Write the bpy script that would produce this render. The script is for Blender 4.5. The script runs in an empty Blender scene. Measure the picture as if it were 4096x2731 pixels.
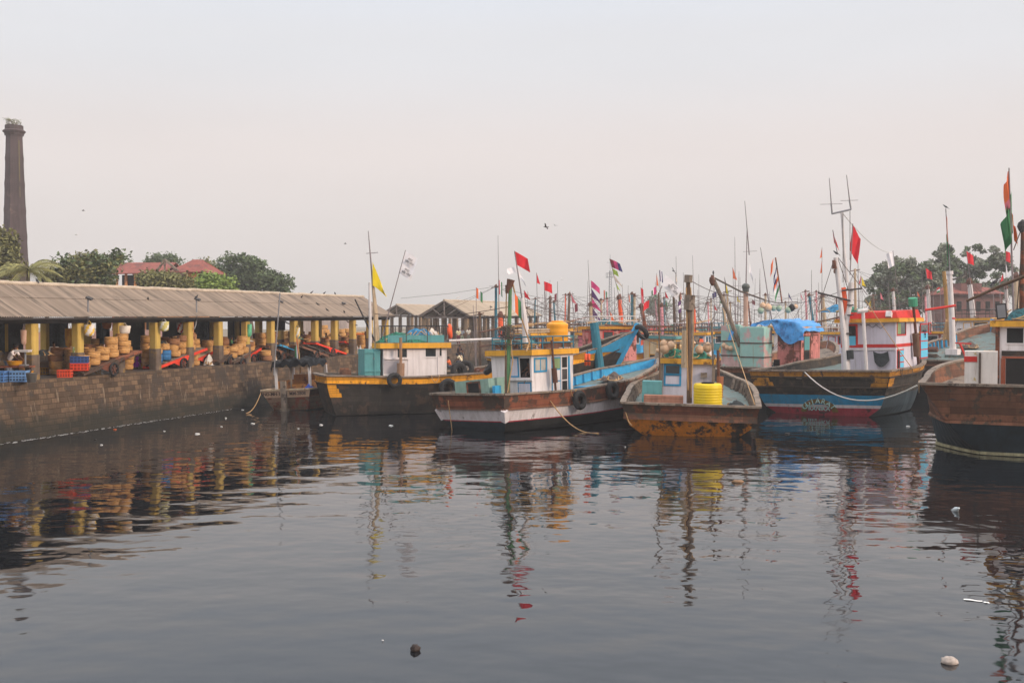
import bpy, bmesh, math, random
from math import sin, cos, pi, radians, sqrt, atan2, floor
from mathutils import Vector, Matrix, noise

# ------------------------------------------------------------------ camera, sky, sun, exposure
SC = bpy.context.scene
COL = SC.collection
CAM_H, F, HZ = 5.6, 4392.0, 1260.0          # camera height (m), focal length and horizon row in 4096-px units
PITCH = math.atan((1365.5 - HZ) / F)
cam_data = bpy.data.cameras.new("camera")
cam_data.sensor_width = 36.0
cam_data.lens = 36.0 * F / 4096.0
cam_data.clip_start, cam_data.clip_end = 0.3, 6000.0
cam = bpy.data.objects.new("camera", cam_data)
COL.objects.link(cam)
cam.location = (0, 0, CAM_H)
cam.rotation_euler = (pi / 2 - PITCH, 0, 0)
SC.camera = cam

SUN_AZ, SUN_EL = radians(118), radians(24)     # clockwise from +Y; low sun to the right, a little behind the camera
world = bpy.data.worlds.new("World")
SC.world = world
world.use_nodes = True
wn, wl = world.node_tree.nodes, world.node_tree.links
wn.clear()
w_out = wn.new("ShaderNodeOutputWorld")
w_bg = wn.new("ShaderNodeBackground")
w_bg.inputs["Strength"].default_value = 0.1
w_sky = wn.new("ShaderNodeTexSky")
w_sky.sky_type = 'NISHITA'
w_sky.sun_disc = False
w_sky.sun_elevation, w_sky.sun_rotation = SUN_EL, SUN_AZ
w_sky.dust_density, w_sky.air_density = 4.0, 1.5
w_tc = wn.new("ShaderNodeTexCoord")
w_sep = wn.new("ShaderNodeSeparateXYZ")
w_ramp = wn.new("ShaderNodeValToRGB")           # the veil of thin overcast in front of the clear sky
w_mul = wn.new("ShaderNodeVectorMath"); w_mul.operation = 'SCALE'; w_mul.inputs["Scale"].default_value = 10.0
w_mix = wn.new("ShaderNodeMix"); w_mix.data_type = 'RGBA'; w_mix.inputs[0].default_value = 0.88
cr = w_ramp.color_ramp
cr.interpolation = 'EASE'
stops = [(0.0, (.76, .715, .685)), (0.06, (.82, .755, .735)), (0.14, (.895, .81, .79)), (0.235, (.86, .855, .885)),
         (0.31, (.85, .905, 1.0)), (0.62, (1.7, 1.74, 1.82)), (1.0, (2.4, 2.42, 2.5))]
cr.elements[0].position, cr.elements[0].color = stops[0][0], (*stops[0][1], 1)
cr.elements[1].position, cr.elements[1].color = stops[-1][0], (*stops[-1][1], 1)
for p_, c_ in stops[1:-1]:
    e_ = cr.elements.new(p_); e_.color = (*c_, 1)
w_cl = wn.new("ShaderNodeTexNoise"); w_cl.inputs["Scale"].default_value = 2.2; w_cl.inputs["Detail"].default_value = 5
w_map = wn.new("ShaderNodeMapping"); w_map.inputs["Scale"].default_value = (1, 1, 4.5)
w_clm = wn.new("ShaderNodeMapRange"); w_clm.inputs["To Min"].default_value = .93; w_clm.inputs["To Max"].default_value = 1.07
w_vm = wn.new("ShaderNodeVectorMath"); w_vm.operation = 'SCALE'
wl.new(w_tc.outputs["Generated"], w_sep.inputs[0]); wl.new(w_sep.outputs["Z"], w_ramp.inputs[0])
wl.new(w_tc.outputs["Generated"], w_map.inputs[0]); wl.new(w_map.outputs[0], w_cl.inputs["Vector"])
wl.new(w_cl.outputs["Fac"], w_clm.inputs["Value"]); wl.new(w_ramp.outputs[0], w_vm.inputs[0]); wl.new(w_clm.outputs[0], w_vm.inputs["Scale"])
wl.new(w_vm.outputs[0], w_mul.inputs[0])
wl.new(w_sky.outputs[0], w_mix.inputs[6]); wl.new(w_mul.outputs[0], w_mix.inputs[7])
wl.new(w_mix.outputs[2], w_bg.inputs["Color"]); wl.new(w_bg.outputs[0], w_out.inputs["Surface"])

sun_d = bpy.data.lights.new("sun", 'SUN')
sun_d.energy, sun_d.angle, sun_d.color = 2.5, radians(10), (1.0, .82, .66)
sun_o = bpy.data.objects.new("sun", sun_d)
COL.objects.link(sun_o)
sun_o.location = (60, -30, 60)
sun_o.rotation_euler = Vector((-sin(SUN_AZ) * cos(SUN_EL), -cos(SUN_AZ) * cos(SUN_EL), -sin(SUN_EL))).to_track_quat('-Z', 'Y').to_euler()
SC.view_settings.view_transform, SC.view_settings.look = 'Standard', 'None'
SC.view_settings.exposure, SC.view_settings.gamma = 0.0, 1.0

# ------------------------------------------------------------------ measuring helpers (photo rays -> metres)
FWD, UPV, RGT = Vector((0, cos(PITCH), -sin(PITCH))), Vector((0, sin(PITCH), cos(PITCH))), Vector((1, 0, 0))
EYE = Vector((0, 0, CAM_H))
def ray(sx, sy): return FWD * F + RGT * (sx - 2048) + UPV * (1365.5 - sy)
def W(sx, sy, Y):
    r = ray(sx, sy); return EYE + r * (Y / r.y)
def onz(sx, sy, z):
    r = ray(sx, sy); return EYE + r * ((z - CAM_H) / r.z)
def pix(p):
    d = p - EYE; k = F / d.dot(FWD)
    return 2048 + d.dot(RGT) * k, 1365.5 - d.dot(UPV) * k

# ------------------------------------------------------------------ mesh accumulator
class MB:
    def __init__(s): s.v, s.f, s.m = [], [], []
    def add(s, vs, fs, m=0):
        o = len(s.v); s.v += [Vector(p) for p in vs]
        for f in fs: s.f.append([i + o for i in f]); s.m.append(m)
        return s
    def box(s, x0, x1, y0, y1, z0, z1, m=0, M=None):
        vs = [Vector((x, y, z)) for z in (z0, z1) for y in (y0, y1) for x in (x0, x1)]
        if M: vs = [M @ p for p in vs]
        return s.add(vs, [(0, 2, 3, 1), (4, 5, 7, 6), (0, 1, 5, 4), (2, 6, 7, 3), (0, 4, 6, 2), (1, 3, 7, 5)], m)
    def beam(s, a, b, w, h, m=0, up=Vector((0, 0, 1))):
        a, b = Vector(a), Vector(b); d = (b - a)
        L = d.length
        if L < 1e-6: return s
        d /= L; side = d.cross(up)
        if side.length < 1e-4: side = d.cross(Vector((1, 0, 0)))
        side.normalize(); u = side.cross(d)
        vs = [p + side * (i * w / 2) + u * (j * h / 2) for p in (a, b) for j in (-1, 1) for i in (-1, 1)]
        return s.add(vs, [(0, 1, 3, 2), (4, 6, 7, 5), (0, 4, 5, 1), (2, 3, 7, 6), (0, 2, 6, 4), (1, 5, 7, 3)], m)
    def tube(s, pts, r, n=6, m=0, caps=True):
        pts = [Vector(p) for p in pts]; k = len(pts)
        rr = r if isinstance(r, (list, tuple)) else [r] * k
        vs, fs = [], []; ref = None
        for i, p in enumerate(pts):
            t = (pts[min(i + 1, k - 1)] - pts[max(i - 1, 0)])
            if t.length < 1e-9: t = Vector((0, 0, 1))
            t.normalize()
            if ref is None: ref = Vector((0, 0, 1)) if abs(t.z) < .9 else Vector((1, 0, 0))
            a = t.cross(ref)
            if a.length < 1e-5: a = t.orthogonal()
            a.normalize(); b = t.cross(a); ref = b.cross(t) if False else ref
            for j in range(n):
                q = 2 * pi * j / n; vs.append(p + a * (cos(q) * rr[i]) + b * (sin(q) * rr[i]))
        for i in range(k - 1):
            for j in range(n):
                fs.append((i * n + j, i * n + (j + 1) % n, (i + 1) * n + (j + 1) % n, (i + 1) * n + j))
        if caps: fs += [tuple(range(n - 1, -1, -1)), tuple((k - 1) * n + j for j in range(n))]
        return s.add(vs, fs, m)
    def lathe(s, prof, n=12, m=0, M=None, cap=(True, True)):
        vs, fs = [], []
        for r, z in prof:
            for j in range(n):
                q = 2 * pi * j / n; vs.append(Vector((r * cos(q), r * sin(q), z)))
        for i in range(len(prof) - 1):
            for j in range(n):
                fs.append((i * n + j, i * n + (j + 1) % n, (i + 1) * n + (j + 1) % n, (i + 1) * n + j))
        if cap[0]: fs.append(tuple(range(n - 1, -1, -1)))
        if cap[1]: fs.append(tuple((len(prof) - 1) * n + j for j in range(n)))
        if M: vs = [M @ p for p in vs]
        return s.add(vs, fs, m)
    def ball(s, c, rx, ry=None, rz=None, nu=10, nv=7, m=0, amp=0, sc=1.5, seed=0, M=None):
        ry = ry or rx; rz = rz or rx; c = Vector(c); vs, fs = [], []
        for i in range(nv + 1):
            a = -pi / 2 + pi * i / nv
            for j in range(nu):
                q = 2 * pi * j / nu
                d = Vector((cos(a) * cos(q), cos(a) * sin(q), sin(a)))
                k = 1 + (amp * noise.noise(d * sc + Vector((seed * 7.1, seed * 3.3, seed))) if amp else 0)
                p = Vector((d.x * rx, d.y * ry, d.z * rz)) * k
                vs.append((M @ p if M else p) + c)
        for i in range(nv):
            for j in range(nu):
                fs.append((i * nu + j, i * nu + (j + 1) % nu, (i + 1) * nu + (j + 1) % nu, (i + 1) * nu + j))
        return s.add(vs, fs, m)
    def torus(s, c, R, r, M=None, nu=20, nv=8, m=0, sq=1.0):
        c = Vector(c); vs, fs = [], []
        for i in range(nu):
            a = 2 * pi * i / nu
            for j in range(nv):
                b = 2 * pi * j / nv
                p = Vector(((R + r * cos(b)) * cos(a), (R + r * cos(b)) * sin(a), r * sq * sin(b)))
                vs.append((M @ p if M else p) + c)
        for i in range(nu):
            for j in range(nv):
                fs.append((i * nv + j, ((i + 1) % nu) * nv + j, ((i + 1) % nu) * nv + (j + 1) % nv, i * nv + (j + 1) % nv))
        return s.add(vs, fs, m)
    def grid(s, fn, nu, nv, m=0):
        vs = [Vector(fn(i / nu, j / nv)) for j in range(nv + 1) for i in range(nu + 1)]
        fs = [(j * (nu + 1) + i, j * (nu + 1) + i + 1, (j + 1) * (nu + 1) + i + 1, (j + 1) * (nu + 1) + i) for j in range(nv) for i in range(nu)]
        o = len(s.v); s.v += vs
        for k, f in enumerate(fs):
            s.f.append([i + o for i in f])
            s.m.append(m(((k % nu) + .5) / nu, ((k // nu) + .5) / nv) if callable(m) else m)
        return s
    def mesh(s, name, mats, smooth=False):
        me = bpy.data.meshes.new(name)
        me.from_pydata([tuple(v) for v in s.v], [], s.f)
        for mm in (mats if isinstance(mats, (list, tuple)) else [mats]): me.materials.append(mm)
        if len(me.polygons):
            me.polygons.foreach_set("material_index", s.m)
            if smooth: me.polygons.foreach_set("use_smooth", [True] * len(me.polygons))
        me.update()
        return me
    def build(s, name, mats, parent=None, smooth=False, loc=None):
        return link(name, s.mesh(name, mats, smooth), parent, loc)

def link(name, data, parent=None, loc=None, rot=None):
    o = bpy.data.objects.new(name, data); COL.objects.link(o)
    if parent: o.parent = parent
    if loc is not None: o.location = loc
    if rot is not None: o.rotation_euler = rot
    return o
def tag(o, label, cat, group=None):
    o["label"], o["category"] = label, cat
    if group: o["group"] = group
    return o
def thing(name, label, cat, loc=(0, 0, 0), rz=0, group=None):
    o = bpy.data.objects.new(name, None); COL.objects.link(o)
    o.empty_display_size = .3
    o.location = loc; o.rotation_euler = (0, 0, rz)
    return tag(o, label, cat, group)
def structure(o): o["kind"] = "structure"; return o
def flip_ok(o):
    bm = bmesh.new(); bm.from_mesh(o.data); bmesh.ops.recalc_face_normals(bm, faces=bm.faces); bm.to_mesh(o.data); bm.free(); return o

# ------------------------------------------------------------------ materials
def lin(c): return tuple(((x / 255) / 12.92 if x / 255 <= .04045 else ((x / 255 + .055) / 1.055) ** 2.4) for x in c)
_mats = {}
def mat(name, rgb, rough=.75, var=.16, scale=2.0, chip=None, chip_t=.62, chip_scale=2.2, grime=0.0, planks=0.0, metal=0, bump=0.0, spec=.3, brick=None, stretch=(1, 1, 1), streak=None, tide=None, rust=0.0):
    """Procedural weathered surface: tone noise + chips of an older colour + dirt runs + plank seams."""
    if name in _mats: return _mats[name]
    m = bpy.data.materials.new(name); m.use_nodes = True
    nt = m.node_tree; N, L = nt.nodes, nt.links
    bs = N["Principled BSDF"]
    bs.inputs["Roughness"].default_value = rough; bs.inputs["Metallic"].default_value = metal
    bs.inputs["Specular IOR Level"].default_value = spec
    base = lin(rgb)
    tc = N.new("ShaderNodeTexCoord"); mp = N.new("ShaderNodeMapping"); mp.inputs["Scale"].default_value = stretch
    L.new(tc.outputs["Object"], mp.inputs[0])
    def nz(sc, det=4, vec=None, rgh=.6):
        n = N.new("ShaderNodeTexNoise"); n.inputs["Scale"].default_value = sc; n.inputs["Detail"].default_value = det; n.inputs["Roughness"].default_value = rgh
        L.new(vec or mp.outputs[0], n.inputs["Vector"]); return n.outputs["Fac"]
    def rng(v, a, b, c, d):
        r = N.new("ShaderNodeMapRange"); r.inputs["From Min"].default_value, r.inputs["From Max"].default_value = a, b
        r.inputs["To Min"].default_value, r.inputs["To Max"].default_value = c, d; L.new(v, r.inputs["Value"]); return r.outputs[0]
    def math_(op, a, b=None):
        q = N.new("ShaderNodeMath"); q.operation = op
        for i, x in enumerate((a, b)):
            if x is None: continue
            if isinstance(x, (int, float)): q.inputs[i].default_value = x
            else: L.new(x, q.inputs[i])
        return q.outputs[0]
    def mix(fac, a, b, mode='MIX'):
        q = N.new("ShaderNodeMix"); q.data_type = 'RGBA'; q.blend_type = mode
        for s_, x in ((0, fac), (6, a), (7, b)):
            if isinstance(x, (int, float)): q.inputs[s_].default_value = x
            elif isinstance(x, tuple): q.inputs[s_].default_value = (*x, 1)
            else: L.new(x, q.inputs[s_])
        return q.outputs[2]
    n1 = nz(scale)
    col = mix(rng(n1, .25, .75, 0, 1), tuple(x * (1 - var * 1.3) for x in base), tuple(min(1, x * (1 + var)) for x in base))
    hgt = n1
    if planks:
        sp = N.new("ShaderNodeSeparateXYZ"); L.new(tc.outputs["Object"], sp.inputs[0])
        zz = math_('MULTIPLY', sp.outputs["Z"], 1 / planks)
        wob = nz(.35, 2, tc.outputs["Object"]); zz = math_('ADD', zz, math_('MULTIPLY', wob, .9))
        fr = math_('FRACT', zz)
        cb = N.new("ShaderNodeCombineXYZ"); L.new(math_('FLOOR', zz), cb.inputs[2])
        L.new(math_('FLOOR', math_('MULTIPLY', sp.outputs["X"], .42)), cb.inputs[0]); L.new(math_('FLOOR', math_('MULTIPLY', sp.outputs["Y"], .42)), cb.inputs[1])
        wh = N.new("ShaderNodeTexWhiteNoise"); wh.noise_dimensions = '3D'; L.new(cb.outputs[0], wh.inputs["Vector"])
        col = mix(1.0, col, mix(wh.outputs["Value"], (.52, .52, .52), (1.4, 1.34, 1.26)), 'MULTIPLY')
        seam = rng(fr, .0, .09, 1, 0)
        col = mix(math_('MULTIPLY', seam, .9), col, (.012, .010, .009))
    if brick:
        bw, bh, mort = brick
        br = N.new("ShaderNodeTexBrick"); br.inputs["Scale"].default_value = 1.0
        br.inputs["Brick Width"].default_value, br.inputs["Row Height"].default_value = bw, bh
        br.inputs["Mortar Size"].default_value = .018; br.inputs["Mortar Smooth"].default_value = .4; br.inputs["Bias"].default_value = -.2
        br.inputs["Color1"].default_value = (.45, .45, .45, 1); br.inputs["Color2"].default_value = (1.35, 1.3, 1.2, 1); br.inputs["Mortar"].default_value = (*mort, 1)
        L.new(tc.outputs["UV"], br.inputs["Vector"])
        col = mix(1.0, col, br.outputs["Color"], 'MULTIPLY')
        hgt = math_('ADD', math_('MULTIPLY', br.outputs["Fac"], -.8), math_('MULTIPLY', n1, .5))
    if chip:
        n2 = nz(chip_scale, 7, None, .68)
        cm = rng(n2, chip_t - .025, chip_t + .025, 0, 1)
        col = mix(cm, col, mix(rng(n1, .3, .7, 0, 1), tuple(x * .7 for x in lin(chip)), lin(chip)))
    if grime or streak:
        mp2 = N.new("ShaderNodeMapping"); mp2.inputs["Scale"].default_value = (3.2, 3.2, .28); L.new(tc.outputs["Object"], mp2.inputs[0])
        n3 = nz(1.6, 5, mp2.outputs[0], .65)
        if grime: col = mix(math_('MULTIPLY', rng(n3, .45, .72, 0, 1), grime), col, tuple(x * .35 for x in (base[0] * 1.05, base[1] * .9, base[2] * .75)))
        if streak: col = mix(rng(n3, .60, .68, 0, .55), col, lin(streak))
    if rust:                                   # thin rust runs
        mp3 = N.new("ShaderNodeMapping"); mp3.inputs["Scale"].default_value = (5, 5, .35); mp3.inputs["Location"].default_value = (3, 7, 1); L.new(tc.outputs["Object"], mp3.inputs[0])
        col = mix(math_('MULTIPLY', rng(nz(1.3, 5, mp3.outputs[0], .7), .60, .72, 0, 1), rust), col, (.16, .075, .035))
    if tide:                                   # weed and tide stain up to a ragged line
        sp2 = N.new("ShaderNodeSeparateXYZ"); L.new(tc.outputs["Object"], sp2.inputs[0])
        mp4 = N.new("ShaderNodeMapping"); mp4.inputs["Scale"].default_value = (1, 1, .2); L.new(tc.outputs["Object"], mp4.inputs[0])
        lv = math_('ADD', sp2.outputs["Z"], math_('MULTIPLY', nz(.9, 5, mp4.outputs[0], .7), -tide * 1.3))
        col = mix(math_('MULTIPLY', rng(lv, -.1, tide * .55, 1, 0), .8), col, (.014, .015, .011))
    L.new(col, bs.inputs["Base Color"])
    if bump:
        b = N.new("ShaderNodeBump"); b.inputs["Strength"].default_value = .6; b.inputs["Distance"].default_value = bump
        L.new(hgt, b.inputs["Height"]); L.new(b.outputs[0], bs.inputs["Normal"])
    _mats[name] = m
    return m
def glass(name="dark_window_glass", rgb=(40, 46, 50)):
    return mat(name, rgb, rough=.12, var=.5, scale=1.3, spec=.6)
M = {}
M['wood_dark'] = mat('dark_weathered_planks', (62, 52, 45), planks=.24, grime=.6, bump=.01, scale=3, chip=(84, 62, 50), chip_t=.6)
M['wood_brown'] = mat('brown_weathered_planks', (122, 82, 62), planks=.26, grime=.55, bump=.012, scale=2.5, chip=(84, 70, 58), chip_t=.55, chip_scale=1.3)
M['wood_red'] = mat('reddish_worn_planks', (128, 74, 52), planks=.26, grime=.55, bump=.012, scale=2.5, chip=(78, 64, 54), chip_t=.52, chip_scale=1.1)
M['wood_grey'] = mat('grey_bare_timber', (132, 116, 102), scale=3, var=.35, grime=.4, bump=.01, chip=(84, 70, 60), chip_t=.57)
M['wood_pole'] = mat('brown_pole_timber', (104, 80, 62), scale=4, var=.35, stretch=(3, 3, .5))
M['wood_pale'] = mat('pale_pole_timber', (184, 160, 132), scale=4, var=.25, stretch=(3, 3, .5), chip=(130, 90, 66), chip_t=.62)
M['tar'] = mat('tarred_hull', (34, 34, 34), planks=.28, rough=.6, var=.4, grime=.3)
M['tar_teal_and_shade'] = mat('dark_teal_antifouling_and_side_shade', (38, 52, 60), rough=.6, var=.3, scale=1.5, grime=.5, chip=(70, 76, 70), chip_t=.72)  # teal bottom paint; also stands in for shade on the GUJARAT boat's sides
M['black_brown'] = mat('black_brown_hull', (50, 44, 40), planks=.3, var=.4, grime=.6, chip=(80, 62, 50), chip_t=.57, chip_scale=1.1, streak=(74, 70, 62))
M['yellow_worn'] = mat('worn_yellow_paint', (216, 148, 30), chip=(98, 66, 40), chip_t=.60, chip_scale=2.6, grime=.55, planks=.3)
M['yellow_old'] = mat('dull_old_yellow_paint', (178, 122, 34), chip=(84, 62, 42), chip_t=.56, chip_scale=2.2, grime=.75, planks=.3, rust=.4)
M['yellow_clean'] = mat('yellow_trim_paint', (220, 158, 46), var=.1, grime=.3, chip=(120, 84, 44), chip_t=.68, chip_scale=3.5, rust=.4)
M['ochre_peel'] = mat('peeling_ochre_paint', (228, 136, 26), chip=(54, 48, 38), chip_t=.55, chip_scale=1.25, grime=.5, bump=.01, rust=.6, streak=(120, 116, 84))
M['white'] = mat('white_boat_paint', (222, 212, 210), var=.06, scale=1.2, grime=.3, chip=(160, 142, 128), chip_t=.68, chip_scale=3, rust=.45)
M['white_lav'] = mat('lavender_white_paint', (204, 196, 206), var=.06, scale=1.0, grime=.3, chip=(150, 136, 130), chip_t=.69, chip_scale=3, rust=.35)
M['white_hull'] = mat('dirty_white_strake', (216, 206, 206), var=.1, scale=1.5, grime=.4, chip=(150, 138, 134), chip_t=.64, rust=.4)
M['red'] = mat('red_trim_paint', (196, 46, 38), var=.14, grime=.35, chip=(120, 60, 50), chip_t=.68, chip_scale=3.5)
M['red_hull'] = mat('crimson_hull_paint', (176, 50, 66), var=.15, grime=.45, chip=(92, 50, 56), chip_t=.6)
M['blue_hull'] = mat('azure_hull_paint', (30, 136, 178), var=.16, grime=.35, streak=(110, 144, 144), chip=(70, 100, 110), chip_t=.64, rust=.3)
M['blue'] = mat('azure_paint', (46, 142, 186), var=.14, grime=.35, chip=(104, 116, 120), chip_t=.63, chip_scale=2.6)
M['sky_blue'] = mat('sky_blue_panel_paint', (96, 184, 214), var=.06, grime=.1)
M['teal'] = mat('teal_box_paint', (88, 146, 148), var=.12, grime=.35, chip=(160, 150, 148), chip_t=.66, chip_scale=1.2)
M['teal_pink'] = mat('mint_paint_with_pink_patches', (150, 188, 178), var=.08, chip=(206, 170, 166), chip_t=.53, chip_scale=.9, streak=(150, 110, 60))
M['teal_deck'] = mat('grey_teal_deck_paint', (104, 118, 114), var=.22, scale=1.5, grime=.3, chip=(112, 96, 84), chip_t=.57, bump=.005)
M['pink'] = mat('faded_pink_paint', (204, 130, 124), var=.15, grime=.5, chip=(110, 66, 54), chip_t=.55, chip_scale=1.4)
M['pink_clean'] = mat('pink_paint', (222, 130, 144), var=.1, grime=.3)
M['orange'] = mat('orange_paint', (228, 92, 50), var=.1, grime=.25)
M['green'] = mat('green_paint', (84, 124, 84), var=.2, grime=.4, chip=(130, 100, 70), chip_t=.6, stretch=(2, 2, .6))
M['green_can'] = mat('green_can_paint', (66, 150, 116), var=.12, grime=.35)
M['teal_dark'] = mat('dark_teal_rail_paint', (46, 110, 128), var=.18, grime=.3)
M['rust'] = mat('rusty_iron', (98, 62, 48), var=.35, scale=4)
M['iron'] = mat('dark_iron', (62, 58, 58), var=.3, scale=4)
M['white_metal'] = mat('white_painted_pole', (210, 202, 200), var=.1, grime=.4, chip=(132, 96, 78), chip_t=.66, chip_scale=4, rust=.5)
M['steel'] = mat('grey_galvanised_tube', (134, 132, 134), var=.15, metal=.3, rough=.5)
M['antenna'] = mat('grey_aerial_rod', (132, 120, 120), var=.15)
M['rubber'] = mat('black_rubber', (40, 38, 38), var=.3, scale=6, rough=.8)
M['rope_tan'] = mat('tan_rope', (178, 140, 96), var=.25, scale=9)
M['rope_pale'] = mat('pale_rope', (186, 180, 170), var=.15, scale=9)
M['rope_dark'] = mat('dark_rope', (84, 70, 62), var=.25, scale=9)
M['net_teal'] = mat('teal_fishing_net', (50, 98, 104), var=.5, scale=9, chip=(38, 64, 70), chip_t=.52, chip_scale=6, bump=.04, rough=.95)
M['net_green'] = mat('green_fishing_net', (46, 120, 96), var=.5, scale=9, chip=(30, 72, 62), chip_t=.52, chip_scale=7, bump=.04, rough=.95)
M['net_blue'] = mat('blue_fishing_net', (54, 122, 160), var=.45, scale=8, chip=(40, 84, 112), chip_t=.54, chip_scale=6, bump=.04, rough=.95)
M['net_dark'] = mat('dark_net', (52, 56, 58), var=.5, scale=9, bump=.04, rough=.95)
M['tarp_blue'] = mat('blue_tarpaulin', (62, 142, 204), var=.2, scale=1.8, rough=.45, spec=.4, bump=.09, chip=(48, 116, 178), chip_t=.58, chip_scale=2)
M['tarp_black'] = mat('black_tarpaulin', (24, 25, 28), var=.4, rough=.85, bump=.04, spec=.15)
M['buoy_tan'] = mat('tan_float', (206, 170, 138), var=.12, grime=.3)
M['buoy_green'] = mat('pale_green_float', (150, 166, 142), var=.14, grime=.35)
M['tank_yellow'] = mat('orange_yellow_plastic', (232, 156, 34), var=.06, rough=.45, grime=.15)
M['drum_yellow'] = mat('lemon_yellow_plastic', (226, 192, 28), var=.06, rough=.45, grime=.12)
M['glass'] = glass()
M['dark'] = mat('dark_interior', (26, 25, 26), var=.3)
M['curtain'] = mat('green_curtain', (130, 150, 104), var=.2, stretch=(6, 6, .5))
M['wicker'] = mat('woven_cane', (196, 146, 88), var=.3, scale=7, bump=.02, stretch=(1, 1, 4), chip=(150, 102, 58), chip_t=.6, chip_scale=3)
M['wicker_dark'] = mat('dark_woven_cane', (148, 102, 68), var=.3, scale=7, bump=.02, stretch=(1, 1, 4), chip=(110, 74, 50), chip_t=.6, chip_scale=3)
M['skin'] = mat('brown_skin', (104, 68, 52), var=.08)
M['hair'] = mat('black_hair', (22, 20, 20), var=.2)
FLAGC = {'red': (212, 42, 52), 'white': (232, 226, 228), 'orange': (228, 110, 60), 'green': (66, 124, 80), 'yellow': (226, 196, 30), 'purple': (96, 58, 108),
         'magenta': (204, 66, 122), 'lime': (160, 184, 72), 'navy': (62, 58, 112), 'pink': (226, 120, 130), 'maroon': (122, 34, 50), 'black': (40, 38, 42), 'cream': (226, 206, 190)}
def fl(c): return mat('%s_flag_cloth' % c, FLAGC[c], var=.08, scale=3, rough=.9)
# ================================================================== SETTING
QZ = 2.6                                            # quay deck above the water
QD = radians(17.2)
QU, QN = Vector((sin(QD), cos(QD), 0)), Vector((-cos(QD), sin(QD), 0))   # along the edge / inland
QO = Vector((-22.6, 48.3, QZ))
EDGE = [Vector((-41.0, -12.0, 0)), Vector((-22.6, 48.3, 0)), Vector((-11.3, 83.4, 0)), Vector((-5.2, 116, 0)), Vector((4.5, 156, 0)), Vector((9, 205, 0))]
def qpos(s, d, z=0): return QO + QU * s + QN * d + Vector((0, 0, z))

# water
wm = bpy.data.materials.new("harbour_water"); wm.use_nodes = True
nt = wm.node_tree; N, L = nt.nodes, nt.links
bs = N["Principled BSDF"]
bs.inputs["Base Color"].default_value = (.006, .0075, .0095, 1)
bs.inputs["Roughness"].default_value = .025
bs.inputs["IOR"].default_value = 1.46
bs.inputs["Specular IOR Level"].default_value = .5
tc = N.new("ShaderNodeTexCoord")
def wnoise(sc, det, st, rot=0):
    mp = N.new("ShaderNodeMapping"); mp.inputs["Scale"].default_value = st; mp.inputs["Rotation"].default_value = (0, 0, rot)
    L.new(tc.outputs["Object"], mp.inputs[0])
    n = N.new("ShaderNodeTexNoise"); n.inputs["Scale"].default_value = sc; n.inputs["Detail"].default_value = det; n.inputs["Roughness"].default_value = .45
    L.new(mp.outputs[0], n.inputs["Vector"]); return n.outputs["Fac"]
a = wnoise(1.25, 1.5, (1, 1.25, 1), .35); b = wnoise(.36, 1, (1, 1.5, 1), -.25); c = wnoise(.03, 2, (1, 1, 1))
mr = N.new("ShaderNodeMapRange"); L.new(c, mr.inputs["Value"]); mr.inputs["From Min"].default_value, mr.inputs["From Max"].default_value = .35, .65
mr.inputs["To Min"].default_value, mr.inputs["To Max"].default_value = .35, 1.3
m1 = N.new("ShaderNodeMath"); m1.operation = 'MULTIPLY'; L.new(a, m1.inputs[0]); L.new(mr.outputs[0], m1.inputs[1])
m2 = N.new("ShaderNodeMath"); m2.operation = 'MULTIPLY_ADD'; L.new(b, m2.inputs[0]); m2.inputs[1].default_value = 2.0; L.new(m1.outputs[0], m2.inputs[2])
bu = N.new("ShaderNodeBump"); bu.inputs["Strength"].default_value = 1.0; bu.inputs["Distance"].default_value = .021
L.new(m2.outputs[0], bu.inputs["Height"]); L.new(bu.outputs[0], bs.inputs["Normal"])
water = MB().grid(lambda u, v: (-420 + 840 * u, -60 + 480 * v, 0), 12, 12).build("water", wm)
structure(water)
rgn = N.new("ShaderNodeMapRange"); rgn.inputs["From Min"].default_value, rgn.inputs["From Max"].default_value = .42, .66; rgn.inputs["To Min"].default_value, rgn.inputs["To Max"].default_value = .015, .075
L.new(wnoise(.09, 4, (1, 3.2, 1), .3), rgn.inputs["Value"]); L.new(rgn.outputs[0], bs.inputs["Roughness"])

# quay deck and ground behind it: one sheet from the edge inland
dirt = mat('wet_quay_paving', (84, 78, 74), rough=.5, var=.35, scale=.6, chip=(120, 110, 100), chip_t=.62, chip_scale=.8)
earth = mat('dusty_ground', (124, 110, 92), var=.3, scale=.3, chip=(86, 92, 66), chip_t=.58, chip_scale=.5)
q = MB()
inl = [p + Vector((-1, .3, 0)).normalized() * 16 for p in EDGE]
far = [Vector((-330, -12 + i * 75, 0)) for i in range(len(EDGE))]
for i in range(len(EDGE) - 1):
    q.add([p + Vector((0, 0, QZ)) for p in (EDGE[i], EDGE[i + 1], inl[i + 1], inl[i])], [(0, 1, 2, 3)], 0)
    q.add([p + Vector((0, 0, QZ)) for p in (inl[i], inl[i + 1], far[i + 1], far[i])], [(0, 1, 2, 3)], 1)
quay_deck = structure(flip_ok(q.build("quay_deck", [dirt, earth])))

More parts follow.
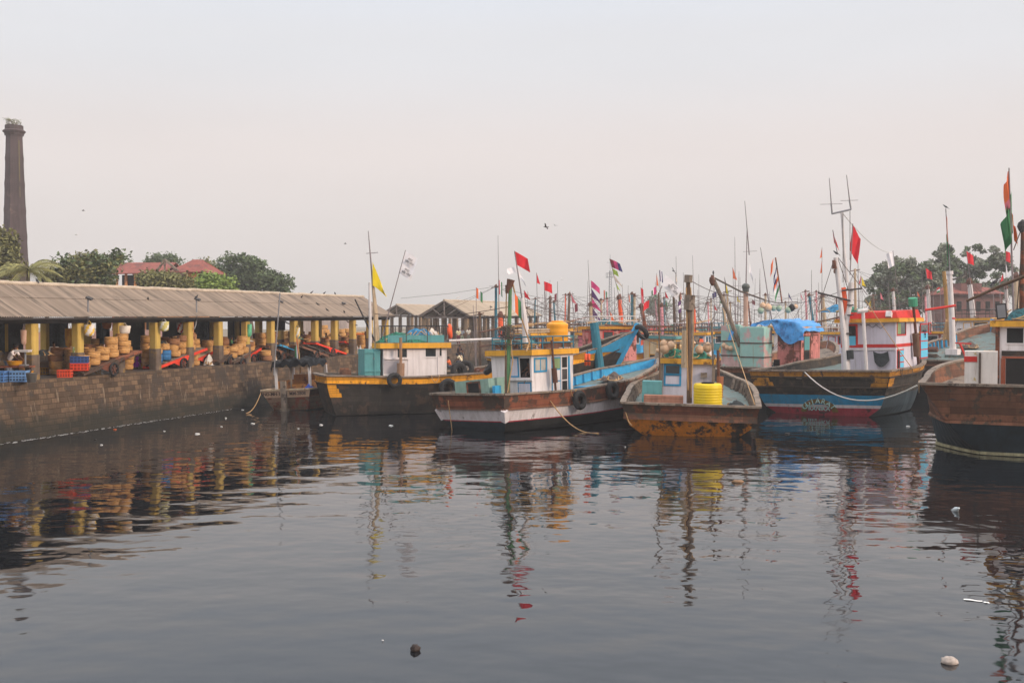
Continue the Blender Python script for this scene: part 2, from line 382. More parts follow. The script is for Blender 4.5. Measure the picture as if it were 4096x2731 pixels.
stone = mat('quay_stone', (108, 87, 69), rough=.85, var=.3, scale=1.1, brick=(.54, .245, (.34, .32, .30)), bump=.03, grime=.8, streak=(150, 132, 112), chip=(70, 60, 52), chip_t=.56, chip_scale=.6, tide=1.0)
def uvstrip(name, pts, z0, z1, bat, m, cap=.0):
    """Wall along a polyline, a little wider at its foot; UV in metres."""
    vs, fs, uvs = [], [], []; d = 0
    for i, p in enumerate(pts):
        if i: d += (pts[i] - pts[i - 1]).length
        t = (pts[min(i + 1, len(pts) - 1)] - pts[max(i - 1, 0)]).normalized(); out = Vector((t.y, -t.x, 0))
        for z, o in ((z0, bat), (z1, 0), (z1 + cap, 0)):
            vs.append(p + out * o + Vector((0, 0, z))); uvs.append((d, z))
    for i in range(len(pts) - 1):
        for k in (0, 1): fs.append((i * 3 + k, (i + 1) * 3 + k, (i + 1) * 3 + k + 1, i * 3 + k + 1))
    # fold the top row back as coping
    for i, p in enumerate(pts):
        t = (pts[min(i + 1, len(pts) - 1)] - pts[max(i - 1, 0)]).normalized(); out = Vector((t.y, -t.x, 0))
        vs[i * 3 + 2] = p - out * .55 + Vector((0, 0, z1 + .004))
    me = bpy.data.meshes.new(name); me.from_pydata([tuple(v) for v in vs], [], fs); me.materials.append(m)
    ul = me.uv_layers.new(name="UVMap")
    for lp in me.loops: ul.data[lp.index].uv = uvs[lp.vertex_index]
    me.update(); return link(name, me)
ed = []
for i in range(len(EDGE) - 1):
    for k in range(8): ed.append(EDGE[i].lerp(EDGE[i + 1], k / 8))
ed.append(EDGE[-1])
qw = tag(uvstrip("quay_wall", ed, -.9, QZ, .5, stone), "brown block stone quay wall with pale streaks rising from the dark water", "quay wall")
flip_ok(qw)

# far ground on the right, under the big trees
fg = MB().box(30, 330, 152, 400, -.8, 1.6, 0).box(-60, 330, 330, 400, -.8, 1.2, 0)
structure(fg.build("far_ground", earth))

# ------------------------------------------------------------------ market sheds
asb = mat('weathered_corrugated_sheet', (132, 116, 102), rough=.9, var=.34, scale=.9, chip=(104, 92, 82), chip_t=.60, chip_scale=.8, stretch=(2.6, .22, .22))
asb2 = mat('pale_corrugated_sheet', (168, 152, 134), rough=.9, var=.25, scale=.9, stretch=(2.6, .22, .22))
cap_m = mat('pale_ridge_tiles', (176, 158, 138), var=.25, scale=3)
py = mat('yellow_limewash', (200, 166, 86), var=.14, scale=1.2, grime=.35, chip=(120, 104, 70), chip_t=.66)
pc = mat('bare_grey_concrete', (108, 92, 80), var=.3, scale=2, grime=.6, chip=(146, 116, 70), chip_t=.58)
pd = mat('dark_stained_pillar', (132, 110, 88), var=.25, scale=1.5, grime=.5, chip=(150, 122, 84), chip_t=.56)
bm_ = mat('dark_roof_timber', (58, 50, 46), var=.3)
stl = mat('grey_truss_steel', (128, 116, 110), var=.2)
def shed(name, label, p0, ang, nb0, nb1, sp, z0, ze, zr, wf, wb, pm, truss=True, backdrop=(), asb=asb):
    root = thing(name, label, "market shed", (p0[0], p0[1], z0), pi / 2 - ang)
    ze -= z0; zr -= z0
    x0, x1 = nb0 * sp - .5, nb1 * sp + .6
    ye, yb, yr = -.65, wf + wb - .65, wf - .65
    r = MB(); pit = .145
    nx = int((x1 - x0) / pit * 3)
    for (ya, za, yb_, zb) in ((ye, ze, yr, zr), (yb, ze, yr, zr)):
        for k in range(2):
            u0, u1 = (0, .56) if k == 0 else (.54, 1)
            def fn(u, v, ya=ya, za=za, yb_=yb_, zb=zb, u0=u0, u1=u1, k=k):
                x = x0 + (x1 - x0) * u; t = u0 + (u1 - u0) * v
                h = .04 * sin(x / pit * 2 * pi) + (.03 if k and v < .5 else 0) + .012 * noise.noise(Vector((x * .7, t * 3, k)))
                return (x, ya + (yb_ - ya) * t, za + (zb - za) * t + h)
            r.grid(fn, nx, 2)
    roof = r.build("roof", asb, root)
    c = MB()
    xx = x0
    while xx < x1 - .2:
        e = min(xx + 1.02, x1)
        jz = random.uniform(-.02, .02)
        c.lathe([(.13, 0), (.13, e - xx)], 8, 0, Matrix.Translation((xx, yr, zr - .01 + jz)) @ Matrix.Rotation(pi / 2, 4, 'Y'))
        xx = e + .0
    c.build("ridge_cap", cap_m, roof)
    pm_me = None
    k = nb0
    pw = .225
    def ring(w, z, ch=.06):
        return [Vector((a, b, z)) for a, b in ((w - ch, -w), (w, -w + ch), (w, w - ch), (w - ch, w), (-w + ch, w), (-w, w - ch), (-w, -w + ch), (-w + ch, -w))]
    p = MB(); zs = [(0, pw + .03, 1), (1.15, pw + .03, 1), (1.16, pw, 0), (ze - .32, pw, 0)]
    for (za, wa, mm), (zb, wb_, _) in zip(zs[:-1], zs[1:]):
        p.add(ring(wa, za) + ring(wb_, zb), [(i, (i + 1) % 8, 8 + (i + 1) % 8, 8 + i) for i in range(8)], mm)
    pme = p.mesh("pillar", [pm, pc])
    for row, yy in enumerate((0.0, yb - .65)):
        for k in range(nb0, nb1 + 1):
            link("pillar", pme, root, (k * sp, yy, 0), (0, 0, random.uniform(-.02, .02)))
    b = MB()
    for yy in (0.0, yb - .65): b.box(x0, x1, yy - .14, yy + .14, ze - .318, ze - .06)
    b.box(x0, x1, ye + .03, ye + .09, ze - .13, ze - .045)
    for k in range(nb0, nb1 + 1):
        if truss and k > nb0: b.box(k * sp - .07, k * sp + .07, .15, yb - .82, ze - .30, ze - .12)
        for (ya, yb_) in ((0, yr), (yb - .65, yr)):
            b.beam((k * sp, ya, ze - .08 + .25 * 0), (k * sp, yb_, zr - .18), .1, .12)
    b.build("roof_beam", bm_, root)
    if truss:
        t = MB(); x = x0 + .12
        t.beam((x, 0, ze - .2), (x, yb - .65, ze - .2), .1, .12); t.beam((x, yr, ze - .2), (x, yr, zr - .15), .1, .14)
        for sgn in (-1, 1):
            h = (yr if sgn < 0 else yb - .65 - yr)
            t.beam((x, yr, ze - .2), (x, yr + sgn * h * .55, ze + (zr - ze) * .42), .08, .09)
            t.beam((x, yr + sgn * (h + .45), ze - .08), (x, yr, zr - .08), .1, .14)
        t.build("gable_truss", stl, root)
    if backdrop:
        for (ka, kb, za, zb) in backdrop: MB().box(ka * sp, kb * sp, yb - .70, yb - .6, za, zb).build("dark_backdrop", mat('shed_dark_backdrop', (48, 44, 42), var=.35, scale=1.2, chip=(80, 84, 70), chip_t=.6), root)  # dark panels added at the rear to deepen the darkness under the roof
    return root
random.seed(3)
SHED_A = radians(16.5)
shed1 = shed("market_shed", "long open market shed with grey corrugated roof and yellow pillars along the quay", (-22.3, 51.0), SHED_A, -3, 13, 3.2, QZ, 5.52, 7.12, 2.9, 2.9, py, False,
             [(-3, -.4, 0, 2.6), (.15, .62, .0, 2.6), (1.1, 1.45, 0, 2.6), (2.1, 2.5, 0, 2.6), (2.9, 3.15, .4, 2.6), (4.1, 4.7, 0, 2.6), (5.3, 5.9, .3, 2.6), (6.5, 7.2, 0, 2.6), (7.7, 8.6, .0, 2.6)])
g2 = W(1866, 1366, 125.0)
shed2 = shed("market_shed", "nearer of two far open sheds with dark stained pillars and open roof truss", (g2.x, g2.y), SHED_A, 0, 9, 3.4, QZ, 5.52, 7.3, 3.2, 3.2, pd, asb=asb2)
g3 = W(1648, 1340, 166.0)
shed3 = shed("market_shed", "farthest open shed with low pale roof, left of the other far shed", (g3.x, g3.y), SHED_A, 0, 8, 3.4, QZ, 5.6, 7.2, 3.0, 3.0, pd, asb=asb2)

# floodlights on bent poles bracketed to the pillars
def lamp(sx, sy, Y, label, base):
    t = W(sx, sy, Y); root = thing("street_lamp", label, "street lamp", t, 0, "floodlights along the market shed")
    h = t.z - base.z
    tip = Vector((0, 0, 0)); off = base - t
    MB().tube([tip, Vector((0, 0, -h * .62)), off * .35 + Vector((0, 0, -h * .5)), off], .045, 6).build("pole", M['steel'], root)
    hd = MB(); MR = Matrix.Rotation(.35, 4, 'Y') @ Matrix.Rotation(.3, 4, 'X')
    hd.box(-.08, .22, -.12, .12, -.02, .05, 0, MR); hd.box(-.05, .19, -.09, .09, -.04, -.02, 1, MR); hd.box(-.11, -.05, -.03, .03, -.04, .06, 0, MR)
    hd.build("lamp_head", [M['iron'], mat('lamp_glass', (150, 156, 150), rough=.2)], root)
    return root
def pil(k, y=0): 
    u = Vector((sin(SHED_A), cos(SHED_A), 0)); n = Vector((-cos(SHED_A), sin(SHED_A), 0))
    return Vector((-22.3, 51.0, QZ)) + u * (3.2 * k) + n * y
for sx, sy, k, lb in ((352, 1192, 1, "square floodlight on a bent pole at the second pillar, nearest of the shed lamps"), (786, 1196, 4, "floodlight on a bent pole before the middle of the shed roof, a crow above it"),
                      (1120, 1205, 8, "small floodlight on a thin pole rising in front of the shed roof"), (1372, 1212, 11, "floodlight on a bent pole near the far end of the long shed roof")):
    p = pil(k, -.4); lamp(sx, sy, p.y + .5, lb, p + Vector((0, 0, 2.2)))
lamp(1962, 1226, 136, "tiny floodlight in front of the far shed roof", Vector((-2.4, 136.5, 5.0)))

# ------------------------------------------------------------------ chimney
chm = mat('sooty_purple_brick', (76, 62, 62), var=.25, scale=.35, grime=.6, chip=(112, 92, 86), chip_t=.6, chip_scale=.3)
cb = W(62, 1030, 140); ct = W(50, 505, 140)
root = thing("brick_chimney", "tall tapering dark brick chimney with a collar and weeds on top", "chimney", (cb.x, 140, QZ))
zt = ct.z - QZ
prof = []
for i in range(41):
    t = i / 40; r = 2.05 - (2.05 - 1.02) * t ** .85
    if abs((t * 8) % 1) < .03: r += .05
    prof.append((r, zt * .97 * t))
ch = MB().lathe(prof, 8)
ch.build("shaft", chm, root)
MB().lathe([(1.02, zt * .955), (1.12, zt * .955), (1.18, zt * .965), (1.36, zt * .972), (1.36, zt * .977), (1.1, zt * .983), (1.08, zt * 1.002), (.85, zt * 1.002), (.85, zt * .98)], 16).build("crown_collar", chm, root)
MB().tube([(1.18, -.9, zt * .12), (.86, -.62, zt * .93)], .05, 5).build("conductor_pipe", mat('olive_conductor', (120, 110, 70)), root)

# ------------------------------------------------------------------ vegetation
def leafmat(name, rgb, var=.35): 
    return mat(name, rgb, rough=.8, var=var, scale=.55, chip=tuple(int(x * .72) for x in rgb), chip_t=.54, chip_scale=1.4, spec=.2)
bark = mat('grey_brown_bark', (92, 78, 66), var=.3, scale=3)
def leaves(mb, c, rad, n, size, rnd, m=0, flat=.75):
    for _ in range(n):
        d = Vector((rnd.gauss(0, 1), rnd.gauss(0, 1), rnd.gauss(0, 1))).normalized() * (rnd.random() ** .45)
        p = c + Vector((d.x * rad, d.y * rad, d.z * rad * flat))
        a = Vector((rnd.gauss(0, 1), rnd.gauss(0, 1), rnd.gauss(0, .6))).normalized() * size * rnd.uniform(.6, 1.3)
        b = a.cross(Vector((rnd.gauss(0, 1), rnd.gauss(0, 1), rnd.gauss(0, 1)))).normalized() * size * rnd.uniform(.35, .7)
        i = len(mb.v); mb.v += [p - a, p - b * .9 + a * .1, p + a, p + b * .9 + a * .1]
        mb.f.append([i, i + 1, i + 2, i + 3]); mb.m.append(m)
def tree(name, label, base, ells, lm, n=5000, size=.22, clump=.9, seed=1, trunk=.35, cat="tree", group=None, mats2=None):
    rnd = random.Random(seed); base = Vector(base)
    root = thing(name, label, cat, base, 0, group)
    tot = sum(e[3] * e[4] for e in ells); cm = MB(); tm = MB(); cl = []
    for (x, y, z, rx, rz) in ells:
        k = max(8, int(150 * rx * rz / tot))
        for _ in range(k):
            d = Vector((rnd.gauss(0, 1), rnd.gauss(0, 1), rnd.gauss(.15, 1))).normalized() * rnd.uniform(.35, 1.0) ** .7
            cl.append((Vector((x + d.x * rx, y + d.y * rx, z + d.z * rz)), clump * rnd.uniform(.55, 1.35)))
    tw = sum(r * r for _, r in cl)
    for c, r in cl: leaves(cm, c, r, max(6, int(n * r * r / tw)), size, rnd, rnd.randrange(2) if mats2 else 0)
    cm.build("crown", [lm] + ([mats2] if mats2 else []), root)
    x, y, z, rx, rz = ells[0]
    top = Vector((x * .5, y, z - rz * .4))
    mid = top * .5 + Vector((rnd.uniform(-.3, .3), 0, 0))
    tm.tube([Vector((0, 0, -.3)), Vector((0, 0, .4)), mid, top], [trunk * 1.5, trunk * 1.05, trunk * .8, trunk * .5], 8)
    for c, r in rnd.sample(cl, min(14, len(cl))):
        st = mid.lerp(top, rnd.uniform(.1, 1)); md = st.lerp(c, .55) + Vector((0, 0, .25))
        tm.tube([st, md, c], [trunk * .38, trunk * .22, .03], 5)
    tm.build("trunk", bark, root)
    return root
def crown_at(base, specs, Y):
    """specs: photo boxes (x0, y0, x1, y1) of crown lobes -> ellipsoids relative to base"""
    out = []
    for x0, y0, x1, y1 in specs:
        c = W((x0 + x1) / 2, (y0 + y1) / 2, Y) - Vector(base); k = Y / F
        out.append((c.x, c.y, c.z, (x1 - x0) / 2 * k * .86, (y1 - y0) / 2 * k * .86))
    return out
def tree_at(name, label, sx, Y, boxes, lm, zb=QZ, **kw):
    b = W(sx, 1300, Y); b = Vector((b.x, Y, zb))
    return tree(name, label, b, crown_at(b, boxes, Y), lm, **kw)
olive = leafmat('dusty_olive_leaves', (124, 122, 78)); dkg = leafmat('dark_green_leaves', (98, 112, 78)); bright = leafmat('fresh_green_leaves', (132, 152, 76)); grey_l = leafmat('grey_green_leaves', (150, 154, 134))
tree_at("leafy_tree", "dusty olive tree at the left edge in front of the chimney", 10, 96, [(-90, 905, 60, 1050), (-60, 960, 90, 1130), (-120, 1000, 40, 1160)], olive, n=6500, seed=4)
tree_at("leafy_tree", "wide dark green tree between the palm and the long tiled roof", 320, 100, [(225, 1008, 420, 1120), (165, 1060, 300, 1165), (330, 1020, 470, 1165), (250, 1060, 430, 1170), (440, 1010, 492, 1050)], dkg, n=8000, seed=5, mats2=olive)
tree_at("leafy_tree", "small dark tree crown showing above the tiled roofs", 655, 165, [(580, 1016, 735, 1075), (560, 1040, 660, 1090)], dkg, n=3500, seed=6)
tree_at("leafy_bush", "dusty olive bush hiding the foot of the broken gable house", 620, 104, [(535, 1085, 700, 1175), (620, 1100, 780, 1180)], olive, n=4500, seed=7, cat="bush")
tree_at("leafy_bush", "light green bushy tree right of the broken gable house", 850, 112, [(760, 1098, 910, 1185), (840, 1110, 945, 1180)], bright, n=4200, seed=8, cat="bush")
tree_at("leafy_tree", "thin olive tree just behind the right end of the gable roof", 790, 150, [(762, 1035, 850, 1120), (800, 1045, 880, 1150)], olive, n=2600, seed=9)
tree_at("leafy_tree", "big dark dome shaped tree above the far end of the long shed", 1010, 142, [(850, 1010, 1080, 1130), (830, 1060, 1010, 1180), (960, 1060, 1140, 1180), (1050, 1100, 1190, 1185)], dkg, n=9500, seed=10, size=.26)
tree_at("leafy_tree", "huge grey green tree with sky gaps behind the boats, right of the red mast", 3880, 166, [(3690, 965, 3990, 1140), (3630, 1030, 3860, 1230), (3850, 1010, 4085, 1200), (3740, 1080, 4000, 1270), (3960, 1080, 4100, 1260), (3640, 1120, 3800, 1280), (3560, 1100, 3740, 1280), (3880, 980, 4060, 1120)], grey_l, zb=1.6, n=24000, seed=11, size=.28, clump=.9, trunk=.5, mats2=dkg)
tree_at("leafy_tree", "lower grey green tree at the left of the huge tree behind the boats", 3570, 160, [(3490, 1020, 3700, 1160), (3450, 1080, 3620, 1260), (3580, 1040, 3800, 1270), (3480, 1150, 3700, 1280), (3640, 1030, 3790, 1180)], grey_l, zb=1.6, n=17000, seed=12, size=.27, clump=.85, mats2=dkg)
tree_at("leafy_tree", "hazy round tree far off behind the middle of the fleet", 2625, 335, [(2575, 1200, 2690, 1268), (2590, 1188, 2650, 1240)], dkg, zb=1.2, n=2600, seed=13, size=.4, clump=1.6)
# weeds on the chimney top
rnd = random.Random(2); wd = MB()
for _ in range(26):
    b = Vector((rnd.uniform(-.8, .8), rnd.uniform(-.8, .8), 0)); t = b + Vector((rnd.uniform(-.4, .4), rnd.uniform(-.3, .3), rnd.uniform(.2, .8)))
    wd.tube([b, t], [.03, .012], 4); leaves(wd, t, .3, 14, .09, rnd, 1)
w_o = wd.build("rooftop_weed", [bark, olive], None, loc=(cb.x, 140, QZ + zt * 1.0))
tag(w_o, "scrubby weeds growing out of the top of the brick chimney", "weed")

def palm(label, base, h, nfr, Lf, seed):
    rnd = random.Random(seed); root = thing("coconut_palm", label, "palm tree", base)
    MB().tube([(0, 0, -.2), (.1, 0, h * .4), (.25, 0, h * .75), (.3, 0, h)], [.22, .17, .15, .13], 8).build("trunk", bark, root)
    f = MB()
    for i in range(nfr):
        a = 2 * pi * i / nfr + rnd.uniform(-.2, .2); el = rnd.uniform(-.1, 1.15); d = Vector((cos(a), sin(a), 0)); ln = Lf * rnd.uniform(.8, 1.1); pts = []
        for k in range(9):
            t = k / 8; pts.append(Vector((.3, 0, h)) + d * (ln * t * cos(el * (1 - t * .3))) + Vector((0, 0, ln * (sin(el) * t - .75 * t * t))))
        f.tube(pts, [.04 - .004 * k for k in range(9)], 4)
        sd = Vector((-d.y, d.x, 0))
        for k in range(22):
            t = .12 + .86 * k / 21; j = min(int(t * 8), 7); p = pts[j].lerp(pts[j + 1], t * 8 - j)
            ll = ln * .24 * sin(pi * min(1, t * .9 + .12))
            for s_ in (-1, 1):
                tip = p + sd * s_ * ll * .75 + Vector((0, 0, -ll * .62)) + d * ll * .35
                w = d * .05
                f.add([p - w, p + w, tip], [(0, 1, 2)], 0)
    f.build("crown", leafmat('palm_fronds', (146, 142, 92)), root)
    return root
pb = W(100, 1300, 82)
palm("coconut palm with drooping fronds in front of the chimney foot", (pb.x, 82, QZ), W(88, 1085, 82).z - QZ, 26, 3.3, 4)

# ------------------------------------------------------------------ buildings behind the shed
tile = mat('red_clay_roof_tiles', (138, 74, 62), var=.3, scale=1.2, chip=(110, 66, 58), chip_t=.56, chip_scale=.8, grime=.4, bump=.02)
ochre = mat('ochre_plaster', (206, 140, 84), var=.2, scale=.6, grime=.5, chip=(160, 110, 80), chip_t=.58)
redw = mat('faded_red_plaster', (150, 82, 70), var=.2, grime=.5)
def house_roof(x0, x1, y0, y1, ze, zr, mb, hip=0):
    ym = (y0 + y1) / 2
    a, b, c, d = Vector((x0, y0, ze)), Vector((x1, y0, ze)), Vector((x1, y1, ze)), Vector((x0, y1, ze))
    e, f = Vector((x0 + hip, ym, zr)), Vector((x1 - hip, ym, zr))
    def slab(p, q, r, s_): 
        nrm = (q - p).cross(s_ - p).normalized() * .12
        mb.add([p, q, r, s_, p + nrm, q + nrm, r + nrm, s_ + nrm], [(3, 2, 1, 0), (4, 5, 6, 7), (0, 1, 5, 4), (1, 2, 6, 5), (2, 3, 7, 6), (3, 0, 4, 7)])
    slab(a, b, f, e); slab(c, d, e, f)
    if hip: mb.add([b, c, f], [(0, 1, 2)]); mb.add([d, a, e], [(0, 1, 2)])
Yb = 128
l, r_ = W(470, 1100, Yb), W(660, 1100, Yb)
root = thing("tiled_house", "long low house with a red tiled roof and dark open veranda behind the shed", "house", (l.x, Yb, QZ), -.08)
wd_ = r_.x - l.x; z1, z2 = W(0, 1098, Yb).z - QZ, W(0, 1050, Yb).z - QZ
m_ = MB(); house_roof(-.6, wd_ + .5, -1, 6, z1, z2, m_); m_.build("roof", tile, root)
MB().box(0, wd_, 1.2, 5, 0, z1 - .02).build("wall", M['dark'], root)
pm = MB()
for k in range(6): pm.box(wd_ * k / 5 - .12, wd_ * k / 5 + .12, -.3, -.06, 0, z1 + .3)
pm.build("veranda_post", ochre, root)
MB().box(-.3, 1.9, -.9, 1.1, 0, z1 * .62).build("side_wall", redw, root)
Yb = 120
l, r_ = W(628, 1105, Yb), W(812, 1105, Yb)
root = thing("gabled_house", "ochre house with a broken gable and red hipped tile roof", "house", (l.x, Yb, QZ), -.05)
wd_ = r_.x - l.x; z1, z2 = W(0, 1092, Yb).z - QZ, W(0, 1037, Yb).z - QZ
m_ = MB(); house_roof(1.4, wd_ + .6, -.5, 6.5, z1, z2, m_, 1.6); m_.build("roof", tile, root)
m_ = MB(); m_.box(0, wd_, 0, 6, 0, z1 - .03); m_.build("wall", ochre, root)
m_ = MB()
a_, b_, c_ = Vector((-.1, -.25, z1 - .1)), Vector((3.0, -.25, z1 - .25)), Vector((.95, -.25, z2 - .05))
m_.beam(a_, c_, .25, .2); m_.beam(c_, b_, .25, .2); m_.beam(a_, b_, .2, .16); m_.beam((.95, -.25, z1 - .1), c_, .16, .16); m_.beam((2.0, -.25, z1 - .1), (2.0, -.25, z1 + .55), .12, .12)
m_.build("gable_frame", M['wood_grey'], root)
for k in range(3): MB().box(2.2 + k * 1.2, 2.8 + k * 1.2, -.04, .02, z1 - 1.5, z1 - .5).build("window", M['dark'], root)
# pinkish boundary wall and hedge seen through the shed
pw_ = MB(); A_ = pil(-1, 13); B_ = pil(9.5, 13)
pw_.beam(A_ + Vector((0, 0, .95)), B_ + Vector((0, 0, .95)), .3, 1.9)
tag(pw_.build("boundary_wall", mat('pinkish_plaster', (160, 128, 120), var=.2, grime=.6, scale=.6)), "pinkish plaster boundary wall glimpsed between the yellow pillars", "wall")
for i, (k, lm) in enumerate(((-1.2, olive), (1.2, dkg), (3.6, olive))):
    p = pil(k, 17); tree("leafy_bush", ["dusty bush behind the shed at the first yellow pillar", "dark bush behind the shed at the third yellow pillar", "dusty bush behind the shed at the fifth yellow pillar"][i], p,
         [(0, 0, 2.0, 2.6, 1.9), (2.5, .5, 1.6, 1.9, 1.5)], lm, n=1500, seed=20 + i, size=.2, trunk=.12, cat="bush")
wall_end = MB(); p = W(1335, 1290, 112); wall_end.box(p.x - 4.2, p.x + 1.4, 112, 116, QZ, p.z + 1.6, 0); wall_end.box(p.x - 3.0, p.x - 2.2, 111.95, 111.999, p.z + .2, p.z + 1.0, 1)
tag(wall_end.build("plaster_hut", [mat('grey_pink_plaster', (176, 160, 152), var=.12, grime=.5), mat('rusty_sign', (176, 100, 66))]), "plain grey plaster hut seen under the far end of the long shed roof", "hut")
# red house under the right-hand trees
Yb = 150; l = W(3775, 1260, Yb); r_ = W(4010, 1260, Yb)
root = thing("red_house", "hazy red house with a square tower among the trees on the right", "house", (l.x, Yb, 1.6)); wd_ = r_.x - l.x
hz = lambda y: W(0, y, Yb).z - 1.6
pinkw = mat('hazy_red_plaster', (122, 84, 78), var=.25, scale=.5, grime=.4, chip=(120, 90, 84), chip_t=.62)
MB().box(0, wd_, 0, 6, 0, hz(1175)).build("wall", pinkw, root)
MB().box(2.6, 5.4, .6, 5, hz(1175), hz(1132)).build("tower", pinkw, root)
m_ = MB(); house_roof(-.3, wd_ + .3, -.6, 6.6, hz(1178), hz(1150), m_, 1.2); m_.build("roof", tile, root)
for k in range(6): MB().box(.5 + k * 1.3, 1.1 + k * 1.3, -.05, .02, hz(1245), hz(1205)).build("window", M['dark'], root)

# lattice radio tower far off
tb = W(2440, 1260, 300); root = thing("lattice_tower", "slender grey lattice radio tower far behind the fleet", "radio tower", (tb.x, 300, 0))
h = W(2423, 1018, 300).z; t = MB()
for k in range(3):
    a = 2 * pi * k / 3; t.tube([(.75 * cos(a), .75 * sin(a), 0), (.35 * cos(a), .35 * sin(a), h * .8)], .07, 4)
for i in range(26):
    z = h * .8 * i / 26; z2_ = h * .8 * (i + 1) / 26; r1 = .75 - .4 * i / 26; r2 = .75 - .4 * (i + 1) / 26
    for k in range(3):
        a, b = 2 * pi * k / 3, 2 * pi * (k + 1) / 3; t.tube([(r1 * cos(a), r1 * sin(a), z), (r2 * cos(b), r2 * sin(b), z2_)], .045, 4)
t.build("mast_frame", M['steel'], root)
MB().tube([(0, 0, h * .78), (0, 0, h)], .06, 5).tube([(-.9, 0, h * .9), (.9, 0, h * .9)], .04, 4).build("aerial", M['steel'], root)
pf = MB()
for z in (h * .72, h * .77):
    for k in range(8):
        a, b = 2 * pi * k / 8, 2 * pi * (k + 1) / 8; pf.tube([(1.1 * cos(a), 1.1 * sin(a), z), (1.1 * cos(b), 1.1 * sin(b), z)], .05, 4)
for k in range(8): a = 2 * pi * k / 8; pf.tube([(1.1 * cos(a), 1.1 * sin(a), h * .71), (1.1 * cos(a), 1.1 * sin(a), h * .77)], .04, 4)
pf.build("platform", M['steel'], root)

# haze: one box of even air round camera and scene
hm = bpy.data.materials.new("haze_air"); hm.use_nodes = True
hn, hl = hm.node_tree.nodes, hm.node_tree.links
hn.remove(hn["Principled BSDF"])
pv = hn.new("ShaderNodeVolumePrincipled"); pv.inputs["Color"].default_value = (.93, .90, .90, 1); pv.inputs["Density"].default_value = .0007; pv.inputs["Anisotropy"].default_value = .2
hl.new(pv.outputs[0], hn["Material Output"].inputs["Volume"])
hb = MB().box(-430, 430, -70, 430, -1.6, 46).build("haze", hm)
hb["kind"] = "stuff"
# ================================================================== BOATS
def spl(tab, t):
    for (a, x), (b, y) in zip(tab[:-1], tab[1:]):
        if t <= b:
            k = (t - a) / (b - a); k = k * k * (3 - 2 * k) * .5 + k * .5
            return x + (y - x) * k
    return tab[-1][1]

def text_mb(s, size, m=0, depth=.012):
    cu = bpy.data.curves.new("lettering", 'FONT'); cu.body = s; cu.size = size; cu.extrude = depth; cu.align_x = 'CENTER'; cu.align_y = 'CENTER'
    cu.resolution_u = 3; cu.offset = size * .004
    o = bpy.data.objects.new("lettering", cu); COL.objects.link(o)
    dg = bpy.context.evaluated_depsgraph_get(); me = bpy.data.meshes.new_from_object(o.evaluated_get(dg))
    mb = MB(); mb.add([v.co.copy() for v in me.vertices], [list(p.vertices) for p in me.polygons], m)
    bpy.data.objects.remove(o); bpy.data.meshes.remove(me); bpy.data.curves.remove(cu)
    return mb
def place(mb, src, Mx, m=None):
    mb.add([Mx @ v for v in src.v], src.f, 0)
    for i, k in enumerate(src.m): mb.m[len(mb.m) - len(src.m) + i] = k if m is None else m
    return mb
def frame(o, x, y):
    """matrix whose X/Y axes are the given vectors (text lies in XY)"""
    x, y = Vector(x).normalized(), Vector(y).normalized(); z = x.cross(y).normalized(); y = z.cross(x)
    return Matrix.Translation(Vector(o)) @ Matrix((x, y, z)).transposed().to_4x4()

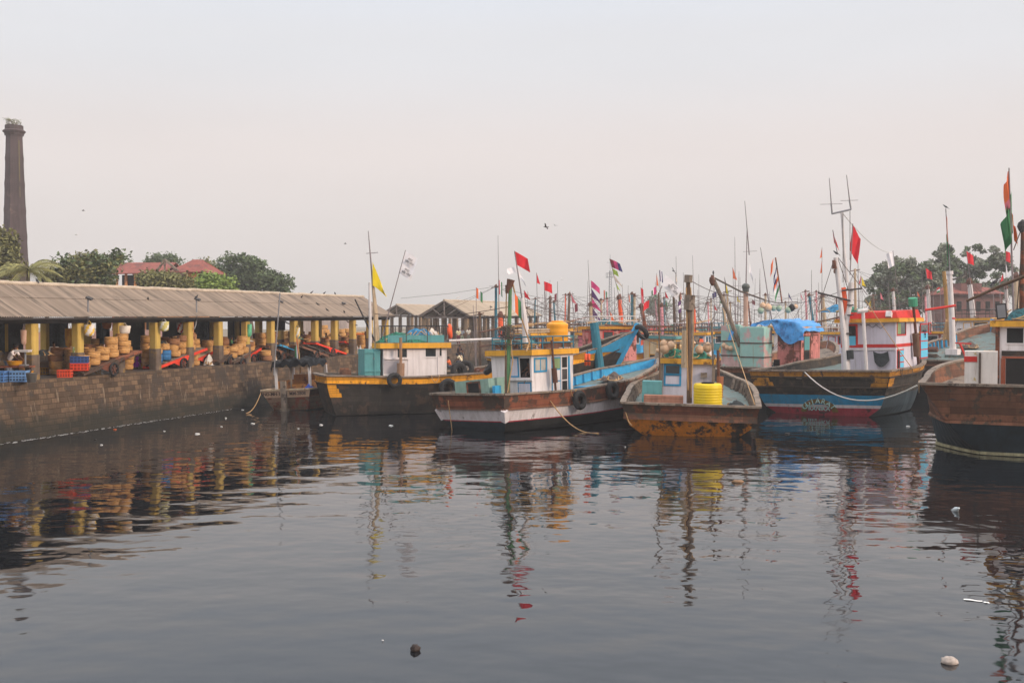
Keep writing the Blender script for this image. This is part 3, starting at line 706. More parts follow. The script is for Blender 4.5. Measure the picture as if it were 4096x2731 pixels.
class Boat:
    def __init__(s, name, label, pos, head, L, B, bt, sheer, group=None, roll=0, pitch=0, cat="fishing boat"):
        s.root = thing(name, label, cat, (pos[0], pos[1], 0), 0, group)
        s.L, s.B, s.bt, s.sheer = L, B, bt, sheer
        s.root.rotation_euler = (radians(roll), radians(-pitch), pi / 2 - radians(head))
        s.M = Matrix.Translation((pos[0], pos[1], 0)) @ s.root.rotation_euler.to_matrix().to_4x4(); s.Mi = s.M.inverted()
    def loc(s, sx, sy, **k):
        o = s.Mi @ EYE; d = s.Mi.to_3x3() @ ray(sx, sy); ax, v = list(k.items())[0]; i = 'xyz'.index(ax)
        return o + d * ((v - o[i]) / d[i])
    def zat(s, x, y, sy):
        z0, z1 = 0.0, 5.0
        for _ in range(6):
            a, b = pix(s.M @ Vector((x, y, z0)))[1] - sy, pix(s.M @ Vector((x, y, z1)))[1] - sy
            if abs(b - a) < 1e-9: break
            z0, z1 = z1, z1 - b * (z1 - z0) / (b - a)
        return z1
    def at(s, x, y, sx, sy, x_only=False):
        """point near local (x, y) shifted along the boat's cross direction so that it shows at (sx, sy)"""
        w = s.M @ Vector((x, y, 2)); return s.Mi @ W(sx, sy, w.y)
    def w(s, p): return s.M @ Vector(p)
    def bg(s, t):
        if t < .42: k = t / .42; return s.bt + (s.B / 2 - s.bt) * (1 - (1 - k) ** 2)
        k = (t - .42) / .58; return s.B / 2 * max(0, 1 - k ** 2.5) ** .85 + .05
    def sh(s, t): return spl(s.sheer, t)
    def part(s, name, mb, mats, parent=None, smooth=False): return mb.build(name, mats, parent or s.root, smooth)

    def hull(s, mats, rows, trans=None, rake_b=2.2, rake_s=.55, stern_r=.66, bul=.55, deck=None, rail=None, stem=None, stem_up=.35, stern_p=.75, inner=None, strake=None, lite=False, ribs=None):
        """rows: [(fraction of the sheer height, material index)] from the keel up; trans: material indices for the transom rows"""
        nt_ = 14 if lite else 26
        T = [i / nt_ for i in range(nt_ + 1)]; fr = [-.42] + [r[0] for r in rows]
        def hp(t, f, sd):
            h = s.bg(t); r = stern_r + (.84 - stern_r) * min(1, t / .3); r -= .5 * max(0, t - .45) ** 1.3
            if f >= 0: k = r + (1 - r) * max(0, f) ** (stern_p + (.75 - stern_p) * min(1, t / .4))
            else: k = r * (1 - (f / -.42) ** 1.6 * .75)
            x = t * s.L - rake_b * (1 - f) * t ** 3.5 + rake_s * (1 - f) ** 1.4 * (1 - t) ** 6
            return Vector((x, sd * h * k, f * s.sh(t)))
        s.hp = hp
        mb = MB(); n = len(fr)
        for sd in (1, -1):
            vs = [hp(t, f, sd) for t in T for f in fr]
            for j in range(n - 1):
                fs = [(i * n + j, (i + 1) * n + j, (i + 1) * n + j + 1, i * n + j + 1) for i in range(nt_)]
                if sd > 0: fs = [q[::-1] for q in fs]
                mb.add([], []); o = len(mb.v)
                mb.f += [[a + o for a in q] for q in fs]; mb.m += [rows[j][1]] * len(fs)
                if j < n - 2: pass
            # vertices are appended once per side
            mb.v += []
            base = len(mb.v); cnt = nt_ * (n - 1)
            for q in mb.f[-cnt:]:
                for a in range(4): q[a] = q[a] - o + base
            mb.v += vs
        tr = trans or [r[1] for r in rows]
        for j in range(n - 1):
            a, b = fr[j], fr[j + 1]; K = 8
            vs = []
            for f in (a, b):
                p, q = hp(0, f, -1), hp(0, f, 1)
                for k in range(K + 1):
                    u = k / K; v = p.lerp(q, u); v.x -= .10 * (1 - (2 * u - 1) ** 2); vs.append(v)
            mb.add(vs, [(k, K + 1 + k, K + 2 + k, k + 1) for k in range(K)], tr[j])
        # bulwark inside
        inn = inner if inner is not None else rows[-1][1]; th = .14
        def ip(t, z, sd):
            g = hp(t, min(1, z / s.sh(t)), sd); return Vector((g.x + (.1 if t < .03 else 0) - (.1 if t > .97 else 0), sd * max(.02, abs(g.y) - th), z))
        for sd in (1, -1):
            vs = [ip(t, s.sh(t) - (0 if k else bul), sd) for t in T for k in (0, 1)]
            fs = [(i * 2, i * 2 + 1, i * 2 + 3, i * 2 + 2) for i in range(nt_)]
            mb.add(vs, fs if sd > 0 else [q[::-1] for q in fs], inn)
        p, q = ip(0, s.sh(0) - bul, -1), ip(0, s.sh(0) - bul, 1); up = Vector((0, 0, bul)); dx = Vector((.12, 0, 0))
        mb.add([p + dx, q + dx, q + dx + up, p + dx + up], [(0, 1, 2, 3)], inn)
        h = s.part("hull", mb, mats)
        s.hull_o = h
        # deck
        dk = MB(); vs = []
        for t in T:
            z = s.sh(t) - bul + .01
            for k in range(5):
                a = ip(t, z, 1); vs.append(Vector((a.x, a.y * (1 - k / 2), z + .06 * (1 - (1 - k / 2) ** 2))))
        for i in range(nt_): dk.f += [[i * 5 + k, (i + 1) * 5 + k, (i + 1) * 5 + k + 1, i * 5 + k + 1][::-1] for k in range(4)]
        dk.v = vs; dk.m = [0] * len(dk.f)
        s.bul = bul
        s.part("deck", dk, deck or M['teal_deck'])
        # capping rail all round
        rl = MB(); rm = rail or M['wood_grey']
        for sd in (1, -1):
            vs = []
            for t in T:
                g = hp(t, 1, sd); z = s.sh(t)
                for o_, dz in ((.07, -.03), (.07, .06), (-.2, .06), (-.2, -.03)):
                    vs.append(Vector((g.x, sd * max(.0, abs(g.y) + o_), z + dz + .012 * noise.noise(Vector((t * 30, sd, 1))))))
            fs = []
            for i in range(nt_):
                for k in range(4): fs.append((i * 4 + k, (i + 1) * 4 + k, (i + 1) * 4 + (k + 1) % 4, i * 4 + (k + 1) % 4))
            fs += [(0, 1, 2, 3), tuple(nt_ * 4 + k for k in (3, 2, 1, 0))]
            rl.add(vs, fs if sd < 0 else [q_[::-1] for q_ in fs])
        K = 8; p, q = hp(0, 1, -1), hp(0, 1, 1)
        pts = [Vector((p.x - .10 * (1 - (2 * k / K - 1) ** 2) - .05 + .06, p.y + (q.y - p.y) * k / K, s.sh(0) + .017)) for k in range(K + 1)]
        for a, b in zip(pts[:-1], pts[1:]): rl.beam(a, b, .24, .1)
        s.part("gunwale_rail", rl, rm)
        if strake:
            for (f, w_, m_) in strake:
                sm = MB()
                for sd in (1, -1):
                    pts = [hp(t, f, sd) + Vector((0, sd * .03, 0)) for t in T[:-1]]
                    for a, b in zip(pts[:-1], pts[1:]): sm.beam(a, b, .09, w_)
                p, q = hp(0, f, -1), hp(0, f, 1)
                pts = [Vector((p.x - .10 * (1 - (2 * k / K - 1) ** 2) - .02, p.y + (q.y - p.y) * k / K, p.z)) for k in range(K + 1)]
                for a, b in zip(pts[:-1], pts[1:]): sm.beam(a, b, .09, w_)
                s.part("rubbing_strake", sm, m_)
        if stem:
            st = MB(); pts = [hp(1, f, 1) * 1.0 for f in (-.3, .1, .4, .7, 1.0)]
            pts = [Vector((p.x + .06, 0, p.z)) for p in pts]; d = (pts[-1] - pts[-2]).normalized(); pts.append(pts[-1] + d * stem_up)
            for a, b in zip(pts[:-1], pts[1:]): st.beam(a, b + (b - a).normalized() * .02, .28, .3, 0, Vector((1, 0, 0)))
            s.part("stem", st, stem)
        if ribs:
            for sd in (1, -1):
                for i in range(int(s.L / .8)):
                    t = .05 + .8 * i / (s.L / .8); a = ip(t, s.sh(t) - bul + .02, sd); b = ip(t, s.sh(t) - .06, sd)
                    s.part("hull_rib", MB().beam(a + Vector((0, -sd * .06, 0)), b + Vector((0, -sd * .06, 0)), .14, .14, 0, Vector((1, 0, 0))), ribs)
        return h
    def dz(s, x): return s.sh(x / s.L) - s.bul + .03

    def cabin(s, x0, x1, y0, y1, z0, z1, wall, roof_m, over=.3, flare=0.0, trim=None, th=.2, band=None, roof_name="roof", niche=None):
        c = MB(); e = flare
        vs = [Vector(p) for p in ((x0, y0, z0), (x1, y0, z0), (x1, y1, z0), (x0, y1, z0), (x0 - e, y0 - e, z1), (x1 + e, y0 - e, z1), (x1 + e, y1 + e, z1), (x0 - e, y1 + e, z1))]
        c.add(vs, [(0, 1, 5, 4), (1, 2, 6, 5), (2, 3, 7, 6), (3, 2, 1, 0), (4, 5, 6, 7)])
        if niche is None: c.add(vs, [(3, 0, 4, 7)])
        else:                                        # aft wall with a real opening and a dark room behind it
            u0, u1, n0, n1, dp = niche; ew = lambda z: e * (z - z0) / (z1 - z0)
            Q = lambda y, z: Vector((x0 - ew(z), (y - ew(z) if y == y0 else y + ew(z) if y == y1 else y), z))
            ys, zs_ = (y0, u0, u1, y1), (z0, n0, n1, z1)
            for i in range(3):
                for j in range(3):
                    if (i, j) != (1, 1): c.add([Q(ys[i], zs_[j]), Q(ys[i], zs_[j + 1]), Q(ys[i + 1], zs_[j + 1]), Q(ys[i + 1], zs_[j])], [(0, 1, 2, 3)])
            f = [Q(u0, n0), Q(u1, n0), Q(u1, n1), Q(u0, n1)]; g = [p + Vector((dp, 0, 0)) for p in f]
            c.add(f + g, [(0, 1, 5, 4), (1, 2, 6, 5), (2, 3, 7, 6), (3, 0, 4, 7), (4, 5, 6, 7)], 1)
        cab = s.part("cabin", c, [wall, M['dark']])
        r = MB(); o = over
        r.box(x0 - o, x1 + o, y0 - o, y1 + o, z1 + .004, z1 + th, 0)
        r.box(x0 - o + .06, x1 + o - .06, y0 - o + .06, y1 + o - .06, z1 + th + .001, z1 + th + .03, 1)
        r.build(roof_name, [trim or roof_m, roof_m], cab)
        s.cab = (x0, x1, y0, y1, z0, z1); s.cab_o = cab; s.fl = flare
        return cab
    def face(s, f, u, z, d=0.0):
        x0, x1, y0, y1, z0, z1 = s.cab; e = s.fl * (z - z0) / (z1 - z0) + d
        return {'a': Vector((x0 - e, u, z)), 's': Vector((u, y0 - e, z)), 'p': Vector((u, y1 + e, z)), 'f': Vector((x1 + e, u, z))}[f]
    def panel(s, f, u0, u1, z0, z1, d, mb, m=0, th=.05):
        a = [s.face(f, u, z, d) for u, z in ((u0, z0), (u1, z0), (u1, z1), (u0, z1))]; b = [s.face(f, u, z, d - th) for u, z in ((u0, z0), (u1, z0), (u1, z1), (u0, z1))]
        return mb.add(a + b, [(0, 1, 2, 3), (7, 6, 5, 4), (0, 4, 5, 1), (1, 5, 6, 2), (2, 6, 7, 3), (3, 7, 4, 0)], m)
    def window(s, f, u0, u1, z0, z1, fm, pm=None, w=.08, name="window", bars=0):
        p = MB(); s.panel(f, u0, u1, z0, z1, .012, p); o = s.part(name, p, pm or M['glass'])
        r = MB()
        s.panel(f, u0 - w, u1 + w, z1, z1 + w, .035, r); s.panel(f, u0 - w, u1 + w, z0 - w, z0, .035, r)
        s.panel(f, u0 - w, u0, z0, z1, .033, r); s.panel(f, u1, u1 + w, z0, z1, .033, r)
        for k in range(bars):
            u = u0 + (u1 - u0) * (k + 1) / (bars + 1); s.panel(f, u - .025, u + .025, z0, z1, .03, r)
        r.build("frame", fm, o); return o
    def door(s, f, u0, u1, z0, z1, frame_m, panels, w=.07, cross=()):
        d = MB(); s.panel(f, u0, u1, z0, z1, .02, d, 0)
        n = len(panels); h = (z1 - z0 - w) / n
        for i, pm in enumerate(panels):
            if pm is not None: s.panel(f, u0 + w, u1 - w, z0 + w + i * h, z0 + (i + 1) * h, .034, d, 1 + i)
        return s.part("door", d, [frame_m] + [p or frame_m for p in panels])
    def bands(s, z, h, m, faces='aspf', name="trim_band"):
        b = MB(); x0, x1, y0, y1, _, _ = s.cab; i = .0
        for f in faces:
            u0, u1 = (y0, y1) if f in 'af' else (x0, x1)
            s.panel(f, u0 - .02, u1 + .02, z, z + h, .02, b)
        return b.build(name, m, s.cab_o)
    def railing(s, x0, x1, y0, y1, z, h, m, rails=2, r=.03, posts=4, name="roof_railing"):
        b = MB()
        c = [(x0, y0), (x1, y0), (x1, y1), (x0, y1), (x0, y0)]
        for (ax, ay), (bx, by) in zip(c[:-1], c[1:]):
            for k in range(rails): zz = z + h * (k + 1) / rails; b.tube([(ax, ay, zz), (bx, by, zz)], r, 5)
            for k in range(posts): u = k / posts; b.tube([(ax + (bx - ax) * u, ay + (by - ay) * u, z), (ax + (bx - ax) * u, ay + (by - ay) * u, z + h)], r, 5)
        return s.part(name, b, m)
    def pole(s, name, pts, r, m, parent=None, n=8):
        return s.part(name, MB().tube(pts, r, n), m, parent)
    def hatch(s, x0, x1, y0, y1, h=.14, m=None):
        z = s.dz((x0 + x1) / 2) + .05; b = MB().box(x0, x1, y0, y1, z - .2, z + h).box(x0 + .06, x1 - .06, y0 + .06, y1 - .06, z + h, z + h + .03)
        return s.part("hatch", b, m or M['teal_deck'])

def flag_mb(top, down, out, h, w, cols, shape='rect', seed=0, droop=.25, wave=.12, notch=0, horizontal=True):
    """cloth hung from a pole: top corner, unit vector down the pole, unit vector flying out"""
    down, out = Vector(down).normalized(), Vector(out).normalized(); nrm = down.cross(out).normalized(); top = Vector(top)
    nu, nv = 12, 12
    def fn(u, v):
        hh = h
        vv = v
        if shape == 'tri': vv = v * (1 - u) + .5 * u * 1 if False else v * (1 - u) + .35 * u
        if shape == 'tri2': vv = v * (1 - u) + .95 * u
        if shape == 'swallow': vv = v * (1 - .25 * u) + .12 * u
        uu = u * (1 - (notch * (1 - abs(2 * v - 1)) if shape == 'swallow' else 0))
        ph = seed * 1.7
        k = wave * w * (sin(uu * 7 + ph + v * 1.3) * (uu ** .7) + .5 * sin(uu * 13 + ph * 2 + v * 4) * uu)
        sag = Vector((0, 0, -1)) * (droop * w * uu ** 1.4 * (1 + .15 * sin(v * 5 + ph)))
        return top + down * (hh * vv) + out * (w * uu * (1 - .25 * droop)) + nrm * k + sag
    n = len(cols)
    return MB().grid(fn, nu, nv, (lambda u, v: min(n - 1, int((v if horizontal else u) * n))))
def flag(b, parent, top, down, out, h, w, cols, **k):
    wr = k.pop('writing', None)
    mb = flag_mb(top, down, out, h, w, cols, **k)
    o = mb.build("flag", [fl(c) for c in cols], parent, True)
    return o

# ------------------------------------------------------------------ loose gear (things of their own)
def net_pile(label, c, rx, ry, rz, m, seed, rz_=0, m2=None, group=None, name="net_heap", cat="fishing net"):
    rnd = random.Random(seed); mb = MB()
    def fn(u, v):
        a = u * 2 * pi; r = v
        x, y = cos(a) * r, sin(a) * r
        k = 1 + .25 * noise.noise(Vector((cos(a) * 1.3, sin(a) * 1.3, seed)))
        z = (1 - r ** 2.6) * (.62 + .55 * noise.noise(Vector((x * 1.7, y * 1.7, seed * 2.3))) + .2 * noise.noise(Vector((x * 5, y * 5, seed))))
        return (x * rx * k, y * ry * k, max(0, z) * rz)
    mb.grid(fn, 30, 9)
    for _ in range(12):
        a = rnd.uniform(0, 2 * pi); pts = []
        x, y = cos(a) * .7, sin(a) * .7
        for k in range(7):
            r2 = min(1, x * x + y * y); z = (1 - sqrt(r2) ** 2.6) * (.66 + .55 * noise.noise(Vector((x * 1.7, y * 1.7, seed * 2.3))))
            pts.append((x * rx, y * ry, max(.02, z) * rz + .03)); a += rnd.uniform(-.9, .9); x += cos(a) * .22; y += sin(a) * .22
            x, y = max(-.9, min(.9, x)), max(-.9, min(.9, y))
        mb.tube(pts, .028, 4, 1, False)
    o = mb.build(name, [m, m2 or M['rope_tan']], None, True, c); o.rotation_euler = (0, 0, rz_)
    return tag(o, label, cat, group)
def tyre(label, c, R, r, ax, group="rubber tyre fenders"):
    """ax: axis direction in the world"""
    Q = Vector(ax).to_track_quat('Z', 'Y').to_matrix().to_4x4()
    o = MB().torus((0, 0, 0), R, r, Q, 24, 9, 0, 1.15).torus((0, 0, 0), R - r * .72, r * .34, Q, 24, 6, 0, 2.6).build("tyre", M['rubber'], None, True, c)
    return tag(o, label, "tyre", group)
def buoy(label, c, r, m, group=None):
    mb = MB().ball((0, 0, 0), r, r, r * 1.04, 14, 9, 0).lathe([(r * .22, r * .95), (r * .2, r * 1.16), (r * .1, r * 1.2)], 8, 0).torus((0, 0, r * 1.2), r * .13, r * .035, Matrix.Rotation(pi / 2, 4, 'X'), 8, 5, 1)
    o = mb.build("float_buoy", [m, M['rope_dark']], None, True, c); return tag(o, label, "float", group)
def rope(label, a, b, sag, r=.025, m=None, group=None, n=14):
    a, b = Vector(a), Vector(b); pts = []
    for i in range(n + 1):
        t = i / n; p = a.lerp(b, t); p.z -= sag * 4 * t * (1 - t); pts.append(p)
    o = MB().tube(pts, r, 5).build("mooring_rope", m or M['rope_pale'], None, True); return tag(o, label, "rope", group)
def crate_mesh(name, w, d, h, m, dark):
    mb = MB(); t = .03
    mb.box(-w / 2, w / 2, -d / 2, d / 2, 0, .03)
    for sx in (-1, 1): mb.box(sx * w / 2 - t / 2, sx * w / 2 + t / 2, -d / 2, d / 2, .031, h, 0)
    for sy in (-1, 1): mb.box(-w / 2 + t / 2, w / 2 - t / 2, sy * d / 2 - t / 2, sy * d / 2 + t / 2, .031, h, 0)
    for k in range(3):
        z = .06 + (h - .1) * k / 3
        for j in range(5):
            u = -w / 2 + w * (j + .5) / 5
            mb.box(u - w * .07, u + w * .07, -d / 2 - t / 2 - .004, -d / 2 - t / 2 + .002, z, z + h * .17, 1); mb.box(u - w * .07, u + w * .07, d / 2 + t / 2 - .002, d / 2 + t / 2 + .004, z, z + h * .17, 1)
            u = -d / 2 + d * (j + .5) / 5
            mb.box(w / 2 + t / 2 - .002, w / 2 + t / 2 + .004, u - d * .07, u + d * .07, z, z + h * .17, 1); mb.box(-w / 2 - t / 2 - .004, -w / 2 - t / 2 + .002, u - d * .07, u + d * .07, z, z + h * .17, 1)
    for z in (h - .03, h * .5):
        mb.box(-w / 2 - .03, w / 2 + .03, -d / 2 - .03, -d / 2 - .016, z, z + .03); mb.box(-w / 2 - .03, w / 2 + .03, d / 2 + .016, d / 2 + .03, z, z + .03)
        mb.box(-w / 2 - .03, -w / 2 - .016, -d / 2 - .015, d / 2 + .015, z, z + .03); mb.box(w / 2 + .016, w / 2 + .03, -d / 2 - .015, d / 2 + .015, z, z + .03)
    return mb.mesh(name, [m, dark])

# ================================================================== HERO BOATS
FL = "boats moored in the front row"
# ---- small boat by the quay (registration on its transom)
A = Boat("fishing_boat", "small brown boat lettered IND-MH-1, black tarp over its open cabin, beside the quay wall", (-13.2, 64.2), 16, 9.5, 3.5, 1.58, [(0, 1.22), (.5, 1.2), (1, 1.7)], FL, roll=-3)
A.hull([mat('grey_brown_transom', (146, 118, 100), planks=.3, grime=.35, chip=(150, 84, 66), chip_t=.56), mat('pale_pink_nameboard', (230, 192, 160), var=.12, grime=.12), M['wood_brown'], M['tar']], [(0, 3), (.25, 0), (.64, 0), (.97, 2), (1, 2)], [3, 0, 0, 1, 1], rail=M['wood_pale'], rake_b=1.2, deck=M['wood_grey'])
x0 = 1.0
c = MB()
c.box(.92, 3.3, -1.15, 1.15, 2.55, 2.66); c.box(3.1, 3.2, -1.04, 1.04, .7, 2.0); c.box(1.06, 3.1, 1.02, 1.08, .7, 1.7); c.box(1.06, 3.1, -1.08, -1.02, .7, 1.7); c.box(.97, 1.03, -1.04, .1, .7, 1.5)
for x in (1.0, 3.2):
    for y in (-1.1, 1.1): A.part("cabin_post", MB().box(x - .07, x + .07, y - .07, y + .07, .7, 2.548), M['white_metal'])
A.part("cabin_post", MB().box(.95, 1.05, .08, .16, .7, 2.548), M['wood_grey']); A.part("roof_plank", MB().box(.86, .919, -1.2, 1.2, 2.5, 2.62), M['wood_pale'])
fr_ = A.part("cabin", c, mat('ochre_cabin_wood', (176, 116, 56), var=.2, grime=.5, chip=(110, 70, 50), chip_t=.58))
tp = MB().grid(lambda u, v: (.72 + 2.5 * max(0, u - .18) / .82, -1.28 + 2.56 * v, (2.80 + .3 * noise.noise(Vector((u * 6, v * 7, 3))) + .14 * sin(pi * v)) - (.34 * (1 + .6 * noise.noise(Vector((v * 9, 1, 1)))) * (.18 - u) / .18 if u < .18 else 0) - (.25 if v < .04 or v > .96 else 0)), 18, 22)
A.part("canopy", tp, M['tarp_black'], None, True)
A.part("rudder_post", MB().box(-.34, -.14, -.16, .16, -.6, 1.75).box(-.42, -.06, -.22, .22, -.7, .15), M['wood_grey'])
tx = MB()
for s_, yy in (("IND-MH-1", .88), ("MM-2808", -.82)):
    src = text_mb(s_, .27); place(tx, src, frame((-.125, yy, 1.0), (0, -1, 0), (-.05, 0, 1)))
A.part("registration_lettering", tx, mat('brown_lettering', (70, 50, 44)))
pl = W(1117, 1168, 64); A.pole("aerial_mast", [A.Mi @ W(1095, 1500, 64.6), A.Mi @ W(1108, 1330, 64.6), A.Mi @ W(1120, 1172, 64.6)], .04, M['steel'])
fp = A.part("flagpole", MB().tube([A.Mi @ W(1202, 1490, 66), A.Mi @ W(1190, 1342, 66)], .035, 5), M['rope_tan'])
flag(A, fp, A.Mi @ W(1190, 1345, 66), (0, 0, -1), A.Mi.to_3x3() @ Vector((-.35, .3, -.6)), 1.0, .55, ['orange', 'white', 'green'], droop=.9, seed=2, horizontal=False)
tag(MB().box(-.35, .35, -.25, .25, 0, .3).box(-.38, .38, -.28, .28, .3, .36).build("cool_box", mat('aqua_plastic', (84, 178, 178)), None, False, A.w((.55, .75, .74))), "small aqua plastic box in the stern of the small lettered boat", "box")
tag(MB().lathe([(.22, 0), (.26, .1), (.26, .55), (.1, .66), (.1, .74)], 12).build("jerrycan", mat('cobalt_plastic', (58, 92, 190)), None, True, A.w((1.0, -1.0, .74))), "cobalt blue plastic can at the right of the small lettered boat", "can")
rope("thin rope from the small lettered boat down to the quay foot", A.w((0, 1.6, 1.15)), onz(985, 1652, .05), .3, .025, M['rope_tan'])

# ---- long dark boat with yellow gunwale, white cabin, blue bow
B = Boat("fishing_boat", "long dark trawler with yellow gunwale, white cabin and bright blue bow, seen broadside", (-10.95, 62.62), 71.5, 19.6, 5.0, 2.25, [(0, 2.2), (.25, 2.05), (.45, 2.2), (.65, 2.75), (.82, 3.45), (1, 4.55)], FL, roll=-1)
B.hull([M['tar'], M['black_brown'], M['yellow_worn'], M['blue']], [(0, 0), (.3, 1), (.80, 1), (1, 2)], [0, 1, 1, 2], rake_b=2.6, inner=1, rail=M['wood_grey'], stem=M['blue'], stem_up=.55, deck=M['teal_deck'], stern_r=.93, strake=[(.795, .06, M['wood_dark'])])
# blue cheeks at the bow and the yellow stern quarter board
bb = MB()
for sd in (1, -1):
    for i in range(9):
        t0_, t1_ = .80 + .2 * i / 9, .80 + .2 * (i + 1) / 9; lo = .93 - .30 * max(0, (i - 2) / 9); lo2 = .93 - .30 * max(0, (i - 1) / 9)
        o_ = Vector((0, sd * .035, 0)); bb.add([B.hp(t0_, lo, sd) + o_, B.hp(t1_, lo2, sd) + o_, B.hp(t1_, .995, sd) + o_, B.hp(t0_, .995, sd) + o_], [(0, 1, 2, 3)])
B.part("bow_cheek", bb, M['blue'])
qb = MB()
for k in range(3):
    o_ = Vector((-.03, -.045, 0)); a, b = B.hp(0, .46 + .112 * k, -1), B.hp(.036 - .005 * k, .46 + .112 * k, -1); c_, d_ = B.hp(.036 - .005 * k, .567 + .112 * k, -1), B.hp(0, .567 + .112 * k, -1)
    qb.add([a + o_, b + o_, c_ + o_, d_ + o_], [(0, 1, 2, 3)])
B.part("quarter_board", qb, M['yellow_worn'])
zc1 = B.zat(6, -1.5, 1392); cx0, cx1 = B.loc(1534, 1500, y=-1.5).x, B.loc(1787, 1500, y=-1.5).x
B.cabin(cx0, cx1, -1.5, 1.4, 1.3, zc1, M['white'], M['teal_deck'], over=.22, trim=M['yellow_clean'], th=.3)
def bu(sx): return B.loc(sx, 1420, y=-1.5).x
def bz(sy): return B.zat(5.5, -1.5, sy)
B.window('s', bu(1590), bu(1627), bz(1428), bz(1394), M['white'])
B.window('s', bu(1702), bu(1743), bz(1426), bz(1393), M['white'])
B.window('s', bu(1758), bu(1766), bz(1424), bz(1390), M['white'], w=.05)
B.part("cabin_panel", MB().box(bu(1630), bu(1697), -1.525, -1.505, 1.5, bz(1396)), M['white'])
B.part("ledge", MB().box(bu(1538), bu(1633), -1.58, -1.503, bz(1436), bz(1430)), M['white'])
zr = zc1 + .33
B.railing(cx0 + .1, cx1 + .1, -1.5, 1.4, zr, .95, M['iron'], 1, .028, 3)
B.part("roof_coaming", MB().box(cx0 + .3, cx1 - .1, -1.36, -1.28, zr, zr + .42), M['teal'])
bx = MB(); a = B.loc(1458, 1500, y=-1.3); z2_ = B.zat(2.3, -1.3, 1397); bx.box(a.x, cx0 - .15, -1.35, .6, 1.3, z2_); 
for k in range(3): bx.box(a.x - .02, cx0 - .13, -1.4, -1.352, 1.3 + (z2_ - 1.3) * (k / 2.2), 1.38 + (z2_ - 1.3) * (k / 2.2))
bx.box(a.x + .55, a.x + .62, -1.41, -1.353, 1.3, z2_)
B.part("wheelhouse_box", bx, M['teal'])
mt = B.pole("mast", [B.at(2.1, -.3, 1480, 1500), B.at(2.1, -.3, 1481, 1300), B.at(2.1, -.3, 1478, 1130)], [.1, .09, .075], M['white_metal'])
B.part("mast_lashing", MB().tube([B.at(2.3, 0, 1508, 1395), B.at(2.3, 0, 1500, 1240), B.at(2.3, 0, 1490, 1120)], [.15, .12, .07], 7).tube([B.at(2.3, 0, 1516, 1390), B.at(2.3, 0, 1508, 1250), B.at(2.3, 0, 1494, 1130)], [.07, .06, .04], 5), M['wood_pale'], mt)
B.pole("aerial", [B.at(2.1, 0, 1492, 1150), B.at(2.1, 0, 1483, 1040), B.at(2.1, 0, 1473, 924)], [.06, .045, .022], M['antenna'])
B.part("aerial_crossarm", MB().tube([B.at(2.1, 0, 1464, 1014), B.at(2.1, 0, 1512, 1010)], .02, 4), M['antenna'])
B.pole("boom", [B.at(3.0, -.2, 1512, 1390), B.at(2.0, -.4, 1420, 1197)], [.06, .04], M['iron'])
flag(B, mt, B.at(2.1, -.1, 1490, 1048), (0, 0, -1), B.Mi.to_3x3() @ Vector((.75, 0, -.35)), 1.35, .95, ['yellow'], shape='tri2', droop=.35, seed=1)
fp = B.pole("flagpole", [B.at(3.4, .6, 1528, 1350), B.at(3.4, .6, 1622, 1000)], [.04, .02], M['antenna'])
for (tx_, ty_, bx_, by_) in ((1622, 1003, 1610, 1040), (1608, 1045, 1597, 1082)):
    tp_ = B.at(3.4, .6, tx_, ty_); dn = B.at(3.4, .6, bx_, by_) - tp_
    ou = B.at(3.4, .6, tx_ + 50, ty_ + 28) - tp_
    f_ = flag(B, fp, tp_, dn, ou, dn.length * 1.25, ou.length * 1.0, ['white'], seed=tx_, droop=.12, wave=.06)
    xx, yy = ou.normalized(), -dn.normalized()
    lt = MB(); nn = xx.cross(yy).normalized() * .1; sgn = 1 if (B.M.to_3x3() @ nn).y < 0 else -1
    for st_, k_ in (("आर्ट", .40), ("फॉर ऑल", .72)):
        place(lt, text_mb(st_, .165), frame(tp_ + ou * .5 + dn * k_ * 1.1 + nn * sgn + Vector((0, 0, -.08)), xx, yy))
    lt.build("flag_lettering", mat('black_cloth_ink', (50, 46, 50)), fp)
B.pole("exhaust_pipe", [B.loc(1603, 1520, y=-1.95), B.loc(1603, 1350, y=-1.95)], .085, mat('tan_pipe', (150, 116, 92), grime=.4))
B.part("exhaust_drum", MB().tube([B.loc(1603, 1520, y=-1.95) + Vector((0, 0, .02)), B.loc(1603, 1452, y=-1.95)], .22, 12), mat('tan_pipe', (150, 116, 92)))
B.pole("boom", [B.loc(1797, 1363, y=-.4), B.loc(2020, 1353, y=-.6)], .07, M['white_metal'])
B.pole("foremast", [B.at(14, -.5, 2405, 1520), B.at(14, -.5, 2376, 1290)], [.3, .26], M['teal_dark'], n=10)
B.part("deck_planks", MB().box(1.0, 1.5, -1.6, -1.5, 1.7, 2.5).box(.9, 1.4, -1.4, -1.3, 1.7, 2.6).box(.3, 1.5, 1.0, 1.3, 1.6, 1.75), M['wood_brown'])
c_ = B.w(((cx0 + cx1) / 2 - .3, -.4, zr + .02))
net_pile("dark green net with tan cords heaped on the yellow trimmed roof of the broadside boat", c_, 1.9, 1.0, .75, M['net_green'], 3, .3)
net_pile("bundle of blue net on the roof of the broadside boat, right part", B.w((cx1 - 1.3, .1, zr + .3)), .95, .7, .75, M['net_blue'], 5, .3)
net_pile("pale sack heaped at the right end of the broadside boat's roof", B.w((cx1 - .45, .1, zr + .28)), .5, .5, .7, mat('pale_sack', (206, 190, 176), var=.1), 6, 0, name="sack", cat="sack")
tag(MB().torus((0, 0, 0), .32, .13, Matrix.Rotation(1.5, 4, 'Y'), 18, 8).build("life_ring", M['orange'], None, True, B.w((cx1 + .28, -1.2, zr + .62))), "orange life ring hung at the right end of the broadside boat's roof rail", "life ring")
ax = B.M.to_3x3() @ Vector((0, -1, .05))
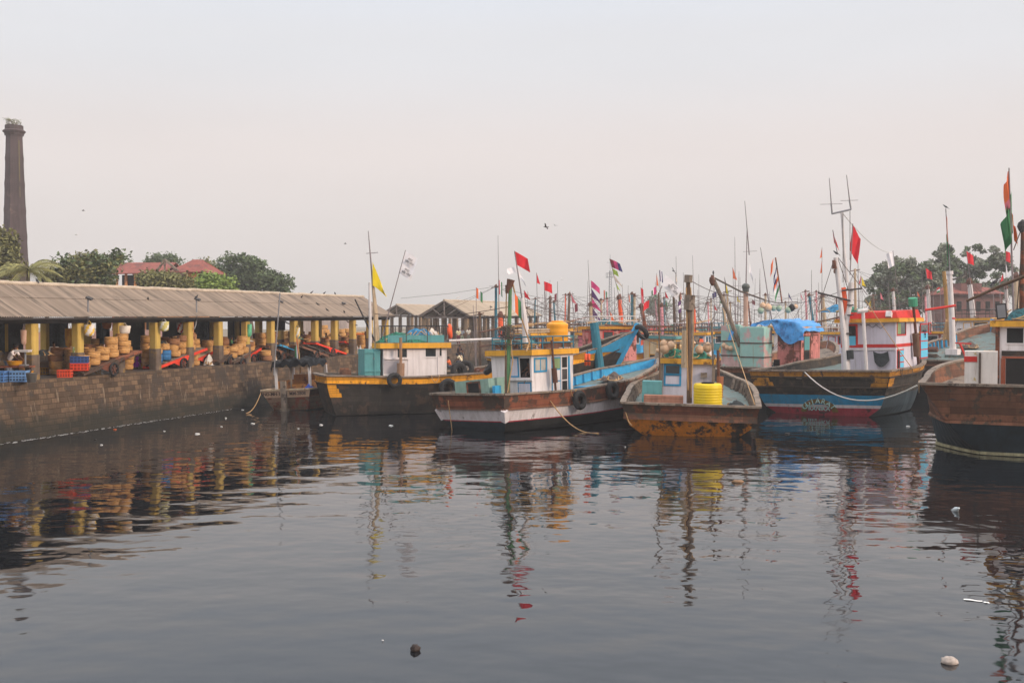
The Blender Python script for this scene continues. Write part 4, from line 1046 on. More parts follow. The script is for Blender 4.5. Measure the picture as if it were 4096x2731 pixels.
tyre("tyre hung on the yellow gunwale under the white cabin of the broadside boat", B.loc(1578, 1519, y=-2.5) and B.w(B.loc(1578, 1521, y=-2.72)), .32, .12, ax)
tyre("large tyre hung on the hull right of the broadside boat's cabin", B.w(B.loc(1793, 1553, y=-2.78)), .42, .15, ax)
tyre("dusty tyre with a wheel hub lying upright on the broadside boat's foredeck", B.w(B.loc(1836, 1484, y=-1.6)), .38, .16, B.M.to_3x3() @ Vector((.25, -1, .2)))
tyre("tyre leaning behind the hubbed tyre on the broadside boat", B.w(B.loc(1862, 1474, y=-1.2)), .36, .15, B.M.to_3x3() @ Vector((-.2, -1, .3)))
tyre("tyre slung around the blue bow tip of the broadside boat", B.w(B.loc(2566, 1328, y=-.25)), .42, .14, B.M.to_3x3() @ Vector((.75, .2, .55)))
tag(MB().grid(lambda u, v: (-.42 + .84 * u, .1 * sin(u * 3.1) * v, -.75 * v + .08 * (1 - abs(2 * u - 1)) * -1 * (1 - v)), 8, 6).build("mesh_bag", mat('grey_mesh_cloth', (176, 166, 168), var=.15), None, True, B.w(B.loc(1566, 1440, y=-1.66))), "grey mesh cloth hung on the white cabin wall of the broadside boat", "cloth")

# ---- white and blue cabin boat
D = Boat("fishing_boat", "brown and white trawler, white cabin framed in blue, yellow tank on its roof", (-2.15, 52.75), 40, 17.0, 5.3, 2.4, [(0, 1.78), (.3, 1.72), (.6, 2.0), (.85, 2.6), (1, 3.0)], FL, roll=-2.2)
D.hull([M['tar'], M['white_hull'], M['wood_red'], M['tar_teal_and_shade'], M['red_hull'], M['blue']], [(0, 0), (.25, 0), (.28, 4), (.58, 1), (1, 2)], [3, 3, 4, 1, 2], rake_b=1.8, rake_s=.75, stern_r=.72, rail=M['wood_grey'], deck=M['teal_deck'], stem=M['wood_grey'], inner=5, strake=[(.60, .08, M['wood_brown'])], ribs=M['blue'])
cq = MB()
for f0, f1 in ((.28, .58),):
    o_ = Vector((-.04, -.05, 0)); a, b, c_, d_ = D.hp(0, f0, -1), D.hp(.012, f0, -1), D.hp(.012, f1, -1), D.hp(0, f1, -1)
    cq.beam(a + o_, d_ + o_, .26, .26, 0, Vector((1, 0, 0)))
    D.part("corner_post", cq, M['white_hull']); cq = MB(); a, d_ = D.hp(0, f0, 1), D.hp(0, f1, 1); cq.beam(a + Vector((-.04, .03, 0)), d_ + Vector((-.04, .03, 0)), .14, .14, 0, Vector((1, 0, 0)))
D.part("corner_post", cq, M['white_hull'])
p = D.loc(2128, 1540, y=-1.35); dx0 = p.x; dx1 = D.loc(2290, 1540, y=-1.35).x; dy1 = D.loc(1974, 1540, x=dx0).y
dzt = D.zat(dx0, -1.35, 1421)
du = lambda sx: D.loc(sx, 1480, x=dx0).y
dz_ = lambda sy: D.zat(dx0, .2, sy)
D.cabin(dx0, dx1, -1.35, dy1, 1.1, dzt, M['white'], M['wood_grey'], over=.28, trim=M['yellow_clean'], th=.27, flare=.06, niche=(du(2122), du(2083), dz_(1510), dz_(1434), 1.5))
du = lambda sx: D.loc(sx, 1480, x=dx0).y
dz_ = lambda sy: D.zat(dx0, .2, sy)
D.window('a', du(2074), du(2046), dz_(1503), dz_(1434), M['blue'], M['white_lav'], w=.07, name="shutter")
D.door('a', du(2125), du(2071), dz_(1588), dz_(1528), M['blue'], [M['white_lav']])
D.part("ledge", MB().box(dx0 - .16, dx0 - .03, du(2134), du(2018), dz_(1521), dz_(1514)), M['white'])
D.part("cabin_panel", MB().box(dx0 - .03, dx0 - .008, du(2020), dy1 - .02, 1.2, dz_(1424)), M['white_lav'])
su = lambda sx: D.loc(sx, 1480, y=-1.36).x
sz = lambda sy: D.zat((dx0 + dx1) / 2, -1.36, sy)
D.window('s', su(2138), su(2180), sz(1478), sz(1434), M['blue'], mat('dim_cream_pane', (176, 170, 160), var=.2), w=.09, bars=1)
D.door('s', su(2204), su(2240), sz(1574), sz(1428), M['blue'], [M['white'], M['white'], M['curtain']])
D.door('s', su(2242), su(2268), sz(1574), sz(1424), M['white'], [M['dark'], M['iron'], M['dark']])
D.part("door_jamb", MB().box(su(2270), su(2276), -1.44, -1.39, sz(1572), sz(1426)), M['blue'])
zr = dzt + .3
D.railing(dx0 + .0, dx1 + .1, -1.4, dy1, zr, .62, M['teal_dark'], 2, .035, 4)
D.part("roof_board", MB().box(dx0 + .9, dx1, -1.33, -1.28, zr + .03, zr + .36), M['wood_brown']); D.part("roof_board", MB().box(dx0 + .1, dx0 + .16, -.4, dy1 - .1, zr + .03, zr + .4), M['wood_brown'])
gp = D.pole("mast", [D.at(1.0, -.6, 2030, 1585), D.at(1.0, -.6, 2036, 1350), D.at(1.0, -.6, 2042, 1118)], [.11, .10, .085], M['green'])
D.part("mast_timber", MB().tube([D.at(.95, -.5, 2030, 1585), D.at(.95, -.5, 2028, 1420)], [.15, .10], 7), M['wood_pole'], gp)
D.part("mast_block", MB().tube([D.at(1, -.6, 2034, 1160), D.at(1, -.6, 2044, 1118)], [.12, .2], 7).box(-.1, .1, -.08, .08, -.4, 0, 0, Matrix.Translation(D.at(1, -.6, 2031, 1140))), M['rust'], gp)
D.part("rigging_rope", MB().tube([D.at(1, -.6, 2050, 1130), D.at(2, -.9, 2075, 1240), D.at(2.5, -1, 2118, 1370), D.at(2, -1, 2105, 1405)], .04, 5).tube([D.at(1, -.3, 2026, 1150), D.at(.9, -.2, 2022, 1380), D.at(.8, -.4, 2020, 1570)], .03, 5)
       .tube([D.at(1, -.7, 2040, 1300), D.at(1, -.8, 2048, 1420), D.at(1, -.8, 2052, 1440), D.at(.9, -.7, 2030, 1570)], .03, 5), M['rope_tan'], gp)
flag(D, gp, D.at(1, -.6, 2046, 1160), (0, 0, -1), D.Mi.to_3x3() @ Vector((.8, 0, -.5)), .9, .62, ['white', 'orange', 'green'], droop=.55, seed=3, horizontal=False)
rt_ = MB(); rn0 = random.Random(5)
for k in range(16):
    pts = []; a0 = rn0.uniform(0, 6); zz = rn0.uniform(-.55, .45); rr = rn0.uniform(.14, .42)
    for j in range(11): pts.append(Vector((rr * cos(a0 + j * .6) * rn0.uniform(.8, 1.2), rr * sin(a0 + j * .6) * rn0.uniform(.8, 1.2), zz + rn0.uniform(-.12, .12))))
    rt_.tube(pts, .022, 5, 0, True)
tag(rt_.build("rope_tangle", M['rope_dark'], None, True, D.w(D.at(.8, -.5, 2028, 1340))), "tangle of brown rope lashed round the green mast", "rope")
wp = D.pole("whitemast", [D.at(4, .3, 2104, 1400), D.at(4, .3, 2098, 1290), D.at(4, .3, 2088, 1192)], [.15, .14, .12], M['white_metal']); wp.name = "mast"
fp = D.pole("flagpole", [D.at(4, .3, 2089, 1200), D.at(4, .3, 2058, 1004)], [.04, .025], M['antenna'])
tp_ = D.at(4, .3, 2057, 1004); flag(D, fp, tp_, D.at(4, .3, 2067, 1060) - tp_, D.at(4, .3, 2112, 1030) - tp_, .72, .78, ['red'], seed=7, droop=.1, wave=.08)
tp_ = D.at(4, .3, 2067, 1064); flag(D, fp, tp_, D.at(4, .3, 2074, 1100) - tp_, D.at(4, .3, 2110, 1110) - tp_, .5, .72, ['white'], seed=5, droop=.3, shape='tri2')
tp_ = D.at(4, .3, 2066, 1066); flag(D, fp, tp_, Vector((0, 0, -1)), D.at(4, .3, 2026, 1072) - tp_, .3, .5, ['white'], seed=6, droop=.1)
hc = D.pole("exhaust_pipe", [D.loc(2224, 1575, y=-1.75), D.loc(2206, 1360, y=-1.75)], .06, M['rust'])
D.part("exhaust_drum", MB().tube([D.loc(2221, 1530, y=-1.75), D.loc(2216, 1472, y=-1.75)], .14, 10), M['rust'], hc)
# teal doghouse hatch at the stern
dh = MB(); o_ = D.at(1.0, 1.4, 1834, 1588); Md = Matrix.Translation((D.loc(1910, 1585, x=.9) + Vector((0, 0, .0)))) @ Matrix.Rotation(.25, 4, 'Z')
dh.box(-.45, 1.5, -.9, .95, -.3, .82, 0, Md @ Matrix.Rotation(-.08, 4, 'X'))
D.part("doghouse", dh, mat('sea_green_box', (128, 154, 142), var=.12, grime=.35, chip=(104, 116, 110), chip_t=.6, chip_scale=1.2))
D.part("doghouse_opening", MB().box(-.475, -.455, -.38, .22, .08, .66, 0, Md @ Matrix.Rotation(-.08, 4, 'X')), M['dark'])
fm_ = MB()
for a_ in ((-.48, -.38, .22, .66, .74), (-.48, -.38, .22, 0, .08)): fm_.box(a_[0] - .02, -.46, a_[1] - .08, a_[2] + .08, a_[3], a_[4], 0, Md @ Matrix.Rotation(-.08, 4, 'X'))
for y in (-.46, .22): fm_.box(-.5, -.46, y, y + .08, .08, .66, 0, Md @ Matrix.Rotation(-.08, 4, 'X'))
D.part("doghouse_frame", fm_, M['wood_red'])
D.part("doghouse_board", MB().box(-.46, .2, -1.2, -1.06, -.25, .52, 0, Md), M['blue'])
D.hatch(7.2, 8.8, -.9, .7, .1); D.hatch(9.4, 11.4, -.8, .6, .12, M['blue']); D.hatch(6.0, 6.8, -1.6, -.4, .06, M['wood_brown'])
# roof water tank
tk = MB(); R = .93
prof = []
for i in range(29):
    z = 1.62 * i / 28; r = R * (1 - .014 * cos(z * 2 * pi / .40)); 
    if i < 2: r = R * (.9 + .05 * i)
    if i > 26: r = R * (.93 - .10 * (i - 26))
    prof.append((r, z))
tk.lathe(prof, 24); tk.lathe([(R * .55, 1.62), (R * .55, 1.70), (R * .5, 1.72)], 16)
tc_ = D.at(dx1 - 1.0, .1, 2229, 1372); tag(tk.build("water_tank", M['tank_yellow'], None, True, D.w((tc_.x, tc_.y, zr + .06))), "big orange yellow ribbed water tank on the blue framed boat's roof", "water tank").scale = (.6, .6, .80)
axs = D.M.to_3x3() @ Vector((0, -1, .1))
tyre("tyre hung on the brown hull below the blue framed cabin's door", D.w(D.loc(2318, 1600, y=-2.78)), .36, .14, axs)
tyre("tyre hung on the brown hull near the yellow transomed boat", D.w(D.loc(2449, 1560, y=-2.8)), .36, .14, axs)
tyre("flat tyre propped between the two trawlers left of the blue framed cabin", D.w(D.loc(1962, 1470, y=2.2)), .36, .13, D.M.to_3x3() @ Vector((-.5, .4, .6)))
lj = MB().box(-.15, -.02, -.06, .06, -.62, 0).box(.02, .15, -.06, .06, -.62, 0).box(-.14, .14, .061, .1, -.6, -.02).box(-.17, .17, -.08, -.061, -.4, -.34, 1).tube([(0, 0, 0), (0, 0, .25)], .015, 4, 1); tag(lj.build("life_jacket", [M['orange'], M['iron']], None, True, D.w(D.at(6, -1, 2350, 1414))), "orange life jacket hung out right of the blue framed cabin", "life jacket")
rope("slack rope from the brown and white hull into the water", D.w(D.loc(2200, 1600, y=-2.45)), onz(2395, 1732, .02), .5, .03, M['rope_tan'])
rope("thin straight cord hanging down the brown and white transom", D.w((-.22, 1.0, 1.5)), D.w((-.05, .95, -.05)), .0, .02, M['rope_tan'])

# ---- boat with the peeling yellow transom
E = Boat("fishing_boat", "boat with a broad transom of peeling yellow paint and a lemon yellow drum aboard", (8.07, 49.9), 10, 15.0, 6.5, 3.12, [(0, 1.5), (.4, 1.62), (.75, 2.1), (1, 2.7)], FL, roll=1.2)
E.hull([M['wood_red'], M['ochre_peel'], M['wood_dark']], [(0, 2), (.30, 2), (.62, 0), (1, 0)], [1, 1, 1, 0], rake_s=.9, stern_r=.70, stern_p=.38, rail=M['wood_grey'], strake=[(.60, .3, M['wood_brown'])], deck=M['teal_deck'], bul=.62, ribs=M['wood_grey'], inner=2)
ep = lambda sx, sy, x: E.loc(sx, sy, x=x)
l_, r2 = ep(2650, 1500, 3.9), ep(2850, 1500, 3.9); zt_ = E.zat(3.9, 0, 1456)
E.cabin(3.9, 7.0, r2.y, l_.y, 1.0, zt_, M['white_lav'], M['wood_grey'], over=.16, trim=mat('worn_yellow_trim', (214, 156, 52), var=.15, grime=.4, chip=(120, 84, 50), chip_t=.58), th=.26)
eu = lambda sx: ep(sx, 1500, 3.9).y
ez = lambda sy: E.zat(3.9, 0, sy)
E.window('a', eu(2718), eu(2663), ez(1497), ez(1464), M['blue'], w=.09)
E.window('a', eu(2718), eu(2663), ez(1538), ez(1503), M['blue'], M['white_lav'], w=.09, name="shutter")
E.part("corner_post", MB().box(3.75, 3.88, r2.y - .12, r2.y + .02, 1.0, zt_ + .5), M['wood_grey']); E.part("corner_post", MB().box(3.75, 3.88, l_.y - .02, l_.y + .12, 1.0, zt_ + .3), M['wood_grey'])
E.part("lamp_bracket", MB().box(3.6, 3.88, eu(2828), eu(2803), ez(1507), ez(1488)), M['wood_grey'])
mp_ = E.pole("mast", [E.at(2.3, .2, 2757, 1612), E.at(2.3, .2, 2758, 1400), E.at(2.3, .2, 2752, 1105)], [.13, .12, .1], M['wood_pole'])
E.part("mast_binding", MB().tube([E.at(2.3, .2, 2766, 1400), E.at(2.3, .2, 2768, 1182)], .12, 7).tube([E.at(2.3, .2, 2756, 1240), E.at(2.3, .2, 2760, 1180)], .25, 8).tube([E.at(2.2, .2, 2753, 1130), E.at(2.2, .2, 2755, 1100)], .2, 7), M['wood_grey'], mp_)
E.part("rigging_rope", MB().tube([E.at(2.2, .2, 2745, 1150), E.at(2.2, .4, 2748, 1400), E.at(2.2, .1, 2752, 1560)], .035, 5).tube([E.at(2.2, .2, 2762, 1150), E.at(2.2, .4, 2775, 1300), E.at(2.2, .1, 2764, 1590)], .03, 5), M['rope_tan'], mp_)
E.pole("support_mast", [E.at(3.4, .5, 2738, 1470), E.at(3.4, .5, 2742, 1322)], .17, M['wood_pale'])
E.pole("pole", [E.at(3.4, .5, 2640, 1580), E.at(3.4, .5, 2635, 1170)], .035, M['wood_pole']); E.pole("pole", [E.at(3.0, -1.6, 2852, 1460), E.at(3.0, -1.6, 2847, 1290)], .05, M['wood_grey'])
E.railing(3.9, 6.8, r2.y, l_.y, zt_ + .29, .7, M['wood_grey'], 1, .03, 2)
ex = E.pole("exhaust_pipe", [E.at(2.9, -1.9, 2876, 1600), E.at(2.9, -1.9, 2872, 1400)], .07, M['rust']); E.part("exhaust_drum", MB().tube([E.at(2.9, -1.9, 2877, 1590), E.at(2.9, -1.9, 2881, 1505)], .16, 10), mat('rusty_tan', (150, 92, 62)), ex)
a = ep(2568, 1580, 2.2); b = ep(2646, 1530, 2.2); E.part("locker", MB().box(2.2, 3.2, b.y, a.y, .95, E.zat(2.2, a.y, 1524)), M['teal'])
a = ep(2575, 1600, 1.3); b = ep(2732, 1600, 1.3); E.part("fish_box", MB().box(1.3, 2.0, b.y, a.y, .95, E.zat(1.3, a.y, 1580)).box(1.28, 1.3, b.y + .4, b.y + .9, 1.1, 1.5), mat('pinkish_board', (142, 100, 84), var=.25, grime=.5, planks=.3))
dr = MB(); dr.box(-.66, .66, -.5, .5, 0, 1.02)
prof = [(.66, 0)]
for i in range(30): prof += [(.65 + (.0, .032, .0)[i % 3], .05 + .92 * i / 30)]
prof += [(.66, 1.0), (.6, 1.06)]
a = ep(2832, 1612, 1.55); tag(MB().lathe(prof, 28).lathe([(.3, 1.06), (.3, 1.1), (.05, 1.11)], 14, 1).build("plastic_drum", [M['drum_yellow'], M['tarp_black']], None, True, E.w((1.6, a.y, E.dz(1.6) + .02))), "lemon yellow ribbed drum on the deck behind the peeling yellow transom", "drum").scale = (1, 1, 1.38)
for k in range(5): E.part("deck_slat", MB().box(1.0 + k * .5, 1.2 + k * .5, -2.7, -1.9, E.dz(1) + .12, E.dz(1) + .2), M['wood_grey'])
net_pile("green net heaped on the small cabin roof above the yellow transom", E.w((4.6, l_.y - .7, zt_ + .28)), .8, .75, .7, M['net_green'], 12)
net_pile("second green net between mast and floats on the small cabin roof", E.w((4.4, r2.y + .7, zt_ + .28)), .7, .7, .4, M['net_green'], 13)
for i, (sx, sy, r) in enumerate(((2659, 1395, 20), (2683, 1382, 17), (2655, 1374, 15), (2632, 1402, 9), (2798, 1398, 18), (2830, 1390, 19), (2772, 1375, 12))):
    buoy(["big tan float left of the mast, front of a cluster of four", "tan float at the right of the left cluster", "tan float topmost of the left cluster", "smallest tan float at the left end of the cabin roof", "dull tan float just right of the bound mast", "bright tan float at the right end of the small cabin roof", "little pale float tucked behind the bound mast"][i],
         E.w(E.at(4.0, 0, sx, sy)), r * 51.5 / F * 1.05, M['buoy_tan'], "round floats on the small cabin roof")
fp = E.pole("flagpole", [E.at(6, 2, 2630, 1190), E.at(6, 2, 2648, 1143)], .025, M['antenna'])
tp_ = E.at(6, 2, 2664, 1098); dn = E.at(6, 2, 2648, 1143) - tp_; ou = E.at(6, 2, 2724, 1152) - tp_
flag(E, fp, tp_, dn, ou, dn.length, ou.length * 1.02, ['white'], seed=4, droop=.05, wave=.04)
lt = MB(); xx, yy = ou.normalized(), -dn.normalized(); nn = xx.cross(yy).normalized() * .12; sgn = 1 if (E.M.to_3x3() @ nn).y < 0 else -1
for st_, u_, v_, sz_ in (("आर्ट", .62, .34, .2), ("फॉर", .40, .60, .18), ("ऑल", .76, .68, .18)): place(lt, text_mb(st_, sz_), frame(tp_ + ou * u_ + dn * v_ + nn * sgn, xx, yy))
lt.build("flag_lettering", mat('black_cloth_ink', (50, 46, 50)), fp)

# ---- red trimmed white cabin, GUJARAT transom
Fb = Boat("fishing_boat", "trawler with red trimmed white cabin, blue and crimson transom lettered GUJARAT", (17.0, 60.9), 33, 14.0, 8.1, 3.95, [(0, 2.5), (.4, 2.5), (.75, 2.8), (1, 3.4)], FL, roll=-1.3)
Fb.hull([M['red_hull'], M['white_hull'], M['blue_hull'], mat('black_plank_hull', (50, 45, 40), planks=.3, var=.45, grime=.6, chip=(84, 70, 56), chip_t=.56, rust=.3), M['yellow_old'], M['tar_teal_and_shade']], [(0, 5), (.17, 5), (.24, 5), (.46, 5), (.88, 3), (1, 4)], [0, 0, 1, 2, 3, 4], rake_s=.9, stern_r=.66, stern_p=.45, inner=3, rail=M['wood_grey'], deck=M['teal_deck'], strake=[(.86, .07, M['wood_dark']), (.64, .08, M['wood_dark'])])  # dark teal side rows: starboard shade put into the colour, stripes on transom only
for sd in (-1, 1):
    qb = MB()
    for k in range(2):
        o_ = Vector((-.06, 0, 0)); f0, f1 = .64 + .115 * k, .745 + .115 * k
        a, d_ = Fb.hp(0, f0, sd), Fb.hp(0, f1, sd); w_ = (.85 - .1 * k) * (1 if sd < 0 else 1.4)
        b, c_ = a + Vector((-.05, -sd * w_, 0)), d_ + Vector((-.05, -sd * w_, 0)); qb.add([a + o_, b + o_, c_ + o_, d_ + o_], [(0, 1, 2, 3)])
        if sd < 0:
            o2 = Vector((0, -.04, 0)); b, c_ = Fb.hp(.07, f0, sd), Fb.hp(.075, f1, sd); qb.add([a + o2, b + o2, c_ + o2, d_ + o2], [(0, 1, 2, 3)])
    Fb.part("quarter_board", qb, M['yellow_old'])
# lettered half round board
gb = MB(); cy, cz = .1, .17; xs = -.02
def tx_x(z): return Fb.hp(0, max(0, z / 2.5), 1).x - .15
arcm = mat('painted_arch_yellow', (126, 96, 44), var=.3, scale=5, chip=(150, 70, 50), chip_t=.6, chip_scale=4)
for i in range(20):
    a0, a1 = pi * (i / 20), pi * ((i + 1) / 20); pts = []
    for a_, R_ in ((a0, .72), (a1, .72), (a1, 1.05), (a0, 1.05)):
        z = cz + .72 * sin(a_) * R_; pts.append(Vector((tx_x(z) - .02, cy - cos(a_) * R_ * 1.0, z)))
    gb.add(pts, [(0, 1, 2, 3)], 0)
Fb.part("name_arch", gb, arcm)
lt = MB(); word = "GUJARAT"
for i, ch_ in enumerate(word):
    a_ = radians(152 - i * (124 / 6)); R_ = .88; z = cz + .72 * sin(a_) * R_
    # port is the viewer's left, so +y is left
    o_ = Vector((tx_x(z) - .05, cy - cos(a_) * R_, z)); tang = Vector((0, sin(a_) * -1.0, cos(a_) * -.72)) * -1
    xax = Vector((0, -sin(a_), -.72 * cos(a_))); yax = Vector((0, -cos(a_), .72 * sin(a_)))
    place(lt, text_mb(ch_, .42), frame(o_, xax, yax))
place(lt, text_mb("RANIKA", .34), frame((tx_x(.36) - .04, cy, .36), (0, -1, 0), (-.12, 0, 1)))
Fb.part("name_lettering", lt, mat('pale_teal_lettering', (150, 186, 180)))
fx0 = 3.0; a, b = Fb.loc(3366, 1400, x=fx0), Fb.loc(3582, 1400, x=fx0); fx1 = fx0 + 5.4
zt_ = Fb.zat(fx0, b.y, 1288)
Fb.cabin(fx0, fx1, b.y, a.y, 1.7, zt_, M['white_lav'], M['red'], over=.3, trim=M['yellow_clean'], th=.22, flare=.05)
cab = Fb.cab_o
zr = zt_ + .222
rf = MB(); y0, y1 = b.y - .18, a.y + .12
rf.add([(fx0 - .1, y0, zr), (fx1 + .1, y0, zr), (fx1 + .1, y1, zr), (fx0 - .1, y1, zr), (fx0 + .05, y0 + .15, zr + .36), (fx1, y0 + .15, zr + .5), (fx1, y1 - .15, zr + .5), (fx0 + .05, y1 - .15, zr + .36)], [(0, 1, 5, 4), (1, 2, 6, 5), (2, 3, 7, 6), (3, 0, 4, 7), (4, 5, 6, 7)])
rf.build("roof_parapet", M['red'], cab)
fu = lambda sx: Fb.loc(sx, 1400, x=fx0).y
fz = lambda sy, yb=b.y: Fb.zat(fx0, yb, sy)
Fb.bands(fz(1389), fz(1376) - fz(1389), M['red'], 'as')
sux = lambda sx: Fb.loc(sx, 1400, y=b.y).x
Fb.window('a', fu(3426), fu(3374), fz(1380), fz(1300), M['red'], M['dark'], w=.1)
wp2 = MB(); Fb.panel('a', fu(3424), fu(3376), fz(1384), fz(1342), .03, wp2); Fb.part("shutter", wp2, M['sky_blue'])
Fb.part("ledge", MB().box(fx0 - .1, fx0 - .02, b.y, a.y, fz(1399), fz(1395)), M['white'])
L_ = fx1 - fx0
fs = lambda k: fx0 + L_ * k
Fb.window('s', fs(.04), fs(.40), fz(1338), fz(1290), M['red'], M['glass'], w=.07)
cu_ = MB(); Fb.panel('s', fs(.05), fs(.19), fz(1336), fz(1292), .022, cu_); Fb.part("curtain", cu_, M['curtain'])
Fb.door('s', fs(.03), fs(.14), fz(1478), fz(1398), M['red'], [M['dark']]); Fb.door('s', fs(.14), fs(.32), fz(1478), fz(1398), M['red'], [M['sky_blue']] * 3)
Fb.door('s', sux(3679), sux(3708), Fb.zat(fx0 + 3.5, b.y, 1440), zt_ - .12, M['red'], [M['sky_blue']] * 3 + [M['glass']])
Fb.window('s', sux(3713), sux(3721), Fb.zat(fx0 + 4, b.y, 1335), zt_ - .12, M['red'], M['glass'], w=.06)
lt = MB()
zc_ = Fb.zat(fx0 + 3.5, b.y, 1338)
for i, (s_, k) in enumerate((("सागर", .16), ("मंगल", -.02), ("ॐ", -.2))): place(lt, text_mb(s_, .2), frame((sux(3693), b.y - .13, zc_ + k), (1, 0, 0), (0, -.03, 1)))
Fb.part("door_lettering", lt, mat('navy_lettering', (40, 50, 90)))
m1_ = Fb.pole("mast", [Fb.at(.9, 1, 3390, 1480), Fb.at(.9, 1, 3383, 1300), Fb.at(.9, 1, 3402, 1200), Fb.at(.9, 1, 3404, 1130)], [.17, .16, .15, .15], M['white_metal'], n=10)
m2_ = Fb.pole("mast", [Fb.at(.8, 1, 3386, 1478), Fb.at(.8, 1, 3374, 1320), Fb.at(.8, 1, 3342, 1030)], [.16, .15, .12], M['white_metal'], n=10)
Fb.part("mast_wrap", MB().tube([Fb.at(.75, 1, 3399, 1436), Fb.at(.75, 1, 3397, 1400)], .24, 8), M['net_dark'], m1_)
Fb.part("mast_ring", MB().tube([Fb.at(.8, 1, 3400, 1262), Fb.at(.8, 1, 3400, 1258)], .19, 8).tube([Fb.at(.8, 1, 3394, 1335), Fb.at(.8, 1, 3394, 1331)], .19, 8).tube([Fb.at(.8, 1, 3401, 1222), Fb.at(.8, 1, 3401, 1218)], .19, 8), M['iron'], m1_)
m3 = Fb.pole("mast", [Fb.at(1.1, .9, 3389, 1290), Fb.at(1.1, .9, 3372, 1150)], .16, M['orange'])
Fb.pole("pole", [Fb.at(1.2, .8, 3421, 1240), Fb.at(1.2, .8, 3420, 1075)], .06, M['wood_pale'])
ar = Fb.pole("aerial_frame", [Fb.at(1, 1, 3388, 1130), Fb.at(1, 1, 3376, 990), Fb.at(1, 1, 3366, 850)], [.1, .08, .06], M['white_metal'])
Fb.part("aerial_crossbar", MB().tube([Fb.at(1, 1, 3328, 855), Fb.at(1, 1, 3404, 838)], .06, 6).tube([Fb.at(1, 1, 3329, 857), Fb.at(1, 1, 3325, 815)], .05, 6).tube([Fb.at(1, 1, 3404, 838), Fb.at(1, 1, 3398, 800)], .05, 6), M['steel'], ar)
for (ax_, ay_, bx_, by_) in ((3325, 815, 3317, 712), (3398, 800, 3386, 700)):
    Fb.part("aerial_rod", MB().tube([Fb.at(1, 1, ax_, ay_), Fb.at(1, 1, bx_, by_)], [.035, .02], 5), M['antenna'], ar)
Fb.part("aerial_whisker", MB().tube([Fb.at(1, 1, 3280, 818), Fb.at(1, 1, 3370, 815)], .014, 4).tube([Fb.at(1, 1, 3362, 803), Fb.at(1, 1, 3432, 801)], .014, 4), M['antenna'], ar)
for (tx_, ty_, bx_, by_, ox, oy, cols, shp, par) in ((3411, 898, 3398, 998, 3443, 952, ['red'], 'tri', m1_), (3330, 922, 3336, 970, 3352, 955, ['red'], 'tri2', m2_), (3411, 970, 3385, 1050, 3380, 1070, ['white'], 'tri2', m1_)):
    tp_ = Fb.at(1, 1, tx_, ty_); dn = Fb.at(1, 1, bx_, by_) - tp_; ou = Fb.at(1, 1, ox, oy) - tp_
    flag(Fb, par, tp_, dn, ou, dn.length, ou.length, cols, shape='rect' if shp == 'tri' else shp, seed=ty_, droop=.1, wave=.06)
Fb.pole("flagpole", [Fb.at(1, 1, 3400, 1100), Fb.at(1, 1, 3411, 895)], .03, M['antenna']); Fb.pole("flagpole", [Fb.at(1, 1, 3350, 1015), Fb.at(1, 1, 3331, 920)], .025, M['antenna'])
Fb.part("hook_block", MB().tube([Fb.at(.7, 1, 3335, 1040), Fb.at(.7, 1, 3338, 1075)], [.09, .14], 7).torus(Fb.at(.7, 1, 3338, 1085), .1, .03, Matrix.Rotation(pi / 2, 4, 'X'), 10, 5), M['rust'], m2_)
for a_, b_ in (((3335, 1040), (3270, 1245)), ((3352, 1035), (3400, 1180)), ((3352, 1030), (3470, 1180)), ((3372, 850), (3372, 1130)), ((3400, 845), (3400, 1040))):
    Fb.part("rigging_rope", MB().tube([Fb.at(.9, 1, *a_), Fb.at(.9, 1, *b_)], .018, 4), M['rope_dark'], m2_)
Fb.pole("boom", [Fb.at(.6, 1, 3272, 1170), Fb.at(.6, 1, 3402, 1203)], .05, M['iron']); Fb.pole("boom", [Fb.at(.6, 1, 3368, 1162), Fb.at(.6, 1, 3446, 1154)], .05, M['iron'])
Fb.pole("boom", [Fb.at(1, 1, 3268, 1288), Fb.at(1, 1, 3375, 1265)], .045, M['wood_pole'])
wpipe = Fb.pole("water_pipe", [Fb.at(1.0, 0, 3466, 1482), Fb.at(1.0, 0, 3452, 1250)], .1, M['white_metal']); Fb.part("pipe_tee", MB().tube([Fb.at(1, 0, 3430, 1246), Fb.at(1, 0, 3470, 1240)], .13, 8), M['white_metal'], wpipe)
ex = Fb.pole("exhaust_pipe", [Fb.loc(3676, 1478, y=b.y - .3), Fb.loc(3653, 1220, y=b.y - .3)], .085, M['rust']); Fb.part("exhaust_drum", MB().tube([Fb.loc(3668, 1424, y=b.y - .3), Fb.loc(3662, 1334, y=b.y - .3)], .2, 12), mat('brown_sleeve', (112, 84, 66), grime=.4), ex)
Fb.part("exhaust_cap", MB().tube([Fb.loc(3653, 1224, y=b.y - .3), Fb.loc(3651, 1192, y=b.y - .3)], .26, 14), M['green_can'], ex)
Fb.part("hung_net", MB().grid(lambda u, v: Fb.loc(3492 + 60 * u + 6 * v, 1404 + (10 * sin(pi * u)) + 48 * v * (.72 + .4 * sin(pi * (u * .8 + .15))), x=fx0 - .16) + Vector((-.12 * sin(pi * u) * v, 0, 0)), 8, 6), M['net_dark'], None, True)
Fb.part("searchlight", MB().box(-.2, .2, -.15, .15, -.1, .25, 0, Matrix.Translation(Fb.at(1.3, -.8, 3556, 1265)) @ Matrix.Rotation(.5, 4, 'Y')), M['white_metal'])
net_pile("blue net bundle piled on the red parapet roof, rear part", Fb.w((fx0 + 2.4, .2, zr + .42)), 1.3, 1.1, .5, M['net_blue'], 21)
net_pile("green net draped over the red parapet roof's edge", Fb.w((fx0 + 1.5, -.7, zr + .40)), 1.1, .9, .4, M['net_green'], 22)
